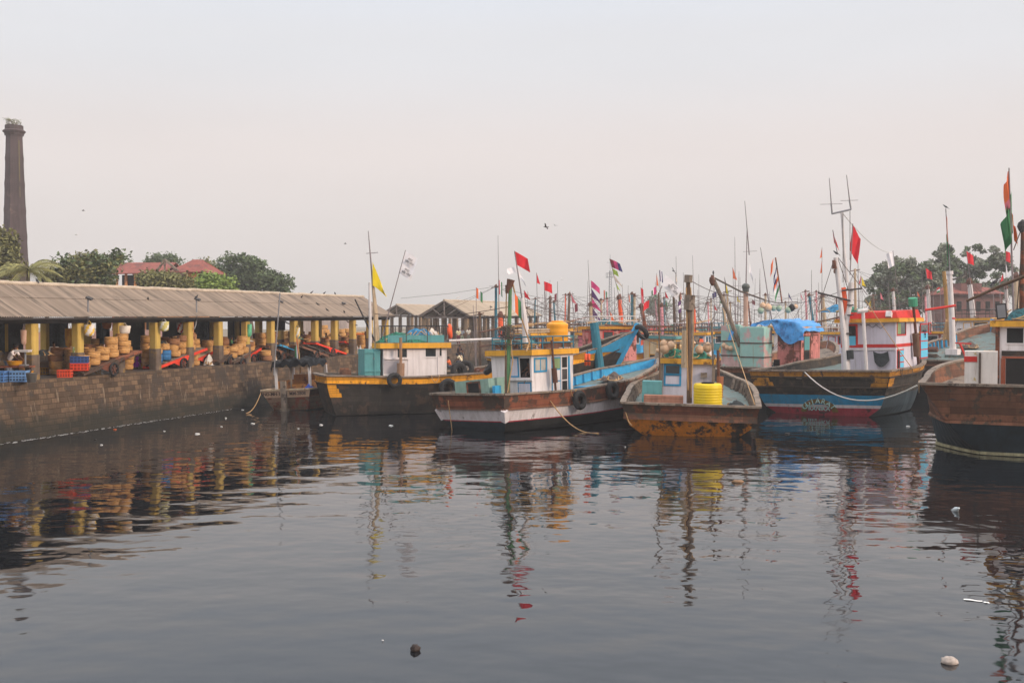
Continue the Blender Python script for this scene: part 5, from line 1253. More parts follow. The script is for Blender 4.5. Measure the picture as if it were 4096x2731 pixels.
Fb.pole("boom", [Fb.at(3, -2, 3700, 1240), Fb.at(3, -2, 3822, 1222)], .07, M['red'])

# ---- boat with painted boxes and the blue tarp
H = Boat("fishing_boat", "shabby pink cabined boat under a blue tarpaulin, mint and pink tanks at its stern", (14.6, 71.3), 37, 16.0, 5.6, 2.5, [(0, 2.2), (.5, 2.3), (1, 3.6)], FL)
H.hull([M['tar'], M['wood_dark'], M['wood_brown']], [(0, 0), (.35, 0), (.85, 1), (1, 2)], rail=M['wood_grey'], deck=M['wood_grey'])
hx0 = 2.6; a, b = H.loc(3110, 1400, x=hx0), H.loc(3205, 1400, x=hx0); zt_ = H.zat(hx0, 0, 1316)
H.cabin(hx0, hx0 + 3.2, b.y, a.y, 1.6, zt_, M['pink'], M['wood_brown'], over=.12, trim=M['yellow_worn'], th=.16)
hu = lambda sx: H.loc(sx, 1400, x=hx0).y
hz_ = lambda sy: H.zat(hx0, 0, sy)
H.window('a', hu(3148), hu(3125), hz_(1362), hz_(1335), M['pink'], w=.06)
H.door('a', hu(3203), hu(3172), hz_(1458), hz_(1345), M['wood_red'], [M['pink'], M['pink']]); H.door('s', hx0 + .4, hx0 + 1.4, hz_(1458), hz_(1340), M['wood_red'], [M['dark'], M['teal']]); H.door('s', hx0 + 1.5, hx0 + 2.9, hz_(1455), hz_(1338), M['wood_red'], [M['pink']])
H.part("doorway", MB().box(hx0 - .03, hx0 - .01, hu(3120), hu(3096), hz_(1465), hz_(1435)), M['dark'])
for (x0_, x1_, yb_, yt_, xx, nm) in ((2960, 3090, 1468, 1310, 1.1, "water_tank"), (2884, 2958, 1452, 1302, 1.9, "water_tank")):
    a2, b2 = H.loc(x0_, 1400, x=xx), H.loc(x1_ - (35 if xx < 1.5 else 0), 1400, x=xx); zt2 = H.zat(xx, a2.y, yt_)
    o = MB().box(0, 1.3, b2.y, a2.y, 0, zt2 - 1.7).box(-.03, 1.33, b2.y - .03, a2.y + .03, (zt2 - 1.7) * .36, (zt2 - 1.7) * .385, 1).box(-.03, 1.33, b2.y - .03, a2.y + .03, (zt2 - 1.7) * .66, (zt2 - 1.7) * .685, 1).box(.2, 1.1, b2.y + .2, a2.y - .2, zt2 - 1.7, zt2 - 1.64)
    ob = o.build("fuel_tank", [M['teal_pink'], M['rope_dark']], H.root); ob.location = (xx, 0, 1.7)
    if xx < 1.5: ob["label"] = "larger mint tank with pink patches and rope ties"
H.part("tarp_strip", MB().grid(lambda u, v: H.loc(2925 - 12 * v + 16 * u, 1320 + 40 * v, x=1.7) + Vector((-.1 - .1 * u * v, 0, 0)), 3, 6), M['tarp_blue'], None, True)
vp = H.pole("vent_pipe", [H.at(2.4, 1.4, 2983, 1312), H.at(2.4, 1.4, 2983, 1165)], .17, mat('tan_vent', (186, 150, 132), grime=.35)); 
H.part("vent_cowl", MB().ball(H.at(2.4, 1.4, 2983, 1147), .28, .28, .24, 14, 8).tube([H.at(2.4, 1.4, 2983, 1168), H.at(2.4, 1.4, 2983, 1155)], .22, 10), mat('tarnished_cowl', (82, 84, 80), metal=.4, rough=.5), vp)
bm2 = H.pole("derrick", [H.at(.8, 2.2, 2960, 1385), H.at(.8, 2.2, 2905, 1230), H.at(.8, 2.2, 2852, 1112)], [.16, .14, .12], M['wood_grey'])
H.part("derrick_block", MB().ball(H.at(.8, 2.2, 2849, 1122), .2, .2, .35, 8, 6, 0, .3).tube([H.at(.8, 2.2, 2850, 1100), H.at(.8, 2.2, 2846, 1135)], .12, 6), M['rust'], bm2)
H.part("rigging_rope", MB().tube([H.at(.8, 2.2, 2858, 1112), H.at(2, 1, 2960, 1165), H.at(4, 0, 3060, 1200)], .06, 5).tube([H.at(.8, 2.2, 2846, 1135), H.at(.6, 2.2, 2815, 1250)], .025, 4).tube([H.at(.8, 2.2, 2854, 1135), H.at(.6, 2.2, 2905, 1250)], .025, 4)
       .tube([H.at(3, 1, 3060, 1200), H.at(5, 0, 3110, 1212), H.at(6, -1, 3190, 1208)], .03, 4), M['rope_dark'], bm2)
tpm = MB()
def tfn(u, v):
    y = (a.y + 1.75) * (1 - u) + (b.y - .28) * u; nzv = .16 * noise.noise(Vector((u * 11, v * 5, 1))) + .09 * noise.noise(Vector((u * 26 + v * 8, v * 9, 5)))
    top = zt_ + .22 + .42 * max(0, sin(pi * min(1, u * .95 + .05))) ** .7 - .35 * max(0, u - .9) / .1
    if v < .5: return Vector((hx0 + 3.3 - 3.55 * v / .5, y, top + nzv * .8))
    k = (v - .5) / .5; dr_ = .35 + 1.15 * max(0, sin(pi * (u - .42) / .62)) if u > .42 else .3 + .1 * sin(u * 25)
    return Vector((hx0 - .27 - .16 * k + nzv * .9, y - .12 * k * (u - .5), top - dr_ * k + nzv * .25))
def tfn_old(u, v):
    sx = 2950 + 318 * u; base = 1296 - 44 * sin(pi * min(1, u * 1.15)) ** .8 + (26 * max(0, u - .72) / .28)
    dropv = 34 + (66 * max(0, sin(pi * (u - .38) / .62)) if u > .38 else 12 * sin(u * 20))
    if v < .45:
        k = v / .45; p_ = H.at(hx0 + 2.6 - 2.9 * k, 0, sx, base - 3 * (1 - k) + 4 * k); 
    else:
        k = (v - .45) / .55; p_ = H.at(hx0 - .35 - .1 * k, 0, sx, base + 4 + dropv * k)
    return p_ + Vector((.2 * noise.noise(Vector((u * 14, v * 6, 1))) + .1 * noise.noise(Vector((u * 30 + v * 9, v * 9, 5))), 0, .14 * noise.noise(Vector((u * 16, v * 6, 2)))))
tag(tpm.grid(tfn, 44, 16).build("tarpaulin", M['tarp_blue'], None, True), "crumpled bright blue tarpaulin over the pink cabin's roof", "tarpaulin").matrix_world = H.M
for i, (sx, sy, r, m_, lb) in enumerate(((3043, 1242, 13, 'buoy_green', "pale green float lowest at the left of the hanging row"), (3051, 1222, 12, 'buoy_tan', "tan float behind the big one at the left of the hanging row"), (3072, 1231, 16, 'buoy_tan', "biggest tan float of the hanging row"), (3094, 1233, 11, 'buoy_green', "grey green float right of the biggest tan float"),
                                      (3116, 1233, 12, 'buoy_green', "pale green float in the middle of the hanging row"), (3153, 1240, 12, 'buoy_green', "pale green float right of a gap in the hanging row"), (3167, 1231, 14, 'rubber', "dark grey float near the right end of the hanging row"), (3182, 1227, 10, 'buoy_tan', "tan float at the right end of the hanging row"))):
    buoy(lb, H.w(H.at(3.2, 0, sx, sy)), r * 74 / F, M[m_], "floats hung in a row above the blue tarpaulin")
for sx, sy, lb in ((2896, 1381, "leftmost of three small tan floats on the mint tank"), (2908, 1390, "middle one of three small tan floats on the mint tank"), (2923, 1393, "rightmost of three small tan floats on the mint tank")): buoy(lb, H.w(H.loc(sx, sy, x=1.68)), 10 * 73 / F, M['buoy_tan'], "three small floats on the mint tank")
for sx, y0, y1, r in ((2988, 905, 1160, .05), (3040, 1075, 1270, .03), (3062, 990, 1300, .04)):
    H.pole("aerial", [H.at(4, 1, sx - (12 if sx > 3050 else 4), y1), H.at(4, 1, sx - (22 if sx > 3050 else 0), y0)], [r, r * .4], M['antenna']) if sx != 3062 else H.pole("aerial", [H.at(4, 1, 3090, 1300), H.at(4, 1, 3042, 990)], [.05, .02], M['antenna'])
H.pole("aerial", [H.at(4, 1, 2997, 1020), H.at(4, 1, 2979, 804)], [.045, .02], M['antenna']); H.part("aerial_crossarm", MB().tube([H.at(4, 1, 2972, 1007), H.at(4, 1, 3028, 1004)], .014, 4), M['antenna'])
fp = H.pole("flagpole", [H.at(5, 0, 3128, 1210), H.at(5, 0, 3102, 1030)], .05, M['wood_red'])
for (tx_, ty_, bx_, by_, ox, oy, cols) in ((3094, 1032, 3090, 1085, 3082, 1060, ['orange']), (3106, 1062, 3104, 1125, 3090, 1122, ['navy', 'white', 'navy']), (3114, 1092, 3116, 1160, 3092, 1150, ['orange', 'white', 'green'])):
    tp_ = H.at(5, 0, tx_, ty_); dn = H.at(5, 0, bx_, by_) - tp_; ou = H.at(5, 0, ox, oy) - tp_
    flag(H, fp, tp_, dn, ou, dn.length, ou.length * .8, cols, seed=tx_, droop=.15, wave=.1)
flag(H, fp, H.at(4, 1, 2998, 1042), (0, 0, -1), H.at(4, 1, 3015, 1085) - H.at(4, 1, 2998, 1042), .8, .8, ['white'], seed=9, droop=.2, shape='tri2')

# ---- brown boat cut by the right edge
G = Boat("fishing_boat", "big brown planked boat with dark teal bottom, cut by the right edge of the picture", (19.45, 42.3), 24, 13.0, 7.1, 3.5, [(0, 2.86), (.4, 2.86), (1, 3.6)], FL)
G.hull([M['tar_teal_and_shade'], M['wood_brown'], M['wood_dark']], [(0, 0), (.22, 0), (.46, 0), (1, 1)], [0, 0, 0, 1], rake_s=1.3, stern_r=.30, stern_p=.7, rail=M['wood_grey'], deck=M['wood_grey'], bul=.7, strake=[(.47, .1, M['wood_brown']), (.03, .12, mat('pale_weed_line', (150, 142, 110), var=.4, scale=3, grime=.5))])
G.part("scupper", MB().box(-.2, -.1, -1.55, -1.3, 1.55, 1.72), M['dark'])
gx0 = 2.6; a = G.loc(3985, 1450, x=gx0); zt_ = G.zat(gx0, a.y, 1307)
G.cabin(gx0, gx0 + 4, a.y - 3.4, a.y, 2.1, zt_, M['white'], M['wood_brown'], over=.25, trim=mat('worn_yellow_trim', (214, 156, 52)), th=.24)
gu = lambda sx: G.loc(sx, 1450, x=gx0).y
gz = lambda sy: G.zat(gx0, a.y, sy)
G.window('a', gu(4092), gu(4026), gz(1371), gz(1312), M['white'], M['dark'], w=.05)
G.part("doorway", MB().box(gx0 - .03, gx0 - .01, gu(4140), gu(4024), 2.1, gz(1432)), M['dark'])
G.part("doorway_trim", MB().box(gx0 - .07, gx0 - .04, gu(4140), gu(4006), gz(1432), gz(1424)).box(gx0 - .06, gx0 - .03, gu(4022), gu(4004), 2.1, gz(1433)), mat('orange_brown_trim', (150, 80, 56), grime=.4))
G.part("cabin_band", MB().box(gx0 - .045, gx0 - .015, gu(4140), gu(4006), gz(1422), gz(1402)), M['wood_dark']); G.part("corner_trim", MB().box(gx0 - .06, gx0 - .01, a.y - .12, a.y + .04, 2.1, zt_), M['wood_red'])
b0, b1 = G.loc(3858, 1500, x=1.2), G.loc(3990, 1500, x=1.2); zt2 = G.zat(1.2, b0.y, 1405)
bxm = MB().box(1.2, 2.3, b1.y, b0.y, 2.15, zt2, 0).box(1.18, 2.32, b1.y + (b0.y - b1.y) * .62, b0.y + .02, zt2 - .42, zt2 - .2, 1).box(1.12, 1.19, b1.y + (b0.y - b1.y) * .5, b1.y + (b0.y - b1.y) * .57, 2.15, zt2 - .05, 2)
G.part("engine_box", bxm, [mat('chipped_white_box', (214, 204, 196), var=.06, grime=.35, chip=(196, 170, 110), chip_t=.63, streak=(150, 120, 90)), M['red'], M['rope_dark']])
net_pile("bulky teal net heaped on the roof of the boat at the right edge", G.w((gx0 + 1.6, a.y - 1.7, zt_ + .27)), 1.7, 1.3, .95, M['net_teal'], 31)
G.part("searchlight", MB().box(-.12, .12, -.2, .2, -.32, .32, 0, Matrix.Translation(G.at(gx0 - .1, a.y, 4006, 1245)) @ Matrix.Rotation(-.1, 4, 'X')).box(-.15, -.12, -.15, .15, -.26, .26, 1, Matrix.Translation(G.at(gx0 - .1, a.y, 4006, 1245)) @ Matrix.Rotation(-.1, 4, 'X')), [M['iron'], M['steel']])
G.pole("boom", [G.at(5, 2, 3868, 1203), G.at(4, 1, 4000, 1145), G.at(3, -1, 4110, 1100)], [.06, .07, .08], M['wood_pole'])
fp = G.pole("flagpole", [G.at(6, 0, 4056, 1300), G.at(6, 0, 4036, 672)], [.05, .025], M['antenna'])
for (tx_, ty_, bx_, by_, ox, oy, cols) in ((4036, 678, 4044, 800, 4018, 730, ['orange', 'orange', 'pink']), (4046, 765, 4048, 880, 4016, 840, ['green']), (4044, 790, 4052, 930, 4012, 880, ['green']), (4047, 850, 4054, 930, 4060, 900, ['orange'])):
    tp_ = G.at(6, 0, tx_, ty_); dn = G.at(6, 0, bx_, by_) - tp_; ou = G.at(6, 0, ox, oy) - tp_
    flag(G, fp, tp_, dn, ou, dn.length, ou.length * 1.0, cols, seed=tx_, droop=.2, wave=.22, horizontal=True)
mg = G.pole("mast", [G.at(4, -1, 4090, 1300), G.at(4, -1, 4090, 1170), G.at(4, -1, 4092, 900)], [.14, .12, .08], M['wood_red'])
G.part("mast_block", MB().ball(G.at(4, -1, 4088, 905), .16, .16, .28, 8, 6, 0, .3).tube([G.at(4, -1, 4080, 925), G.at(4, -1, 4100, 920)], .05, 5), M['iron'], mg)
G.part("rigging_rope", MB().tube([G.at(4, -1, 4086, 915), G.at(4, -1, 4054, 1000)], .02, 4).tube([G.at(4, -1, 4092, 920), G.at(4, -1, 4066, 1270)], .025, 4), M['rope_dark'], mg)
rope("pale rope drooping from the GUJARAT transom to the brown boat's corner", Fb.w(Fb.loc(3217, 1486, x=-.1)), G.w(G.loc(3668, 1542, x=-.05)), 1.05, .035, M['rope_pale'])

# ---- boat between the red cabin and the right-hand boat: foredeck, mast and blue bow
K = Boat("fishing_boat", "boat with bare grey foredeck, light blue bow, and white mast wrapped in a tricolour", (28.3, 75.3), 38, 17.0, 5.8, 2.4, [(0, 2.5), (.35, 2.9), (.7, 3.7), (1, 4.9)], "boats moored in the second row")
K.hull([M['tar'], M['wood_dark'], M['wood_brown'], M['blue']], [(0, 0), (.4, 0), (.85, 1), (1, 2)], rail=M['wood_grey'], deck=M['teal_deck'], stem=M['blue'], inner=2, bul=.7, ribs=M['blue'])
km = K.pole("mast", [K.at(6, 0, 3812, 1400), K.at(6, 0, 3806, 1250), K.at(6, 0, 3798, 1085)], [.24, .21, .18], M['white_metal'], n=10)
K.part("mast_head", MB().tube([K.at(6, 0, 3799, 1098), K.at(6, 0, 3798, 1084)], .26, 10).tube([K.at(6, 0, 3809, 1276), K.at(6, 0, 3809, 1270)], .235, 10, 1), [M['white_metal'], M['red']], km)
K.part("mast_step", MB().box(-.42, .42, -.42, .42, -.3, .12, 0, Matrix.Translation(K.at(6, 0, 3812, 1402))), M['white'])
kf = K.pole("flagpole", [K.at(6, 0, 3799, 1090), K.at(6, 0, 3783, 835)], .035, M['antenna'])
for (tx_, ty_, bx_, by_, ox, oy, cols) in ((3783, 850, 3788, 960, 3800, 945, ['orange']), (3790, 915, 3792, 1030, 3779, 1000, ['green']), (3793, 950, 3798, 1080, 3806, 1080, ['orange', 'white', 'green'])):
    tp_ = K.at(6, 0, tx_, ty_); dn = K.at(6, 0, bx_, by_) - tp_; ou = K.at(6, 0, ox, oy) - tp_
    flag(K, kf, tp_, dn, ou, dn.length, .55, cols, seed=tx_, droop=.3, wave=.25, horizontal=False)
K.pole("pole", [K.at(6.5, .5, 3793, 1310), K.at(6.5, .5, 3776, 1085)], .14, mat('ochre_pole', (160, 124, 72), var=.2))
K.hatch(7.6, 9.8, -1.4, .9, .2); K.hatch(2.0, 3.4, -.2, 1.4, .1); K.hatch(3.8, 5.0, .0, 1.6, .1)
K.part("windlass", MB().tube([(4.9, .6, 3.1), (4.9, 2.0, 3.1)], .2, 8), M['rust']); K.part("red_crank", MB().beam((5.4, -1.2, 2.6), (5.0, -.9, 3.6), .12, .12).beam((5.4, -1.6, 3.55), (5.0, -.6, 3.6), .1, .1), M['red'])
net_pile("coil of tan rope and dried net hung by the tricolour mast", K.w(K.at(6.2, .6, 3790, 1360)), .3, .3, 2.2, M['rope_tan'], 33, name="rope_coil", cat="rope")
# ================================================================== FLEET BEHIND
CABC = {'white': M['white'], 'lav': M['white_lav'], 'pink': M['pink_clean'], 'mint': mat('mint_cabin_paint', (150, 196, 178), var=.1, grime=.3), 'blue': M['blue'], 'teal': M['teal'],
        'cream': mat('cream_cabin_paint', (214, 196, 160), var=.1, grime=.3), 'red': M['red'], 'rust': mat('rust_red_paint', (150, 74, 58), var=.2, grime=.4), 'salmon': M['pink'], 'orange': M['orange']}
HULLM = [M['tar'], M['wood_dark'], M['wood_brown'], mat('maroon_hull', (110, 44, 42), planks=.3, grime=.5), mat('faded_blue_hull', (70, 120, 150), planks=.3, grime=.5)]
MASTM = [M['white_metal'], M['wood_pole'], M['orange'], M['wood_pale'], mat('pink_pole', (224, 150, 156), grime=.3), M['teal_dark'], M['wood_red']]
G2 = "moored fishing boats in the fleet behind"
def fleet(name_i, label, sx, Y, head, cab, trim, hullm, masts, flags, aer, seed, L=13.0, B=4.4, ch=2.1, zs=1.7, roofnet=None, cabx=2.4, cabl=3.4, lite=True, group=G2):
    rnd = random.Random(seed); X = (sx - 2048) / F * Y
    b = Boat("fishing_boat", label, (X, Y), head, L, B, B * .44, [(0, zs), (.4, zs), (.75, zs + .6), (1, zs + 1.5)], group, roll=rnd.uniform(-1.5, 1.5))
    st = [None, M['blue'], M['orange'], M['wood_grey']][seed % 4]
    b.hull([M['tar'], hullm, trim], [(0, 0), (.4, 0), (.86, 1), (1, 2)], rail=M['wood_grey'], lite=True, stem=st, deck=[M['teal_deck'], M['wood_grey'], M['blue']][seed % 3])
    y0, y1 = -B * .29, B * .29; zb = zs - .5; zt = zs + ch
    b.cabin(cabx, cabx + cabl, y0, y1, zb, zt, cab, M['wood_grey'], over=.24, trim=trim, th=.22)
    fm = [M['blue'], M['red'], M['yellow_clean'], M['white']][(seed * 7) % 4]
    b.window('a', y0 + .25, -.15, zt - .85, zt - .2, fm, w=.07); b.window('s', cabx + .5, cabx + 1.3, zt - .85, zt - .2, fm, w=.07); b.window('s', cabx + 1.9, cabx + 2.7, zt - .85, zt - .2, fm, w=.07)
    b.door('a', .1, .8, zb + .2, zt - .15, fm, [M['dark'], cab])
    zr = zt + .25
    b.railing(cabx, cabx + cabl, y0, y1, zr, .75, [M['rust'], M['teal_dark'], M['iron'], M['white_metal']][seed % 4], 2, .03, 3)
    if roofnet: net_pile(roofnet[0], b.w((cabx + cabl * .5, 0, zr)), cabl * .42, B * .26, .7, roofnet[1], seed)
    w0 = b.w((2, 0, 2))
    P = lambda px, py, x=None: b.Mi @ W(px, py, w0.y + rnd.uniform(-.5, 2.5))
    objs = []
    def dn_(p, q):
        """carry the foot of a pole down to the deck"""
        d = (q - p); k = (zs - .35 - p.z) / d.z if abs(d.z) > .1 else 0
        return p + d * k if k < 0 else p
    for (bx_, by_, tx_, ty_, r, mm) in masts:
        p0 = P(bx_, by_); p1 = b.Mi @ W(tx_, ty_, (b.M @ p0).y); p0 = dn_(p0, p1); o = b.pole("mast", [p0, p0.lerp(p1, .5), p1], [r, r * .92, r * .8], MASTM[mm]); objs.append(o)
        b.part("mast_block", MB().ball(p1, r * 1.0, r * 1.0, r * 1.5, 7, 5, 0, .3).tube([p1 + Vector((-.35, .3, -.1)), p1 + Vector((.3, -.4, .05))], .04, 4), M['rust'], o)
        rg = MB()
        for k in range(4):
            e = p1 + Vector((rnd.choice((-9, -5, 5, 4, -3, 8)), rnd.uniform(-8, 8), -rnd.uniform(.6, 4.2))); mid = p1.lerp(e, .5) - Vector((0, 0, .12)); rg.tube([p1, mid, e], .014, 4)
        rg.tube([p1, Vector((L * .96, 0, zs + 1.5))], .02, 4); rg.tube([p1, Vector((.2, B * .3, zs))], .02, 4)
        b.part("rigging_rope", rg, M['rope_dark'], o)
    for k in range(4):
        p0 = Vector((rnd.uniform(1, 4), rnd.uniform(-1.5, 1.5), zs + rnd.uniform(1.6, 3.2))); p1 = p0 + Vector((rnd.uniform(4, 7), rnd.uniform(-2.5, 2.5), rnd.uniform(-.2, .9))); b.pole("boom", [p0, p1], [.06, .04], rnd.choice([M['rust'], M['wood_pole'], M['wood_red'], M['rope_tan']]))
    if objs == []: objs = [b.root]
    for (bx_, by_, tx_, ty_) in aer:
        p0 = P(bx_, by_); p1 = b.Mi @ W(tx_, ty_, (b.M @ p0).y); p0 = dn_(p0, p1); o = b.pole("aerial", [p0, p0.lerp(p1, .55), p1], [.05, .04, .018], M['antenna']); c = p0.lerp(p1, .6)
        b.part("aerial_crossarm", MB().tube([c + Vector((-.7, .5, 0)), c + Vector((.7, -.5, .03))], .014, 4), M['antenna'], o)
    for (bx_, by_, tx_, ty_, fls) in flags:
        p0 = P(bx_, by_); Yp = (b.M @ p0).y; p1 = b.Mi @ W(tx_, ty_, Yp); p0 = dn_(p0, p1); fp = b.pole("flagpole", [p0, p1], [.035, .02], M['antenna'])
        ln = (p0 - p1).length; d = (p0 - p1).normalized(); k = Yp / F; at_ = 0
        for (h, w_, cols, shp, dr, hor) in fls:
            out = b.Mi.to_3x3() @ Vector((1 if w_ > 0 else -1, rnd.uniform(-.3, .1), -.25))
            flag(b, fp, p1 + d * at_ * k, d, out, h * k, abs(w_) * k, cols, shape=shp, droop=dr, seed=rnd.randrange(50), wave=.12, horizontal=hor); at_ += h + 3
    return b
T_ = ['orange', 'white', 'green']
fleet(0, "small boat with a lavender cabin and teal box, by the quay behind the white cabin", 1868, 86, 78, CABC['lav'], M['teal'], HULLM[2], [(1920, 1440, 1918, 1255, .12, 1)], [(1905, 1380, 1905, 1150, [(42, 30, T_, 'rect', .5, False)])], [(1900, 1380, 1893, 1220)], 1, zs=1.5, L=11, cabx=2.6, cabl=2.2, ch=1.9)
fleet(1, "boat with teal poles and a rust cabin behind the blue framed trawler's roof", 1985, 98, 60, CABC['rust'], M['yellow_clean'], HULLM[1], [(1984, 1400, 1984, 1146, .15, 5), (2002, 1400, 2002, 1262, .28, 2)], [(2000, 1340, 1994, 1118, [(58, 18, ['red', 'white', 'green'], 'rect', .6, False)])], [(1996, 1260, 1992, 942)], 2, roofnet=None)
fleet(2, "boat with a salmon cabin and red framed window left of the blue post", 2250, 84, 66, CABC['salmon'], M['yellow_worn'], HULLM[1], [(2110, 1330, 2098, 1230, .16, 0)], [(2105, 1250, 2096, 1160, [(30, 26, ['red'], 'tri2', .2, True)]), (2152, 1320, 2146, 1090, [(42, 16, ['red'], 'tri2', .3, True)]), (2186, 1290, 2176, 1125, [(36, 34, ['red'], 'rect', .15, True)])], [(2232, 1300, 2230, 1126)], 3, roofnet=("teal net bag standing tall on the salmon cabin's roof", M['net_teal']), ch=2.5, zs=2.0, L=12)
fleet(3, "boat with a pink cabin and magenta and purple banners right of the blue post", 2330, 97, 24, CABC['pink'], M['yellow_worn'], HULLM[2], [(2366, 1340, 2362, 1218, .2, 3)], [(2372, 1330, 2364, 1122, [(28, 40, ['magenta'], 'swallow', .5, True), (36, 44, ['purple'], 'tri2', .5, True), (34, 44, ['magenta'], 'tri2', .35, True), (38, 48, ['purple'], 'tri2', .4, True)]), (2305, 1300, 2283, 1175, [(34, 20, ['pink'], 'tri2', .3, True)])], [(2362, 1260, 2352, 1040), (2270, 1330, 2264, 1215)], 4)
fleet(4, "boat with an orange topped tan mast and lime and white pennants", 2440, 100, 22, CABC['blue'], M['orange'], HULLM[1], [(2490, 1345, 2477, 1190, .24, 2)], [(2478, 1190, 2438, 1035, [(36, 48, ['maroon', 'magenta', 'navy'], 'rect', .2, False), (24, 24, ['lime'], 'rect', .3, True), (28, 34, ['cream'], 'tri2', .5, True), (28, 16, ['lime'], 'tri2', .5, True)]), (2444, 1330, 2440, 1245, [(60, 22, ['orange'], 'tri', .6, True)]), (2520, 1300, 2514, 1172, [(36, 14, T_, 'tri2', .4, False)])], [(2460, 1280, 2457, 1150)], 5)
fleet(5, "boat with a red mast leaning over the blue bow and a cream cabin", 2590, 86, 28, CABC['cream'], M['teal'], HULLM[1], [(2606, 1440, 2565, 1225, .2, 6)], [(2568, 1260, 2563, 1150, [(60, 12, ['red', 'pink'], 'rect', .5, True)]), (2592, 1280, 2598, 1200, [(30, -28, ['red'], 'rect', .3, True)])], [(2636, 1320, 2632, 1175)], 6, zs=1.6)
fleet(6, "boat with a mint cabin and a pink pole under red and navy pennants", 2650, 108, 30, CABC['mint'], M['yellow_clean'], HULLM[4], [(2652, 1370, 2646, 1222, .2, 4), (2700, 1350, 2694, 1160, .16, 1), (2722, 1350, 2718, 1175, .12, 1)], [(2625, 1230, 2626, 1092, [(50, 10, ['orange'], 'tri2', .3, True), (30, -12, ['magenta'], 'rect', .3, True)]), (2646, 1230, 2637, 1080, [(44, 14, ['navy', 'white', 'navy'], 'rect', .4, False)]), (2664, 1230, 2660, 1164, [(26, 14, ['red'], 'tri2', .2, True), (32, 9, ['green'], 'tri2', .3, True)])], [(2708, 1240, 2704, 1025), (2776, 1220, 2770, 1022)], 7, roofnet=("green net on the mint cabin's roof far behind the yellow transom", M['net_green']))
fleet(7, "boat with a white cabin and purple cross banner behind the bound brown mast", 2745, 96, 20, CABC['white'], M['yellow_clean'], HULLM[3], [(2780, 1360, 2776, 1230, .16, 2)], [(2728, 1290, 2724, 1202, [(46, -14, ['purple', 'white', 'purple'], 'rect', .3, True)]), (2704, 1260, 2702, 1090, [(36, 8, ['cream'], 'tri2', .3, True)])], [(2738, 1280, 2733, 1090)], 8)
fleet(8, "boat with a teal cabin just left of the mint and pink tanks", 2830, 104, 26, CABC['teal'], M['yellow_worn'], HULLM[1], [(2900, 1300, 2896, 1180, .12, 3), (2915, 1300, 2908, 1165, .1, 3)], [(2906, 1230, 2898, 1108, [(64, 14, ['black', 'yellow', 'green'], 'tri2', .3, False)]), (2938, 1230, 2930, 1068, [(46, 18, ['orange'], 'tri2', .3, True)])], [(2942, 1240, 2939, 948), (2952, 1270, 2956, 1085)], 9, L=11)
fleet(9, "boat with a white cabin behind the row of hanging floats", 3130, 106, 24, CABC['white'], M['yellow_clean'], HULLM[2], [(3260, 1340, 3237, 1180, .15, 5), (3300, 1300, 3290, 1182, .2, 3)], [(3288, 1200, 3288, 990, [(40, -10, ['orange'], 'tri2', .3, True), (58, -8, ['orange'], 'tri2', .4, True)])], [(3246, 1230, 3246, 1080), (3195, 1300, 3190, 1190)], 10, roofnet=("olive net on a far white cabin's roof behind the floats", M['net_green']))
fleet(10, "boat with a lavender cabin and brown gear left of the red trimmed cabin", 3330, 100, 26, CABC['lav'], M['yellow_clean'], HULLM[1], [(3424, 1250, 3420, 1080, .1, 3)], [(3352, 1150, 3344, 1120, [(26, -6, ['red'], 'tri2', .2, True)])], [(3435, 1270, 3431, 985)], 11)
fleet(11, "boat with a white cabin under a plain white pennant left of the green topped pipe", 3545, 112, 24, CABC['white'], M['yellow_clean'], HULLM[1], [(3580, 1280, 3572, 1160, .18, 0)], [(3592, 1180, 3572, 1002, [(60, -28, ['white'], 'rect', .25, True)]), (3448, 1180, 3446, 1105, [(36, 18, ['yellow'], 'tri2', .2, True)]), (3440, 1180, 3444, 1098, [(36, -8, ['red'], 'tri2', .3, True)])], [(3560, 1240, 3552, 1130)], 12, roofnet=("blue net on the white cabin behind the red parapet", M['net_blue']))
fleet(12, "maroon hulled boat, red swallowtail on its white mast, right of the green topped pipe", 3690, 104, 30, CABC['rust'], M['yellow_clean'], HULLM[3], [(3718, 1270, 3711, 1150, .22, 0)], [(3714, 1160, 3702, 1072, [(42, 24, ['red'], 'swallow', .2, True)]), (3762, 1200, 3760, 1148, [(20, -14, ['red', 'white', 'green'], 'rect', .1, True)])], [(3735, 1250, 3730, 1130)], 13)
fleet(13, "boat with a long white cabin and yellow roof edge behind the light blue bow", 3860, 98, 40, CABC['white'], M['yellow_clean'], HULLM[1], [(3890, 1240, 3878, 1128, .28, 0)], [(3882, 1130, 3865, 1004, [(50, 30, ['red'], 'swallow', .25, True)])], [(3975, 1230, 3970, 1110)], 14, ch=2.9, zs=2.2, cabl=5.5, B=5.2, L=14)
fleet(14, "boat with a cream mast and a red over white flag near the right edge", 4010, 108, 22, CABC['white'], M['red'], HULLM[4], [(4068, 1280, 4064, 1105, .3, 3), (4030, 1260, 4024, 1150, .2, 0)], [(4026, 1200, 4022, 1004, [(40, 20, ['red'], 'rect', .2, True), (60, 12, ['white'], 'tri2', .4, True)]), (4018, 1150, 4012, 1095, [(26, -18, ['red'], 'tri2', .3, True)])], [(4002, 1250, 3998, 1090)], 15)
fill = [(2140, 120, 'white', "left"), (2300, 124, 'cream', ""), (2530, 126, 'lav', ""), (2760, 122, 'pink', ""), (2960, 126, 'mint', ""), (3180, 128, 'white', ""), (3420, 124, 'cream', ""), (3640, 126, 'lav', ""), (2230, 142, 'mint', ""), (2400, 145, 'white', ""), (2600, 146, 'orange', ""), (2830, 143, 'white', ""), (3060, 147, 'cream', ""), (3300, 144, 'salmon', "")]
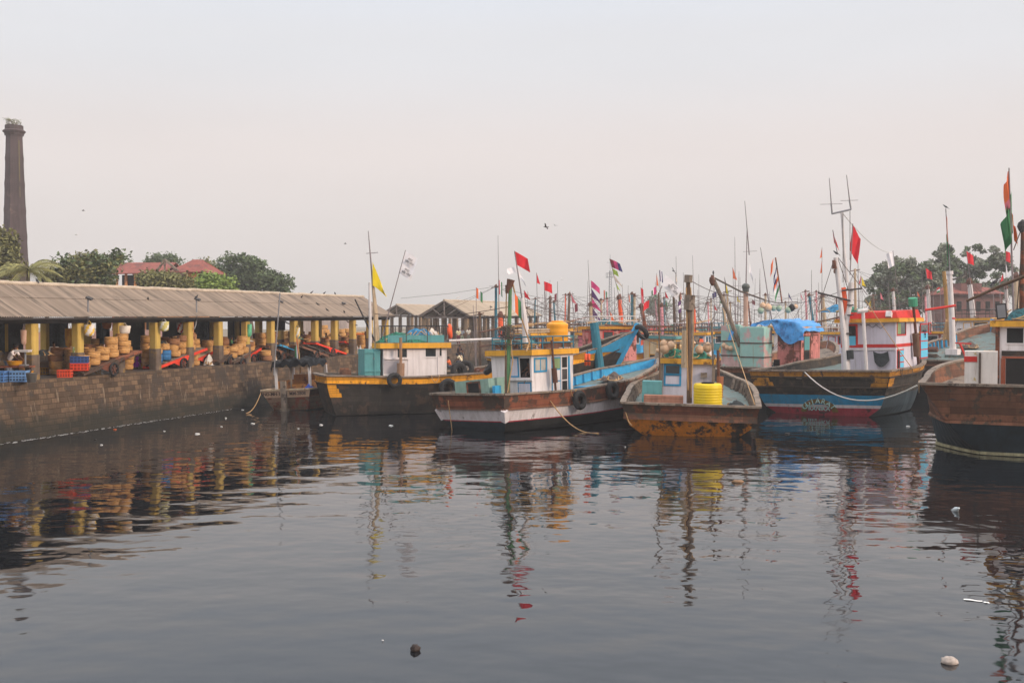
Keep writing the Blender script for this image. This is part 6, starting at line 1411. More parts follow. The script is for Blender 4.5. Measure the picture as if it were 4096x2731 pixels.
where = ["hazy far boat with a white cabin and two thin masts left of the water tank", "hazy far boat with a cream cabin behind the magenta banners", "hazy far boat with a lavender cabin right of the orange topped mast", "hazy far boat with a pink cabin behind the bound brown mast",
         "hazy far boat with a mint cabin left of the mushroom topped vent pipe", "hazy far boat with a white cabin right of the floats", "hazy far boat with a cream cabin behind the twin white masts", "hazy far boat with a lavender cabin before the lower grey green tree",
         "farthest mint cabined boat, left part of the fleet", "farthest white cabined boat near the lattice tower", "farthest orange cabined boat in front of the round hazy tree", "farthest white cabined boat behind the slanting derrick", "farthest cream cabined boat behind the vent pipe", "farthest salmon cabined boat left of the twin white masts"]
for i, ((sx, Y, c, _), lb) in enumerate(zip(fill, where)):
    r_ = random.Random(100 + i); ms, fs, ae = [], [], []
    for k in range(2): x = sx + r_.randint(-40, 110); ms.append((x, 1330, x + r_.randint(-10, 6), r_.randint(1165, 1215), r_.choice((.1, .14, .18)), r_.randrange(7)))
    for k in range(2):
        x = sx + r_.randint(-60, 120); t = r_.randint(1150, 1215); c1 = r_.choice(['red', 'orange', 'pink', 'maroon', 'white', 'magenta', 'yellow', 'navy']); fs.append((x, 1290, x + r_.randint(-8, 4), t, [(r_.randint(18, 34), r_.choice((-1, 1)) * r_.randint(9, 20), r_.choice(([c1], [c1, 'white'], T_)), r_.choice(('rect', 'tri2', 'tri2')), .3, r_.random() < .5)]))
    for k in range(2): x = sx + r_.randint(-60, 120); ae.append((x, 1290, x + r_.randint(-6, 4), r_.randint(1085, 1175)))
    fleet(20 + i, lb, sx, Y, r_.uniform(12, 34), CABC[c], [M['yellow_clean'], M['yellow_worn'], M['red'], M['teal']][i % 4], HULLM[i % 5], ms, fs, ae, 40 + i, L=12, B=4.2)
# ================================================================== QUAY GOODS, PEOPLE, BIRDS, FLOTSAM
RD = random.Random(11)
def deckpt(sx, sy): return onz(sx, sy, QZ)
# ---- woven baskets
def basket_mesh(nm, m, R=.335, h=.36):
    mb = MB(); pr = [(R * .82, 0), (R * .93, .03)]
    for i in range(9): t = i / 8; pr.append((R * (.95 + .07 * sin(pi * t)) + (.008 if i % 2 else 0), .04 + (h - .1) * t))
    pr += [(R * 1.0, h - .05), (R * 1.03, h - .02), (R * .98, h), (R * .88, h - .02), (R * .86, .08), (.02, .06)]
    return mb.lathe(pr, 20, 0, None, (True, True)).mesh(nm, m, True)
BK = basket_mesh("basket", M['wicker']); BKD = basket_mesh("basket", M['wicker_dark'])
NUMW = ["bottom", "second", "third", "fourth", "fifth", "sixth"]
nb_ = 0
def stack(p, n, desc, tilt=None, dark=(), s=1.0, group="woven cane baskets stacked on the quay"):
    """n baskets standing on p"""
    for k in range(n):
        me = BKD if k in dark else BK
        o = link("basket", me, None, p + Vector((RD.uniform(-.07, .07), RD.uniform(-.07, .07), k * .335 * s)), (RD.uniform(-.09, .09), RD.uniform(-.09, .09) - (tilt or 0), RD.uniform(0, 6)))
        q = s * RD.uniform(.92, 1.06); o.scale = (q, q, s)
        if n == 1: lb = "single woven cane basket " + desc
        else: lb = ("topmost" if k == n - 1 else NUMW[k]) + " cane basket of the stack " + desc
        tag(o, lb, "basket", group)
# ---- handcarts: a long tilted bed on two wheels
def cart(label, lo, up, m, bedm=None, w=.95, legs=False):
    p0 = deckpt(*lo); u = QU.copy()
    r = ray(*up); nrm = Vector((u.y, -u.x, 0)); t = (p0 - EYE).dot(nrm) / r.dot(nrm); p1 = EYE + r * t
    d = p1 - p0; hor = Vector((d.x, d.y, 0)); Ln = d.length; el = atan2(d.z, hor.length); az = atan2(hor.y, hor.x)
    root = thing("handcart", label, "handcart", p0, az, "long wheeled handcarts parked along the quay"); root.rotation_euler = (0, -el, az)
    fr = MB()
    for y in (-w / 2, w / 2): fr.beam((0, y, .1), (Ln, y, .1), .09, .13)
    fr.beam((Ln * .02, -w / 2, .08), (Ln * .02, w / 2, .08), .1, .08); fr.beam((Ln * .98, -w / 2, .08), (Ln * .98, w / 2, .08), .1, .08)
    for y in (-w / 2 - .02, w / 2 + .02): fr.add([(Ln * .30, y, .04), (Ln * .62, y, .04), (Ln * .54, y, -.22), (Ln * .40, y, -.22), (Ln * .30, y + .05, .04), (Ln * .62, y + .05, .04), (Ln * .54, y + .05, -.22), (Ln * .40, y + .05, -.22)], [(0, 1, 2, 3), (7, 6, 5, 4), (0, 4, 5, 1), (1, 5, 6, 2), (2, 6, 7, 3), (3, 7, 4, 0)])
    fr.build("cart_frame", m, root)
    bd = MB(); n = 6
    for k in range(n): y = -w / 2 + .06 + (w - .12) * (k + .5) / n; bd.box(.05, Ln - .05, y - (w - .16) / n / 2, y + (w - .16) / n / 2, .17, .2)
    bd.build("cart_bed", bedm or M['wood_grey'], root)
    wm_ = MB().torus((0, 0, 0), .3, .06, Matrix.Rotation(pi / 2, 4, 'X'), 20, 6, 0); wm_.tube([(0, -.06, 0), (0, .06, 0)], .08, 8, 1)
    for k in range(6): a = pi * k / 3; wm_.beam((0, 0, 0), (.28 * cos(a), 0, .28 * sin(a)), .04, .05, 1)
    wme = wm_.mesh("wheel", [M['rubber'], M['rust']])
    for y in (-w / 2 - .1, w / 2 + .1): link("wheel", wme, root, (Ln * .47, y, -.2))
    MB().tube([(Ln * .47, -w / 2 - .1, -.2), (Ln * .47, w / 2 + .1, -.2)], .035, 6).build("axle", M['iron'], root)
    return p0, p1, az
def on_cart(c, t, lat=0, h=.24):
    p0, p1, az = c; n = Vector((-sin(az), cos(az), 0)); return p0.lerp(p1, t) + n * lat + Vector((0, 0, h))
redc = mat('orange_red_cart_paint', (222, 62, 36), var=.12, grime=.3, chip=(130, 70, 50), chip_t=.7)
c1 = cart("long bare wooden handcart loaded with two layers of baskets between second and third pillars", (300, 1506), (535, 1414), M['wood_red'], M['wood_brown'])
c2 = cart("orange red handcart carrying blue drums and baskets near the fourth pillar", (604, 1478), (800, 1402), redc)
c3 = cart("empty orange red handcart with a pale plank bed before the sixth pillar", (730, 1463), (866, 1396), redc, M['wood_pale'])
c4 = cart("low wooden handcart under baskets right of the sixth pillar", (907, 1457), (972, 1424), M['wood_brown'])
c5 = cart("handcart with a pinkish bed tipped up beside a brown post", (985, 1441), (1034, 1393), M['red'], M['wood_grey'])
c6 = cart("dark wooden handcart sloping down to the right near the eighth pillar", (1157, 1434), (1048, 1392), M['wood_brown'], M['wood_brown'])
c7 = cart("blue sided handcart sloping down to the right under the ninth pillar", (1236, 1428), (1094, 1386), M['blue'], M['wood_grey'])
c8 = cart("dark brown handcart right of the blue sided one", (1314, 1426), (1204, 1386), M['wood_dark'], M['wood_brown'])
c9 = cart("orange red handcart sloping down to the right below the eleventh pillar", (1361, 1420), (1238, 1378), redc)
c11 = cart("bare wooden handcart between the orange red cart and the low wooden cart", (850, 1460), (930, 1406), M['wood_red'], M['wood_brown'])
c12 = cart("faded red handcart sloping up to the right under the seventh pillar", (950, 1448), (1020, 1400), redc, M['wood_brown'])
c13 = cart("brown handcart sloping down to the right left of the eleventh pillar", (1290, 1430), (1180, 1392), M['wood_brown'], M['wood_red'])
c10 = cart("last orange red handcart, next to the man in the pale shirt", (1431, 1410), (1354, 1371), redc)
stack(deckpt(226, 1500), 4, "on the ground at the left, first of the row", dark=(2, 3)); stack(deckpt(274, 1497), 4, "just right of the first stack, under a black cloth", dark=(3,))
for t, lat, n, ds in ((.1, 0, 2, "at the low end of the bare wooden cart"), (.29, -.1, 2, "second along the bare wooden cart, behind the blue crate"), (.46, 0, 2, "third along the bare wooden cart"), (.62, 0, 3, "fourth along the bare wooden cart"), (.79, 0, 3, "last along the bare wooden cart")): stack(on_cart(c1, t, lat), n, ds, .05)
for sx, sy, n, ds in ((345, 1486, 4, "behind the wooden cart, below the hanging bag"), (388, 1480, 5, "behind the wooden cart, tallest one there"), (318, 1491, 4, "behind the wooden cart, nearest the second pillar")): stack(deckpt(sx, sy), n, ds)
tubm = mat('blue_plastic_drum', (52, 110, 160), var=.12, grime=.35); tubd = mat('dark_plastic_tub', (52, 60, 62), var=.2)
def drum(label, p, m, R=.31, h=.62):
    o = MB().lathe([(R * .92, 0), (R, .03), (R, h * .3), (R * 1.04, h * .33), (R, h * .36), (R, h * .64), (R * 1.04, h * .67), (R, h * .7), (R, h - .03), (R * .95, h), (R * .9, h - .05), (.02, h - .06)], 18).build("plastic_drum", m, None, True, p); return tag(o, label, "drum", "blue plastic drums on the handcart")
p = on_cart(c2, .1); drum("blue drum at the low end of the orange red cart, basket on top", p, tubm, .34, .5); stack(p + Vector((0, 0, .5)), 1, "standing on the first blue drum")
p = on_cart(c2, .27); drum("second blue drum on the orange red cart, basket on top", p, tubm, .34, .55); stack(p + Vector((0, 0, .55)), 1, "standing on the second blue drum")
for t, n, ds, dk in ((.44, 3, "third along the orange red cart", (2,)), (.60, 3, "fourth along the orange red cart", (2,)), (.77, 3, "at the raised end of the orange red cart", (2,))): stack(on_cart(c2, t), n, ds, .05, dk)
for sx, sy, n, ds in ((655, 1464, 5, "behind the blue drums"), (700, 1458, 5, "behind the orange red cart, below the fifth pillar"), (745, 1454, 5, "between the two orange red carts"), (788, 1449, 3, "in the shade behind the empty cart"), (822, 1446, 3, "in the shade beside the sixth pillar")): stack(deckpt(sx, sy), n, ds, dark=range(n - 1, n))
drum("dark plastic tub under a basket at the low end of the low wooden cart", deckpt(898, 1456), tubd, .42, .55); stack(deckpt(898, 1456) + Vector((0, 0, .55)), 1, "on the dark plastic tub", s=1.15)
for t, n, ds in ((.3, 2, "first along the low wooden cart"), (.62, 2, "second along the low wooden cart"), (.95, 3, "last along the low wooden cart")): stack(on_cart(c4, t), n, ds, .06)
for sx, sy, n, ds in ((930, 1446, 3, "behind the low wooden cart"), (960, 1440, 4, "behind the low wooden cart, by the seventh pillar"), (1003, 1434, 4, "tied with white cord right of the seventh pillar"), (1030, 1428, 5, "left of the eighth pillar"), (1060, 1424, 5, "in front of the eighth pillar"), (1082, 1418, 4, "right of the eighth pillar"),
                      (1062, 1444, 2, "low on the ground under the dark cart"), (1142, 1408, 5, "under the ninth pillar, left one"), (1168, 1404, 5, "under the ninth pillar, right one"), (1196, 1406, 3, "between the blue and brown carts"), (1228, 1400, 4, "beside the striped shirt man"), (1258, 1398, 4, "left one by the tenth pillar"), (1282, 1396, 5, "middle one by the tenth pillar"),
                      (1306, 1394, 5, "right one by the tenth pillar"), (1296, 1386, 6, "tallest behind the tenth pillar"), (1330, 1390, 4, "under the eleventh pillar"), (1368, 1388, 5, "left one behind the pale shirt man"), (1390, 1386, 5, "right one behind the pale shirt man"), (1434, 1384, 4, "left of the pale masts"), (1455, 1382, 4, "nearest the pale masts")):
    stack(deckpt(sx, sy), n, ds, dark=(RD.randrange(n),))
# ---- crates
def crate(label, p, rgb, rz=0, s=(.62, .42, .3), nm="plastic_crate"):
    k = 'crate_%d_%d_%d' % rgb; o = link(nm, crate_mesh(nm, s[0], s[1], s[2], mat(k, rgb, var=.1, grime=.25), mat(k + 'd', tuple(int(x * .45) for x in rgb))), None, p, (0, 0, rz)); return tag(o, label, "crate", "plastic crates on the quay")
rz0 = pi / 2 - QD
p = on_cart(c1, .05, -.1); crate("orange red crate at the low end of the wooden cart, under the blue one", p, (222, 70, 40), .2, (.8, .5, .36)); crate("dark blue crate stacked on the orange red crate", p + Vector((0, 0, .365)), (56, 84, 140), .24, (.8, .5, .34))
crate("orange red crate standing alone left of the wooden cart", deckpt(260, 1509), (230, 82, 50), .1, (.6, .42, .36)); crate("yellow crate beside the first yellow pillar, at its right", deckpt(172, 1497), (224, 160, 40), .1, (.62, .42, .36))
crate("light blue crate under the fish bench, by the steel bucket", deckpt(78, 1526), (112, 150, 196), .05, (.7, .5, .5)); crate("blue crate under the fish bench, cut by the left edge", deckpt(-2, 1528), (88, 132, 190), 0, (.6, .5, .5)); crate("yellow orange crate between the fish bench and the first pillar", deckpt(108, 1520), (230, 160, 44), .15, (.5, .4, .42))
crate("blue crate in the shade beside the purple sari", deckpt(512, 1476), (60, 110, 170), .2, (.5, .4, .4)); crate("orange crate on top of the red crates near the end of the shed", deckpt(1444, 1398) + Vector((0, 0, .9)), (232, 110, 30), .1, (.85, .6, .5)); crate("red crate in the middle of the coloured crate pile near the end of the shed", deckpt(1444, 1398) + Vector((0, 0, .4)), (206, 44, 44), .1, (.85, .6, .5)); crate("yellow crate lowest in the coloured crate pile near the end of the shed", deckpt(1444, 1398), (230, 180, 60), .1, (.85, .6, .4))
# ---- fish bench, scale, basin, bucket
p = deckpt(45, 1524); rt = thing("fish_bench", "low brown plank bench at the left edge beside the first pillar", "bench", p, .05)
MB().box(-1.3, .95, -.3, .35, .62, .7).build("bench_top", M['wood_red'], rt)
for x in (-1.1, -.45, .2, .75): MB().box(x - .05, x + .05, -.2, .25, 0, .615).build("leg", M['wood_dark'], rt)
q_ = p + Vector((.62, -.05, .705)); rt = thing("weighing_scale", "white weighing scale standing on the fish bench", "scale", q_)
MB().box(-.16, .16, -.14, .14, 0, .06).tube([(.05, 0, .06), (.05, 0, .62)], .05, 8).build("stand", M['steel'], rt); MB().box(-.36, .26, -.22, .22, .625, .7).box(-.38, .28, -.24, .24, .7, .72).build("pan", M['white_metal'], rt)
tag(MB().lathe([(.2, 0), (.3, .06), (.34, .2), (.36, .21), (.32, .19), (.26, .06), (.02, .04)], 20).build("basin", mat('yellow_basin', (232, 160, 30), var=.05), None, True, p + Vector((.18, -.02, .705))), "round yellow basin on the fish bench", "basin")
tag(MB().lathe([(.17, 0), (.24, .42), (.26, .43), (.22, .41), (.02, .38)], 16).build("bucket", mat('galvanised_bucket', (136, 130, 124), metal=.3, rough=.45), None, True, deckpt(126, 1530)), "grey steel bucket beside the first pillar at the quay edge", "bucket")
for sx, sy, c, lb in ((180, 1462, (150, 120, 96), "brown carton behind the first pillar"), (90, 1420, (176, 150, 122), "pale carton stacked behind the white shirted man"), (92, 1468, (188, 172, 160), "pale box low behind the weighing scale"), (96, 1446, (150, 60, 48), "red brown box between two pale boxes")):
    d = deckpt(sx, 1496); o = W(sx, sy, d.y); tag(MB().box(-.3, .3, -.25, .25, -.2, .2).box(-.31, .31, -.02, .02, .2, .204).build("box", mat('carton_%d' % c[0], c, var=.12, grime=.3), None, False, o), lb, "box")
# ---- bags hung on the pillars
def bag(label, sx, sy, k, w, h, cols, off=-.5):
    pp = pil(k, off); o = W(sx, sy, pp.y)
    mb = MB()
    def fn(u, v):
        a = u * 2 * pi; r = 1.0 - .22 * v ** 3 - (.55 * max(0, v - .9) / .1)
        return (w * .5 * cos(a) * r * (1 + .12 * noise.noise(Vector((cos(a) * 2, sin(a) * 2, v * 3 + sx)))), w * .26 * sin(a) * r, h * (.5 - v))
    mb.grid(fn, 18, 8, (lambda u, v: 1 if (u * 7 + v * 2) % 2 > 1.2 else 0)); mb.tube([(-w * .25, 0, h * .48), (0, 0, h * .85), (w * .25, 0, h * .48)], .015, 4, 1)
    return tag(mb.build("hanging_bag", [mat('bag_%d_%d' % (c[0], c[2]), c, var=.1, rough=.6) for c in cols], None, True, o), label, "bag", "bags hung from the market pillars")
bag("white and yellow bag hanging at the second pillar", 357, 1322, 1, .52, .58, [(228, 216, 206), (232, 186, 70)]); bag("wide pale cream bag hanging right of the third pillar", 498, 1320, 2, .62, .45, [(226, 212, 196), (216, 196, 180)]); bag("patterned yellow and white bag hanging at the fourth pillar", 656, 1306, 3, .55, .55, [(206, 190, 110), (224, 220, 206)])
bag("yellow bag hanging left of the second pillar", 276, 1352, 1, .4, .95, [(220, 160, 40), (206, 140, 40)], 1.2); bag("pale pink bag on the first pillar's left side", 96, 1350, 0, .32, .7, [(216, 178, 156), (206, 160, 140)]); bag("small orange brown bag hanging deep between second and third pillars", 428, 1300, 2, .5, .42, [(190, 124, 60), (176, 110, 50)], 2.0)
bag("red and white bag hanging left of the fifth pillar", 722, 1312, 4, .4, .6, [(206, 196, 186), (180, 60, 50)], .2); bag("green cloth hung right of the seventh pillar", 996, 1322, 6, .35, .8, [(110, 196, 150), (90, 170, 130)]); bag("white bag hanging right of the ninth pillar", 1190, 1330, 8, .35, .7, [(226, 220, 206), (226, 190, 80)])
bag("yellow cloth tied to the pillar next to the end of the shed", 1414, 1318, 12, .32, 1.1, [(206, 170, 60), (196, 150, 50)]); bag("small white packet hung low in front of the second pillar", 302, 1408, 1, .3, .5, [(216, 216, 190), (150, 170, 80)])
for sx, k, w, h, lb in ((60, .1, 1.0, 1.9, "dark cloth hung in the shade left of the first pillar"), (395, 1.5, .9, 1.7, "dark cloth hung between second and third pillars"), (560, 2.6, .8, 1.6, "dark cloth hung between third and fourth pillars"), (1225, 8.6, 1.3, 1.0, "dark bundle hung between ninth and tenth pillars"), (860 + 60, 5.6, .9, 1.2, "dark cloth hung right of the sixth pillar")):
    o = pil(k, 2.4); o.z = QZ + 2.75
    tag(MB().grid(lambda u, v: (w * (u - .5), .12 * sin(u * 9 + sx), -h * v * (.85 + .2 * noise.noise(Vector((u * 3, sx, 0))))), 10, 6).build("hanging_cloth", M['net_dark'], None, True, o), lb, "cloth")

# ---- people: one continuous skinned body, clothing and hair as children
def skin_obj(verts, edges, root=0, sub=1):
    me = bpy.data.meshes.new("body"); me.from_pydata([v[:3] for v in verts], edges, [])
    o = bpy.data.objects.new("body", me); COL.objects.link(o)
    o.modifiers.new("skin", 'SKIN'); sd = me.skin_vertices[0].data
    for i, v in enumerate(verts): sd[i].radius = (v[3], v[4] if len(v) > 4 else v[3])
    for i in range(len(verts)): sd[i].use_root = (i == root)
    ss = o.modifiers.new("sub", 'SUBSURF'); ss.levels = sub; ss.render_levels = sub
    dg = bpy.context.evaluated_depsgraph_get(); out = bpy.data.meshes.new_from_object(o.evaluated_get(dg))
    bpy.data.objects.remove(o); bpy.data.meshes.remove(me); return out
def person(label, p, face, H=1.58, shirt=(220, 210, 205), trousers=(90, 100, 120), pose='stand', sari=False, bare=False, pattern=None, cap=None, group="people at work on the dock", seed=0):
    """face: compass heading; local +x forward, +y left"""
    root = thing("person", label, "person", p, pi / 2 - radians(face), group); s = H / 1.7; rn = random.Random(seed)
    V, E = [], []
    def add(x, y, z, r, r2=None, to=None):
        V.append((x * s, y * s, z * s, r * s, (r2 or r) * s)); 
        if to is not None: E.append((to, len(V) - 1))
        return len(V) - 1
    hip = {'stand': .92, 'bend': .92, 'sit': .2, 'squat': .24}[pose]; lean = {'stand': .02, 'bend': .34, 'sit': .14, 'squat': .22}[pose]
    J = {}
    J['pel'] = add(0, 0, hip, .125, .10); J['wai'] = add(lean * .35, 0, hip + .2, .125, .10, J['pel']); J['che'] = add(lean * .8, 0, hip + .40, .145, .105, J['wai'])
    J['nek'] = add(lean * 1.15, 0, hip + .555, .055, None, J['che']); J['jaw'] = add(lean * 1.25 + .025, 0, hip + .63, .07, .065, J['nek']); J['hed'] = add(lean * 1.3 + .015, 0, hip + .70, .088, .075, J['jaw']); J['crn'] = add(lean * 1.3, 0, hip + .765, .06, .055, J['hed'])
    J['nos'] = add(lean * 1.3 + .105, 0, hip + .675, .014, None, J['hed'])
    arms = {}
    for sd, sg in (('l', 1), ('r', -1)):
        sh_ = add(lean * 1.0, sg * .185, hip + .49, .055, None, J['che'])
        fw = {'stand': .03, 'bend': .22, 'sit': .2, 'squat': .24}[pose] + rn.uniform(-.03, .06); dn = {'stand': .27, 'bend': .22, 'sit': .2, 'squat': .2}[pose]
        el = add(lean + fw * .6, sg * .235, hip + .49 - dn, .042, None, sh_); wr = add(lean + fw * 1.5 + .04, sg * .21, hip + .49 - dn - (.22 if pose != 'sit' else .1), .029, None, el)
        pm_ = add(lean + fw * 1.6 + .05, sg * .205, hip + .40 - dn - (.22 if pose != 'sit' else .1), .036, .02, wr); arms[sd] = (sh_, el, wr)
        for k, (dx, ln) in enumerate(((-.03, .065), (-.01, .078), (.01, .082), (.03, .072))):
            k1 = add(V[pm_][0] / s + dx, V[pm_][1] / s, V[pm_][2] / s - .045, .010, None, pm_); add(V[pm_][0] / s + dx + .012, V[pm_][1] / s - sg * .012, V[pm_][2] / s - .045 - ln * .7, .008, None, k1)
        t1 = add(V[wr][0] / s + .045, V[wr][1] / s, V[wr][2] / s - .05, .011, None, wr); add(V[t1][0] / s + .02, V[t1][1] / s, V[t1][2] / s - .04, .009, None, t1)
    legs = []
    for sg in (1, -1):
        st = rn.uniform(-.06, .1) if pose == 'stand' else 0
        if pose in ('stand', 'bend'): hp_, kn, an, to_ = (0, .09, hip - .06), (.03 + st * .5, .1, .49), (st - .02, .105, .09), (st + .12, .12, .035)
        elif pose == 'sit': hp_, kn, an, to_ = (.03, .1, hip - .02), (.42, .15, hip + .06), (.46, .14, .06 - .2), (.58, .15, .0 - .2)
        else: hp_, kn, an, to_ = (.02, .12, hip), (.34, .19, hip + .22), (.14, .17, .08), (.28, .18, .03)
        a = add(hp_[0], sg * hp_[1], hp_[2], .095, None, J['pel']); b = add(kn[0], sg * kn[1], kn[2], .062, None, a); c = add(an[0], sg * an[1], an[2], .04, None, b); add(to_[0], sg * to_[1], to_[2], .034, None, c); legs.append((a, b, c))
    me = skin_obj(V, E); me.materials.append(M['skin']); me.polygons.foreach_set("use_smooth", [True] * len(me.polygons)); body = link("body", me, root)
    def cloth(name, idx, edges, grow, m):
        mp_ = {j: i for i, j in enumerate(idx)}
        mm = skin_obj([(V[j][0], V[j][1], V[j][2] + dz_, V[j][3] + grow, V[j][4] + grow) for j, dz_ in zip(idx, [0] * len(idx))], [(mp_[a], mp_[b]) for a, b in edges]); mm.materials.append(m); mm.polygons.foreach_set("use_smooth", [True] * len(mm.polygons)); return link(name, mm, root)
    if not bare:
        m = mat('cloth_%d_%d_%d' % shirt, shirt, var=.1, rough=.9) if not pattern else pattern
        (ls, le, lw), (rs, re, rw) = arms['l'], arms['r']
        cloth("shirt", [J['pel'], J['wai'], J['che'], ls, le, rs, re], [(J['pel'], J['wai']), (J['wai'], J['che']), (J['che'], ls), (ls, le), (J['che'], rs), (rs, re)], .026 * s, m)
    m2 = mat('cloth_%d_%d_%d' % trousers, trousers, var=.12, rough=.9)
    (a, b, c), (d, e, f) = legs
    cloth("sari_skirt" if sari else "trousers", [J['pel'], a, b, c, d, e, f], [(J['pel'], a), (a, b), (b, c), (J['pel'], d), (d, e), (e, f)], (.055 if sari else .024) * s, m2)
    hx, hy, hz2 = V[J['hed']][:3]
    MB().ball((hx - .022 * s, 0, hz2 + .035 * s), .098 * s, .088 * s, .088 * s, 10, 7).build("cap" if cap else "hair", mat('cap_%d' % cap[0], cap) if cap else M['hair'], root, True)
    return root
strp = mat('striped_shirt', (92, 60, 110), var=.1, planks=.12)
person("man in a white shirt and grey trousers bending over the fish bench", deckpt(34, 1519), 105, 1.6, (226, 214, 210), (120, 130, 146), 'bend', seed=1)
person("man in dark clothes half hidden behind the white shirted man", deckpt(60, 1508), 140, 1.6, (60, 56, 60), (40, 40, 44), 'bend', seed=2)
person("woman in a purple sari squatting beside the blue crate", deckpt(548, 1474), 120, 1.5, (186, 60, 180), (190, 70, 196), 'squat', True, seed=3)
person("woman in a dark red sari squatting behind the purple sari", deckpt(590, 1462), 170, 1.5, (150, 30, 44), (130, 26, 40), 'squat', True, seed=4)
person("person in black and red standing in the shade behind the sari women", deckpt(580, 1446), 150, 1.62, (44, 30, 34), (150, 40, 44), 'stand', seed=5)
person("man in a navy shirt behind the baskets left of the eighth pillar", deckpt(1052, 1420), 120, 1.62, (54, 58, 96), (40, 42, 50), seed=6)
person("person in maroon standing left of the ninth pillar", deckpt(1114, 1408), 150, 1.62, (126, 40, 52), (60, 50, 50), seed=7)
person("man in a purple striped shirt among the baskets", deckpt(1216, 1404), 160, 1.62, (92, 60, 110), (50, 50, 60), pattern=strp, seed=8)
person("man in an orange shirt by the tenth pillar", deckpt(1266, 1396), 170, 1.62, (228, 96, 60), (60, 60, 70), seed=9)
person("man in a grey white shirt in front of the eleventh pillar's baskets", deckpt(1350, 1404), 200, 1.62, (190, 184, 188), (70, 66, 70), 'bend', seed=10)
person("man in a pale pink shirt and dark trousers seen from behind", deckpt(1404, 1412), 20, 1.62, (222, 190, 188), (62, 66, 72), seed=11)
for sx, sy, sh, tr, lb, sd in ((1834, 1378, (222, 204, 160), (110, 50, 60), "man in a cream shirt standing on the far quay edge, left of two", 12), (1848, 1376, (128, 134, 142), (130, 140, 120), "man in a grey shirt standing on the far quay edge beside the cream shirt", 13), (1874, 1372, (206, 196, 180), (110, 110, 100), "man in a pale shirt beside a stained pillar of the far shed", 14)):
    person(lb, deckpt(sx, sy), 180, 1.62, sh, tr, seed=sd)
for sx, sy, Y, sh, lb, sd, fc in ((1802, 1470, 84, (250, 120, 70), "person in an orange shirt sitting on the boat by the lavender cabin", 15, 250), (1846, 1452, 86, (232, 214, 180), "person in a cream shirt and scarf sitting beside the orange shirt", 16, 300), (1832, 1420, 88, (60, 50, 56), "person in dark clothes sitting behind the cream shirt", 17, 120)):
    person(lb, W(sx, sy, Y) - Vector((0, 0, .1)), fc, 1.6, sh, (60, 60, 70), 'sit', seed=sd)
person("bare chested man sitting inside the dark window of the blue framed cabin", D.w((dx0 + .45, du(2102), dz_(1510) - .1)), 240, 1.55, (100, 60, 50), (70, 60, 60), 'sit', bare=True, seed=18)

# ---- birds
crow = mat('crow_feathers', (30, 28, 32), var=.3, rough=.5); gullm = mat('pale_bird_feathers', (196, 190, 186), var=.1); kite = mat('brown_bird_feathers', (72, 60, 54), var=.3)
def bird_mesh(m, fly):
    mb = MB(); R = Matrix.Rotation(-.55 if not fly else 0, 4, 'Y')
    body = [(-.20, .02), (-.12, .055), (0, .075), (.09, .06), (.14, .045), (.19, .05), (.23, .03), (.30, .006)]
    pts = [R @ Vector((x, 0, .02 * (x > .12))) for x, _ in body]; mb.tube(pts, [r for _, r in body], 8)
    mb.add([R @ Vector(p) for p in ((-.17, -.03, 0), (-.17, .03, 0), (-.40, .06, -.02), (-.40, -.06, -.02), (-.17, -.03, .02), (-.17, .03, .02), (-.40, .06, -.01), (-.40, -.06, -.01))], [(0, 1, 2, 3), (7, 6, 5, 4), (0, 4, 5, 1), (1, 5, 6, 2), (2, 6, 7, 3), (3, 7, 4, 0)])
    if fly:
        for sg in (-1, 1):
            w = [(.10, .05, .03), (.06, .32, .16), (.0, .62, .10), (-.12, .60, .09), (-.10, .32, .14), (-.10, .05, .02)]
            mb.add([(x, sg * y, z) for x, y, z in w] + [(x, sg * y, z + .012) for x, y, z in w], [(0, 1, 4, 5), (1, 2, 3, 4), (11, 10, 7, 6), (10, 9, 8, 7), (0, 6, 7, 1), (1, 7, 8, 2), (3, 9, 10, 4), (4, 10, 11, 5), (2, 8, 9, 3)])
    else:
        for sg in (-1, 1):
            mb.ball(R @ Vector((-.06, sg * .06, .0)), .17, .022, .06, 8, 6, 0, M=R); mb.tube([(-.0, sg * .03, -.05), (.0, sg * .035, -.13)], .008, 4)
    return mb.mesh("bird", m, True)
BM = {('c', 0): bird_mesh(crow, 0), ('c', 1): bird_mesh(crow, 1), ('g', 0): bird_mesh(gullm, 0), ('g', 1): bird_mesh(gullm, 1), ('k', 1): bird_mesh(kite, 1)}
def bird(label, p, kind, fly, rz, rx=0, s=1.0):
    o = link("bird", BM[(kind, fly)], None, p, (rx, 0, rz)); o.scale = (s, s, s); return tag(o, label, "bird", "crows and other birds about the dock")
u_ = Vector((sin(SHED_A), cos(SHED_A), 0)); n_ = Vector((-cos(SHED_A), sin(SHED_A), 0)); e0 = Vector((-22.3, 51.0, 5.52)) - n_ * .65; r0 = Vector((-22.3, 51.0, 7.12)) + n_ * 2.25
rn_ = u_.cross(r0 - e0).normalized()
def onroof(sx, sy): r = ray(sx, sy); t = (e0 - EYE).dot(rn_) / r.dot(rn_); return EYE + r * t
def onridge(sx): 
    lo, hi = -12.0, 45.0
    for _ in range(40):
        m_ = (lo + hi) / 2
        if pix(r0 + u_ * m_)[0] < sx: lo = m_
        else: hi = m_
    return r0 + u_ * lo + Vector((0, 0, .13))
for sx, lb in ((148, "crow on the shed ridge at the far left, left of a pair"), (171, "crow on the shed ridge at the far left, right of a pair"), (302, "crow on the shed ridge below the wide dark tree"), (1247, "crow on the shed ridge, first of three at the far end"), (1298, "crow on the shed ridge, middle of three at the far end"), (1340, "crow on the shed ridge, last of three at the far end")):
    bird(lb, onridge(sx) + Vector((0, 0, .07)), 'c', 0, RD.uniform(0, 6), 0, .62)
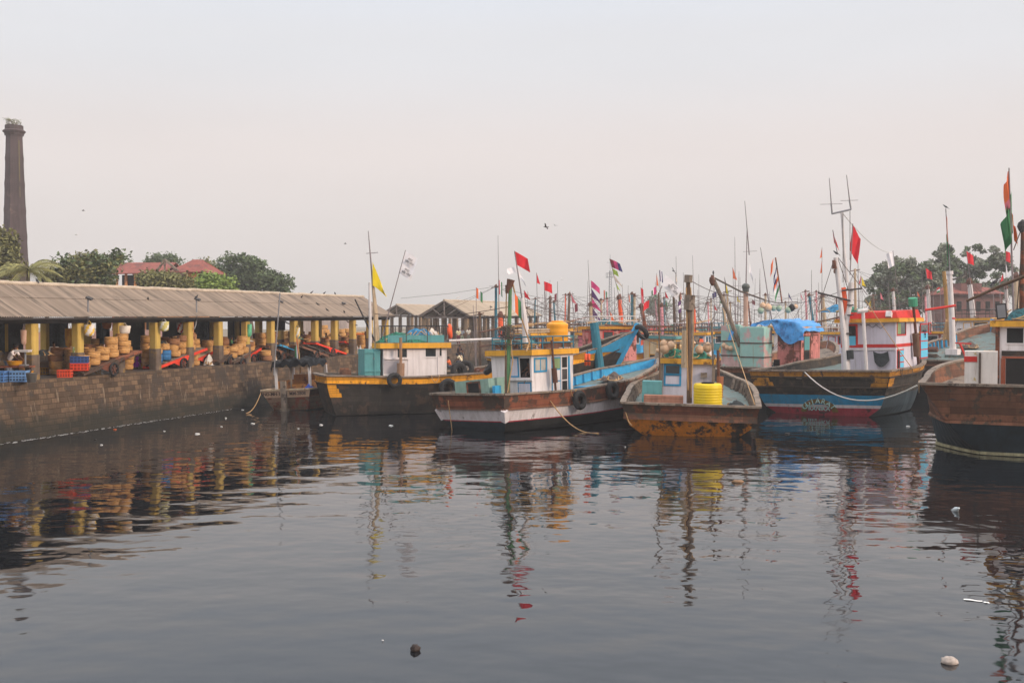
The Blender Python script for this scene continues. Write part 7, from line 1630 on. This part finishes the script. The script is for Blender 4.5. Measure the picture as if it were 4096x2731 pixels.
for sx, sy, lb in ((592, 1202, "lone crow on the roof slope above the fourth pillar"), (1207, 1193, "crow high on the roof slope right of the thin floodlight pole"), (1270, 1221, "crow midway down the roof slope near its far end"), (1308, 1244, "crow low on the roof slope near its far end"), (1377, 1252, "crow at the eave under the last floodlight")):
    bird(lb, onroof(sx, sy) + Vector((0, 0, .11)), 'c', 0, RD.uniform(0, 6), 0, .62)
p = W(786, 1196, pil(4).y + .5); bird("crow perched on the middle floodlight of the shed", p + Vector((0, 0, .14)), 'c', 0, 1.2, 0, .65)
bird("crow on the tip of the slanting derrick", H.w(H.at(.8, 2.2, 2853, 1104)) + Vector((0, 0, .25)), 'c', 0, 1.4, 0, .75); bird("crow on top of the pole with the wrapped tricolour", K.w(K.at(6, 0, 3782, 833)) + Vector((0, 0, .12)), 'c', 0, 3.0, 0, .8); bird("crow on the leaning aerial pole head of the twin white masts", Fb.w(Fb.at(1, 1, 3344, 1022)) + Vector((0, 0, .15)), 'c', 0, 2.4, 0, .75)
bird("white egret on the far shed's ridge", W(1832, 1196, 129.5) + Vector((0, 0, .2)), 'g', 0, .3, 0, 1.0); bird("crow on the brown boom at the right edge", G.w(G.at(4, 1, 3982, 1146)) + Vector((0, 0, .22)), 'c', 0, .4, 0, .9)
for sx, sy, Y, k, rz, rx, s, lb in ((2183, 908, 80, 'k', 2.8, .5, 0.62, "dark bird flying highest above the boats, wings out"), (2220, 902, 120, 'k', 1.9, .3, 0.55, "small bird flying just right of the dark one"), (2693, 1084, 95, 'c', 2.2, .9, .55, "crow flying by the white lettered flag of the middle boat"), (2247, 1118, 110, 'g', 1.2, .5, .65, "pale gull flying above the water tank"), (305, 940, 120, 'g', .1, .2, .6, "pale bird gliding above the wide dark tree"), (333, 843, 160, 'k', .2, .2, .8, "tiny distant bird over the sky right of the chimney"), (1381, 975, 120, 'k', .1, .1, .6, "small bird gliding left of the yellow flag")):
    bird(lb, W(sx, sy, Y), k, 1, rz, rx, s)

# ---- things floating on the water
bitm = [mat('white_litter', (222, 218, 214), var=.1), mat('orange_litter', (190, 96, 60), var=.1), mat('dark_litter', (60, 54, 50), var=.2), mat('brown_litter', (140, 110, 84), var=.2)]
for i, (sx, sy, sz, k, lb) in enumerate(((405, 1780, .16, 0, "white polystyrene lump floating nearest the quay wall's left part"), (381, 1758, .18, 2, "dark scrap floating behind the white lump"), (459, 1718, .22, 1, "orange scrap floating against the quay wall"), (657, 1725, .14, 0, "white scrap floating between orange scrap and the paired scraps"), (789, 1736, .3, 0, "flat pale scrap floating mid way along the quay wall"),
                                       (885, 1707, .16, 0, "round white scrap floating past the flat pale one"), (903, 1672, .15, 0, "white scrap floating close to the wall near the small boat"), (970, 1640, .2, 0, "white scrap floating at the quay foot left of the small boat"), (1010, 1695, .3, 0, "long pale scrap floating in front of the small boat"), (1193, 1715, .16, 0, "white scrap floating below the small boat's rudder"), (1283, 1700, .26, 0, "pale ring shaped scrap floating by the dark hull's stern"),
                                       (1563, 1703, .3, 0, "white foam scrap floating before the long dark hull"), (3149, 1735, .35, 2, "dark stick floating below the GUJARAT transom"), (3632, 1706, .3, 0, "white scrap floating beside the crimson hull"), (2951, 1928, .55, 3, "flat brown board floating below the yellow transom boat"), (2500, 1788, .1, 0, "small white speck floating left of the yellow transom"), (1530, 2563, .05, 0, "white speck floating on the open water, lower middle"))):
    p = onz(sx, sy, 0.0); o = MB().ball((0, 0, .02), sz * .34, sz * .24, sz * .11, 9, 6, 0, .5, 2, i).ball((sz * .2, sz * .1, .01), sz * .22, sz * .2, sz * .1, 7, 5, 0, .4, 2, i + 30).build("floating_scrap", bitm[k], None, True, p); tag(o, lb, "litter", "litter floating on the harbour water")
cm_ = mat('husk_brown', (58, 48, 44), var=.35, scale=12, bump=.02); cg = mat('pale_husk', (170, 156, 146), var=.3, scale=14, bump=.02)
tag(MB().ball((0, 0, .03), .085, .075, .075, 14, 9, 0, .35, 2.2, 3).build("coconut_husk", cm_, None, True, onz(1661, 2600, 0)), "dark husk floating alone in the lower middle of the water", "husk"); tag(MB().ball((0, 0, .03), .13, .11, .08, 14, 9, 0, .3, 2.2, 4).build("coconut_husk", cg, None, True, onz(3798, 2650, 0)), "pale speckled husk floating at the lower right", "husk")
rt = MB().lathe([(.02, -.16), (.05, -.15), (.055, .02), (.03, .1), (.018, .13), (.018, .16)], 10, 0, Matrix.Rotation(1.2, 4, 'X')).build("plastic_bottle", mat('clear_plastic', (190, 196, 198), rough=.15, spec=.6), None, True, onz(3823, 2038, .04)); rt.scale = (1.5, 1.5, 1.5); tag(rt, "clear plastic bottle floating in the dark reflection at the right", "bottle")
for sx, sy, w_, h_, a_, lb in ((3892, 2401, .34, .09, .4, "flat pale strip of paper floating at the right, larger of two"), (3946, 2410, .1, .09, .1, "tiny pale scrap floating right of the paper strip")):
    tag(MB().grid(lambda u, v: (w_ * (u - .5), h_ * (v - .5), .012 + .006 * sin(u * 6)), 6, 2).build("paper_scrap", bitm[0], None, True, onz(sx, sy, 0)), lb, "litter").rotation_euler = (0, 0, -a_)
fm = MB()
for k in range(420):
    t = RD.random(); s_ = -6 + 24 * t ** .9; o_ = QO + QU * s_; o_.z = 0; pp = o_ - QN * (.40 + RD.gauss(.22, .10)) + Vector((0, 0, .006)); r = RD.uniform(.01, .05) * (1.2 - .6 * t); L2 = QU * r * RD.uniform(1, 4); W2 = QN * r * .6
    fm.add([pp - L2 - W2, pp + L2 - W2 * .6, pp + L2 + W2, pp - L2 + W2 * .7], [(0, 1, 2, 3)])
fo = fm.build("foam", bitm[0]); fo["kind"] = "stuff"
# ---- ropes strung between masts of the front boats
rope("thin line from the twin aerial down to the white pennant far right", Fb.w(Fb.at(1, 1, 3372, 855)), W(3575, 1012, 110), .6, .02, M['rope_pale'])
for (a_, Ya, b_, Yb, sg, lb) in (((1500, 1255), 62, (2040, 1225), 54, .3, "long line from the pale mast to the green mast"), ((2762, 1122), 52, (3040, 1170), 74, .5, "line from the bound brown mast to the hanging floats"), ((2100, 1210), 56, (2470, 1235), 95, .5, "line from the short white mast back to the orange topped mast"), ((3060, 1218), 76, (3400, 1150), 63, .35, "line from the hanging floats to the twin white masts"),
                                 ((2480, 1195), 100, (2740, 1270), 92, .6, "line from the orange topped mast down to the white cabin boat"), ((3410, 1240), 63, (3800, 1130), 80, .5, "line from the twin white masts to the tricolour mast"), ((2560, 1335), 67, (2640, 1380), 52, .1, "mooring line from the blue bow to the small cabin roof")):
    rope(lb, W(*a_, Ya), W(*b_, Yb), sg, .018, M['rope_dark'])
rope("rope slanting down from the twin white masts across the white cabin", Fb.w(Fb.at(.7, 1, 3462, 1200)), Fb.w(Fb.at(.4, -2.4, 3650, 1475)), .05, .022, M['rope_tan'])
rope("rope from the mint tank boat down to the yellow transom's right corner", H.w(H.at(.5, 2.3, 2890, 1230)), E.w((.4, -2.9, 1.6)), .1, .022, M['rope_tan'])
rope("loop of rope hanging at the yellow transom's left corner", E.w((.3, 3.05, 1.55)), E.w((-.1, 2.6, .5)), .25, .025, M['rope_tan'])
# ================================================================== GEAR LYING ON THE DECKS
def coil(label, p, R, m, seed=0):
    rn = random.Random(seed); mb = MB(); pts = []
    for k in range(70):
        a = k * .55; r = R * (.62 + .38 * ((k * .618) % 1)) * rn.uniform(.92, 1.06); pts.append((r * cos(a), r * sin(a), .03 + .004 * k + .03 * rn.random()))
    mb.tube(pts, .03, 5); pts2 = [(R * .8, 0, .3), (R * 1.2, .2, .15), (R * 1.7, .1, .03), (R * 2.3, .5, .03)]; mb.tube(pts2, .03, 5)
    return tag(mb.build("rope_coil", m, None, True, p), label, "rope")
def deckp(b, x, y): return b.w((x, y, b.dz(x) + .06))
def junk(b, x, y, kind, label, seed=0, s=1.0):
    p = deckp(b, x, y)
    if kind == 'coil': return coil(label, p, .42 * s, [M['rope_tan'], M['rope_dark'], M['rope_pale']][seed % 3], seed)
    if kind == 'net': return net_pile(label, p, .9 * s, .7 * s, .6 * s, [M['net_teal'], M['net_dark'], M['net_green'], M['net_blue'], M['rope_dark']][seed % 5], seed, seed)
    if kind == 'plank':
        o = MB().beam((-1.6 * s, 0, .06), (1.6 * s, .1, .10), .24, .06).build("loose_plank", M['wood_grey'], None, False, p); o.rotation_euler = (0, 0, b.root.rotation_euler.z + seed * .3); return tag(o, label, "plank")
    if kind == 'crate': return crate(label, p, [(60, 90, 150), (220, 90, 50), (90, 140, 110), (200, 160, 60)][seed % 4], seed * .4, (.6, .42, .34))
    if kind == 'winch':
        rt = thing("deck_winch", label, "winch", p, b.root.rotation_euler.z)
        MB().tube([(0, -.5, .35), (0, .5, .35)], .18, 10).lathe([(.28, -.03), (.28, .03)], 12, 0, Matrix.Translation((0, -.5, .35)) @ Matrix.Rotation(pi / 2, 4, 'X')).lathe([(.28, -.03), (.28, .03)], 12, 0, Matrix.Translation((0, .5, .35)) @ Matrix.Rotation(pi / 2, 4, 'X')).build("drum", M['rust'], rt)
        for y in (-.66, .66): MB().box(-.2, .2, y - .05, y + .05, 0, .5).build("bracket", M['wood_red'], rt)
        return rt
junk(D, 6.6, -1.7, 'coil', "tan rope coil on the deck right of the blue framed cabin", 0); junk(D, 8.0, 1.0, 'net', "dark net heap between the hatches of the blue inside trawler", 1, .8); junk(D, 12.6, .2, 'net', "brown tangle of rope in the bow of the blue inside trawler", 4, .9); junk(D, 10.2, -1.5, 'plank', "loose plank along the foredeck of the blue inside trawler", 1)
junk(D, .9, -.9, 'coil', "dark rope coil at the stern below the green mast", 1, .8); junk(B, 11.6, -1.2, 'net', "dark net heap on the broadside boat's foredeck near the blue post", 1, 1.1); junk(B, 9.6, .2, 'winch', "rusty deck winch right of the broadside boat's cabin"); junk(B, 13.0, .6, 'plank', "grey plank lying on the broadside boat's rising foredeck", 0)
junk(B, .8, .4, 'net', "dark net heap on the broadside boat's stern", 1, .9); junk(E, 2.7, 2.2, 'net', "brown rope and net tangle beside the mint locker", 4, .7); junk(E, 1.0, -2.3, 'coil', "pale rope coil in the stern corner right of the lemon yellow drum", 2, .7); junk(E, 4.2, -2.2, 'net', "dark net stuffed between the small cabin and the bulwark", 1, .8); junk(E, 9.0, .5, 'net', "green net heap forward of the small cabin", 2, 1.2)
junk(Fb, .7, 2.6, 'coil', "tan rope coil at the left end of the yellow edged stern", 0, .8); junk(Fb, .8, 1.6, 'plank', "plank lying at the stern left of the red trimmed cabin", 2, .7); junk(H, 7.0, -1.0, 'winch', "rusty winch on the boat behind the yellow edged stern"); junk(H, 8.4, .6, 'net', "dark net heap on the deck right of the pink cabin", 1, 1.1)
for i in range(4): junk(H, 7.6 + i * .9, -1.6 + i * .25, 'plank', ["first", "second", "third", "fourth"][i] + " of four loose planks on the deck right of the pink cabin", i % 2, .6)
junk(H, .7, -1.4, 'crate', "orange red crate at the pink cabined boat's stern", 1); junk(G, .9, 2.3, 'net', "dark net in the stern corner left of the white engine box", 1, .8); junk(G, 4.5, 2.6, 'net', "tan rope heap along the bulwark left of the right edge cabin", 4, .9)
junk(K, 8.8, -1.9, 'coil', "tan rope coil beside the grey hatch on the bare foredeck", 0); junk(K, 11.5, .2, 'net', "loose tan rope across the bow of the bare foredeck boat", 4, 1.0); junk(K, 7.0, 1.6, 'coil', "dark rope coil left of the white tricolour mast", 1)
for i, (b, t, sd, ln, lb) in enumerate(((D, .28, -1, .7, "short rope end hanging over the brown hull, nearer the mast"), (D, .56, -1, .9, "looped rope hanging over the brown hull between the two tyres"), (B, .30, -1, .8, "rope end hanging over the yellow gunwale below the pipe"), (B, .52, -1, .9, "rope loop over the yellow gunwale right of the cabin"), (G, .10, 1, 1.0, "green twine looped over the brown boat's bulwark"), (Fb, .12, -1, .9, "rope hanging down the hull right of the lettered transom"))):
    a = b.hp(t, 1, sd) + Vector((0, sd * .09, .06)); c = b.hp(t + .02, 1, sd) + Vector((.1, sd * .09, .06)); rope(lb, b.w(a), b.w(c), ln * .5, .022, [M['rope_tan'], M['rope_dark']][i % 2])
# ================================================================== THE CROWDED SHED: more stacks, boxes and people between the pillars
ORD = ["first", "second", "third", "fourth", "fifth", "sixth", "seventh", "eighth", "ninth", "tenth", "eleventh", "twelfth", "thirteenth"]
RM = random.Random(77)
def shedpt(k, y): p = pil(k, y); return p
for k in range(13):
    for j, (fx, yy) in enumerate(((.22, 1.0), (.42, 1.35), (.60, .95), (.80, 1.3))):
        if k == 0 and j > 1: continue
        if (k, j) in ((2, 0), (2, 1), (2, 2)): continue
        n = RM.choice((3, 4, 4, 5)) if k > 2 else RM.choice((3, 4))
        nm = ["just right of the %s pillar, second row", "right of the %s pillar in the third row", "midway after the %s pillar, back row", "well right of the %s pillar, third row"][j] % ORD[k]
        stack(shedpt(k + fx, yy + RM.uniform(-.12, .12)), n, nm, dark=(RM.randrange(n), n - 1) if RM.random() < .5 else (), s=RM.uniform(.92, 1.12))
bxc = [(176, 146, 112), (120, 94, 74), (90, 96, 104), (188, 170, 150), (140, 60, 50), (64, 84, 120)]
for k in range(0, 12):
    c = bxc[k % 6]; h = RM.uniform(.5, 1.0); o = MB().box(-.55, .55, -.4, .4, 0, h).box(-.56, .56, -.03, .03, h, h + .004).build("box", mat('goods_%d' % (k % 6), c, var=.2, grime=.4), None, False, shedpt(k + .5, 2.6)); o.rotation_euler = (0, 0, pi / 2 - SHED_A + RM.uniform(-.3, .3))
    tag(o, "large " + ["tan", "brown", "grey", "pale", "red brown", "blue grey"][k % 6] + " box in the shade behind the baskets after the %s pillar" % ORD[k], "box")
sh_c = [("mustard", (206, 160, 60)), ("white", (222, 214, 208)), ("teal", (60, 140, 140)), ("red", (190, 50, 50)), ("grey", (130, 130, 136)), ("blue", (70, 100, 170)), ("green", (80, 130, 80)), ("pink", (216, 130, 150)), ("orange", (220, 110, 60)), ("cream", (220, 204, 170))]
for i, (k, y) in enumerate(((.35, 1.9), (1.35, 2.3), (2.35, 1.2), (2.7, 1.7), (4.4, 2.0), (5.5, 1.6), (6.4, 1.8), (7.5, 1.7), (9.5, 1.6), (10.45, 1.7))):
    nm, c = sh_c[i]; person("person in a %s shirt standing in the shade after the %s pillar" % (nm, ORD[int(k)]), shedpt(k, y), RM.uniform(60, 220), 1.62, c, (60, 60, 70), RM.choice(('stand', 'stand', 'bend')), seed=40 + i)

# nets, sacks and cloths thrown over the stacks
for i, (k, y, dz, m, lb) in enumerate(((.5, .9, 1.05, 'net_dark', "black net thrown over the baskets after the first pillar"), (3.5, .9, 1.3, 'net_dark', "dark net thrown over the baskets after the fourth pillar"), (6.3, .6, 1.3, 'rope_pale', "white cord netting over the baskets after the seventh pillar"), (8.4, .5, 1.3, 'net_green', "green net thrown over the baskets after the ninth pillar"), (10.5, .8, 1.4, 'tarp_black', "black plastic over the baskets after the eleventh pillar"))):
    net_pile(lb, shedpt(k, y) + Vector((0, 0, dz)), .6, .5, .35, M[m], 60 + i, .4 * i)
sackm = mat('white_plastic_sack', (206, 200, 192), var=.12, grime=.35, bump=.02)
for i, (k, y) in enumerate(((1.5, .2), (4.85, .3), (5.2, .25), (7.15, .2), (9.3, .3), (11.5, .2))):
    net_pile("plump white sack leaning by the %s pillar" % ORD[int(k + .5)] if i != 2 else "slack white sack just right of the sixth pillar", shedpt(k, y), .38, .3, .75, sackm, 80 + i, i, None, "sacks among the baskets", "sack", "sack")
# roof clutter on the blue framed cabin and battens on the cabin walls
for (a0, b0, r0) in (((2048, 1322), (2205, 1318), .05), ((2046, 1332), (2212, 1326), .045)): D.pole("roof_pole", [D.at(dx0 + 1.4, 0, *a0), D.at(dx0 + 2.0, 0, *b0)], r0, M['wood_pale'])
coil("tan rope coil on the blue framed cabin's roof beside the tank", D.w((dx0 + .7, -.6, zr + .02)) * 1.0 if False else D.w((dx0 + .7, -.6, dzt + .31)), .42, M['rope_tan'], 3); net_pile("dark net heap on the blue framed cabin's roof behind the mast", D.w((dx0 + 1.3, .7, dzt + .3)), .8, .6, .5, M['net_dark'], 91)
for sx in (1652, 1676, 1750): B.part("wall_batten", MB().box(bu(sx), bu(sx) + .05, -1.54, -1.505, 1.4, bz(1397)), M['white'])
for sx in (3440, 3505): Fb.part("wall_batten", MB().box(fx0 - .045, fx0 - .002, fu(sx) - .03, fu(sx) + .03, fz(1478), fz(1400)), M['white_lav'])
for k in range(3): Fb.part("cable", MB().tube([Fb.loc(3440 + k * 30, 1296, x=fx0 - .1), Fb.loc(3455 + k * 34, 1306 + 4 * k, x=fx0 - .1), Fb.loc(3480 + k * 30, 1296, x=fx0 - .1)], .016, 4), M['iron'])
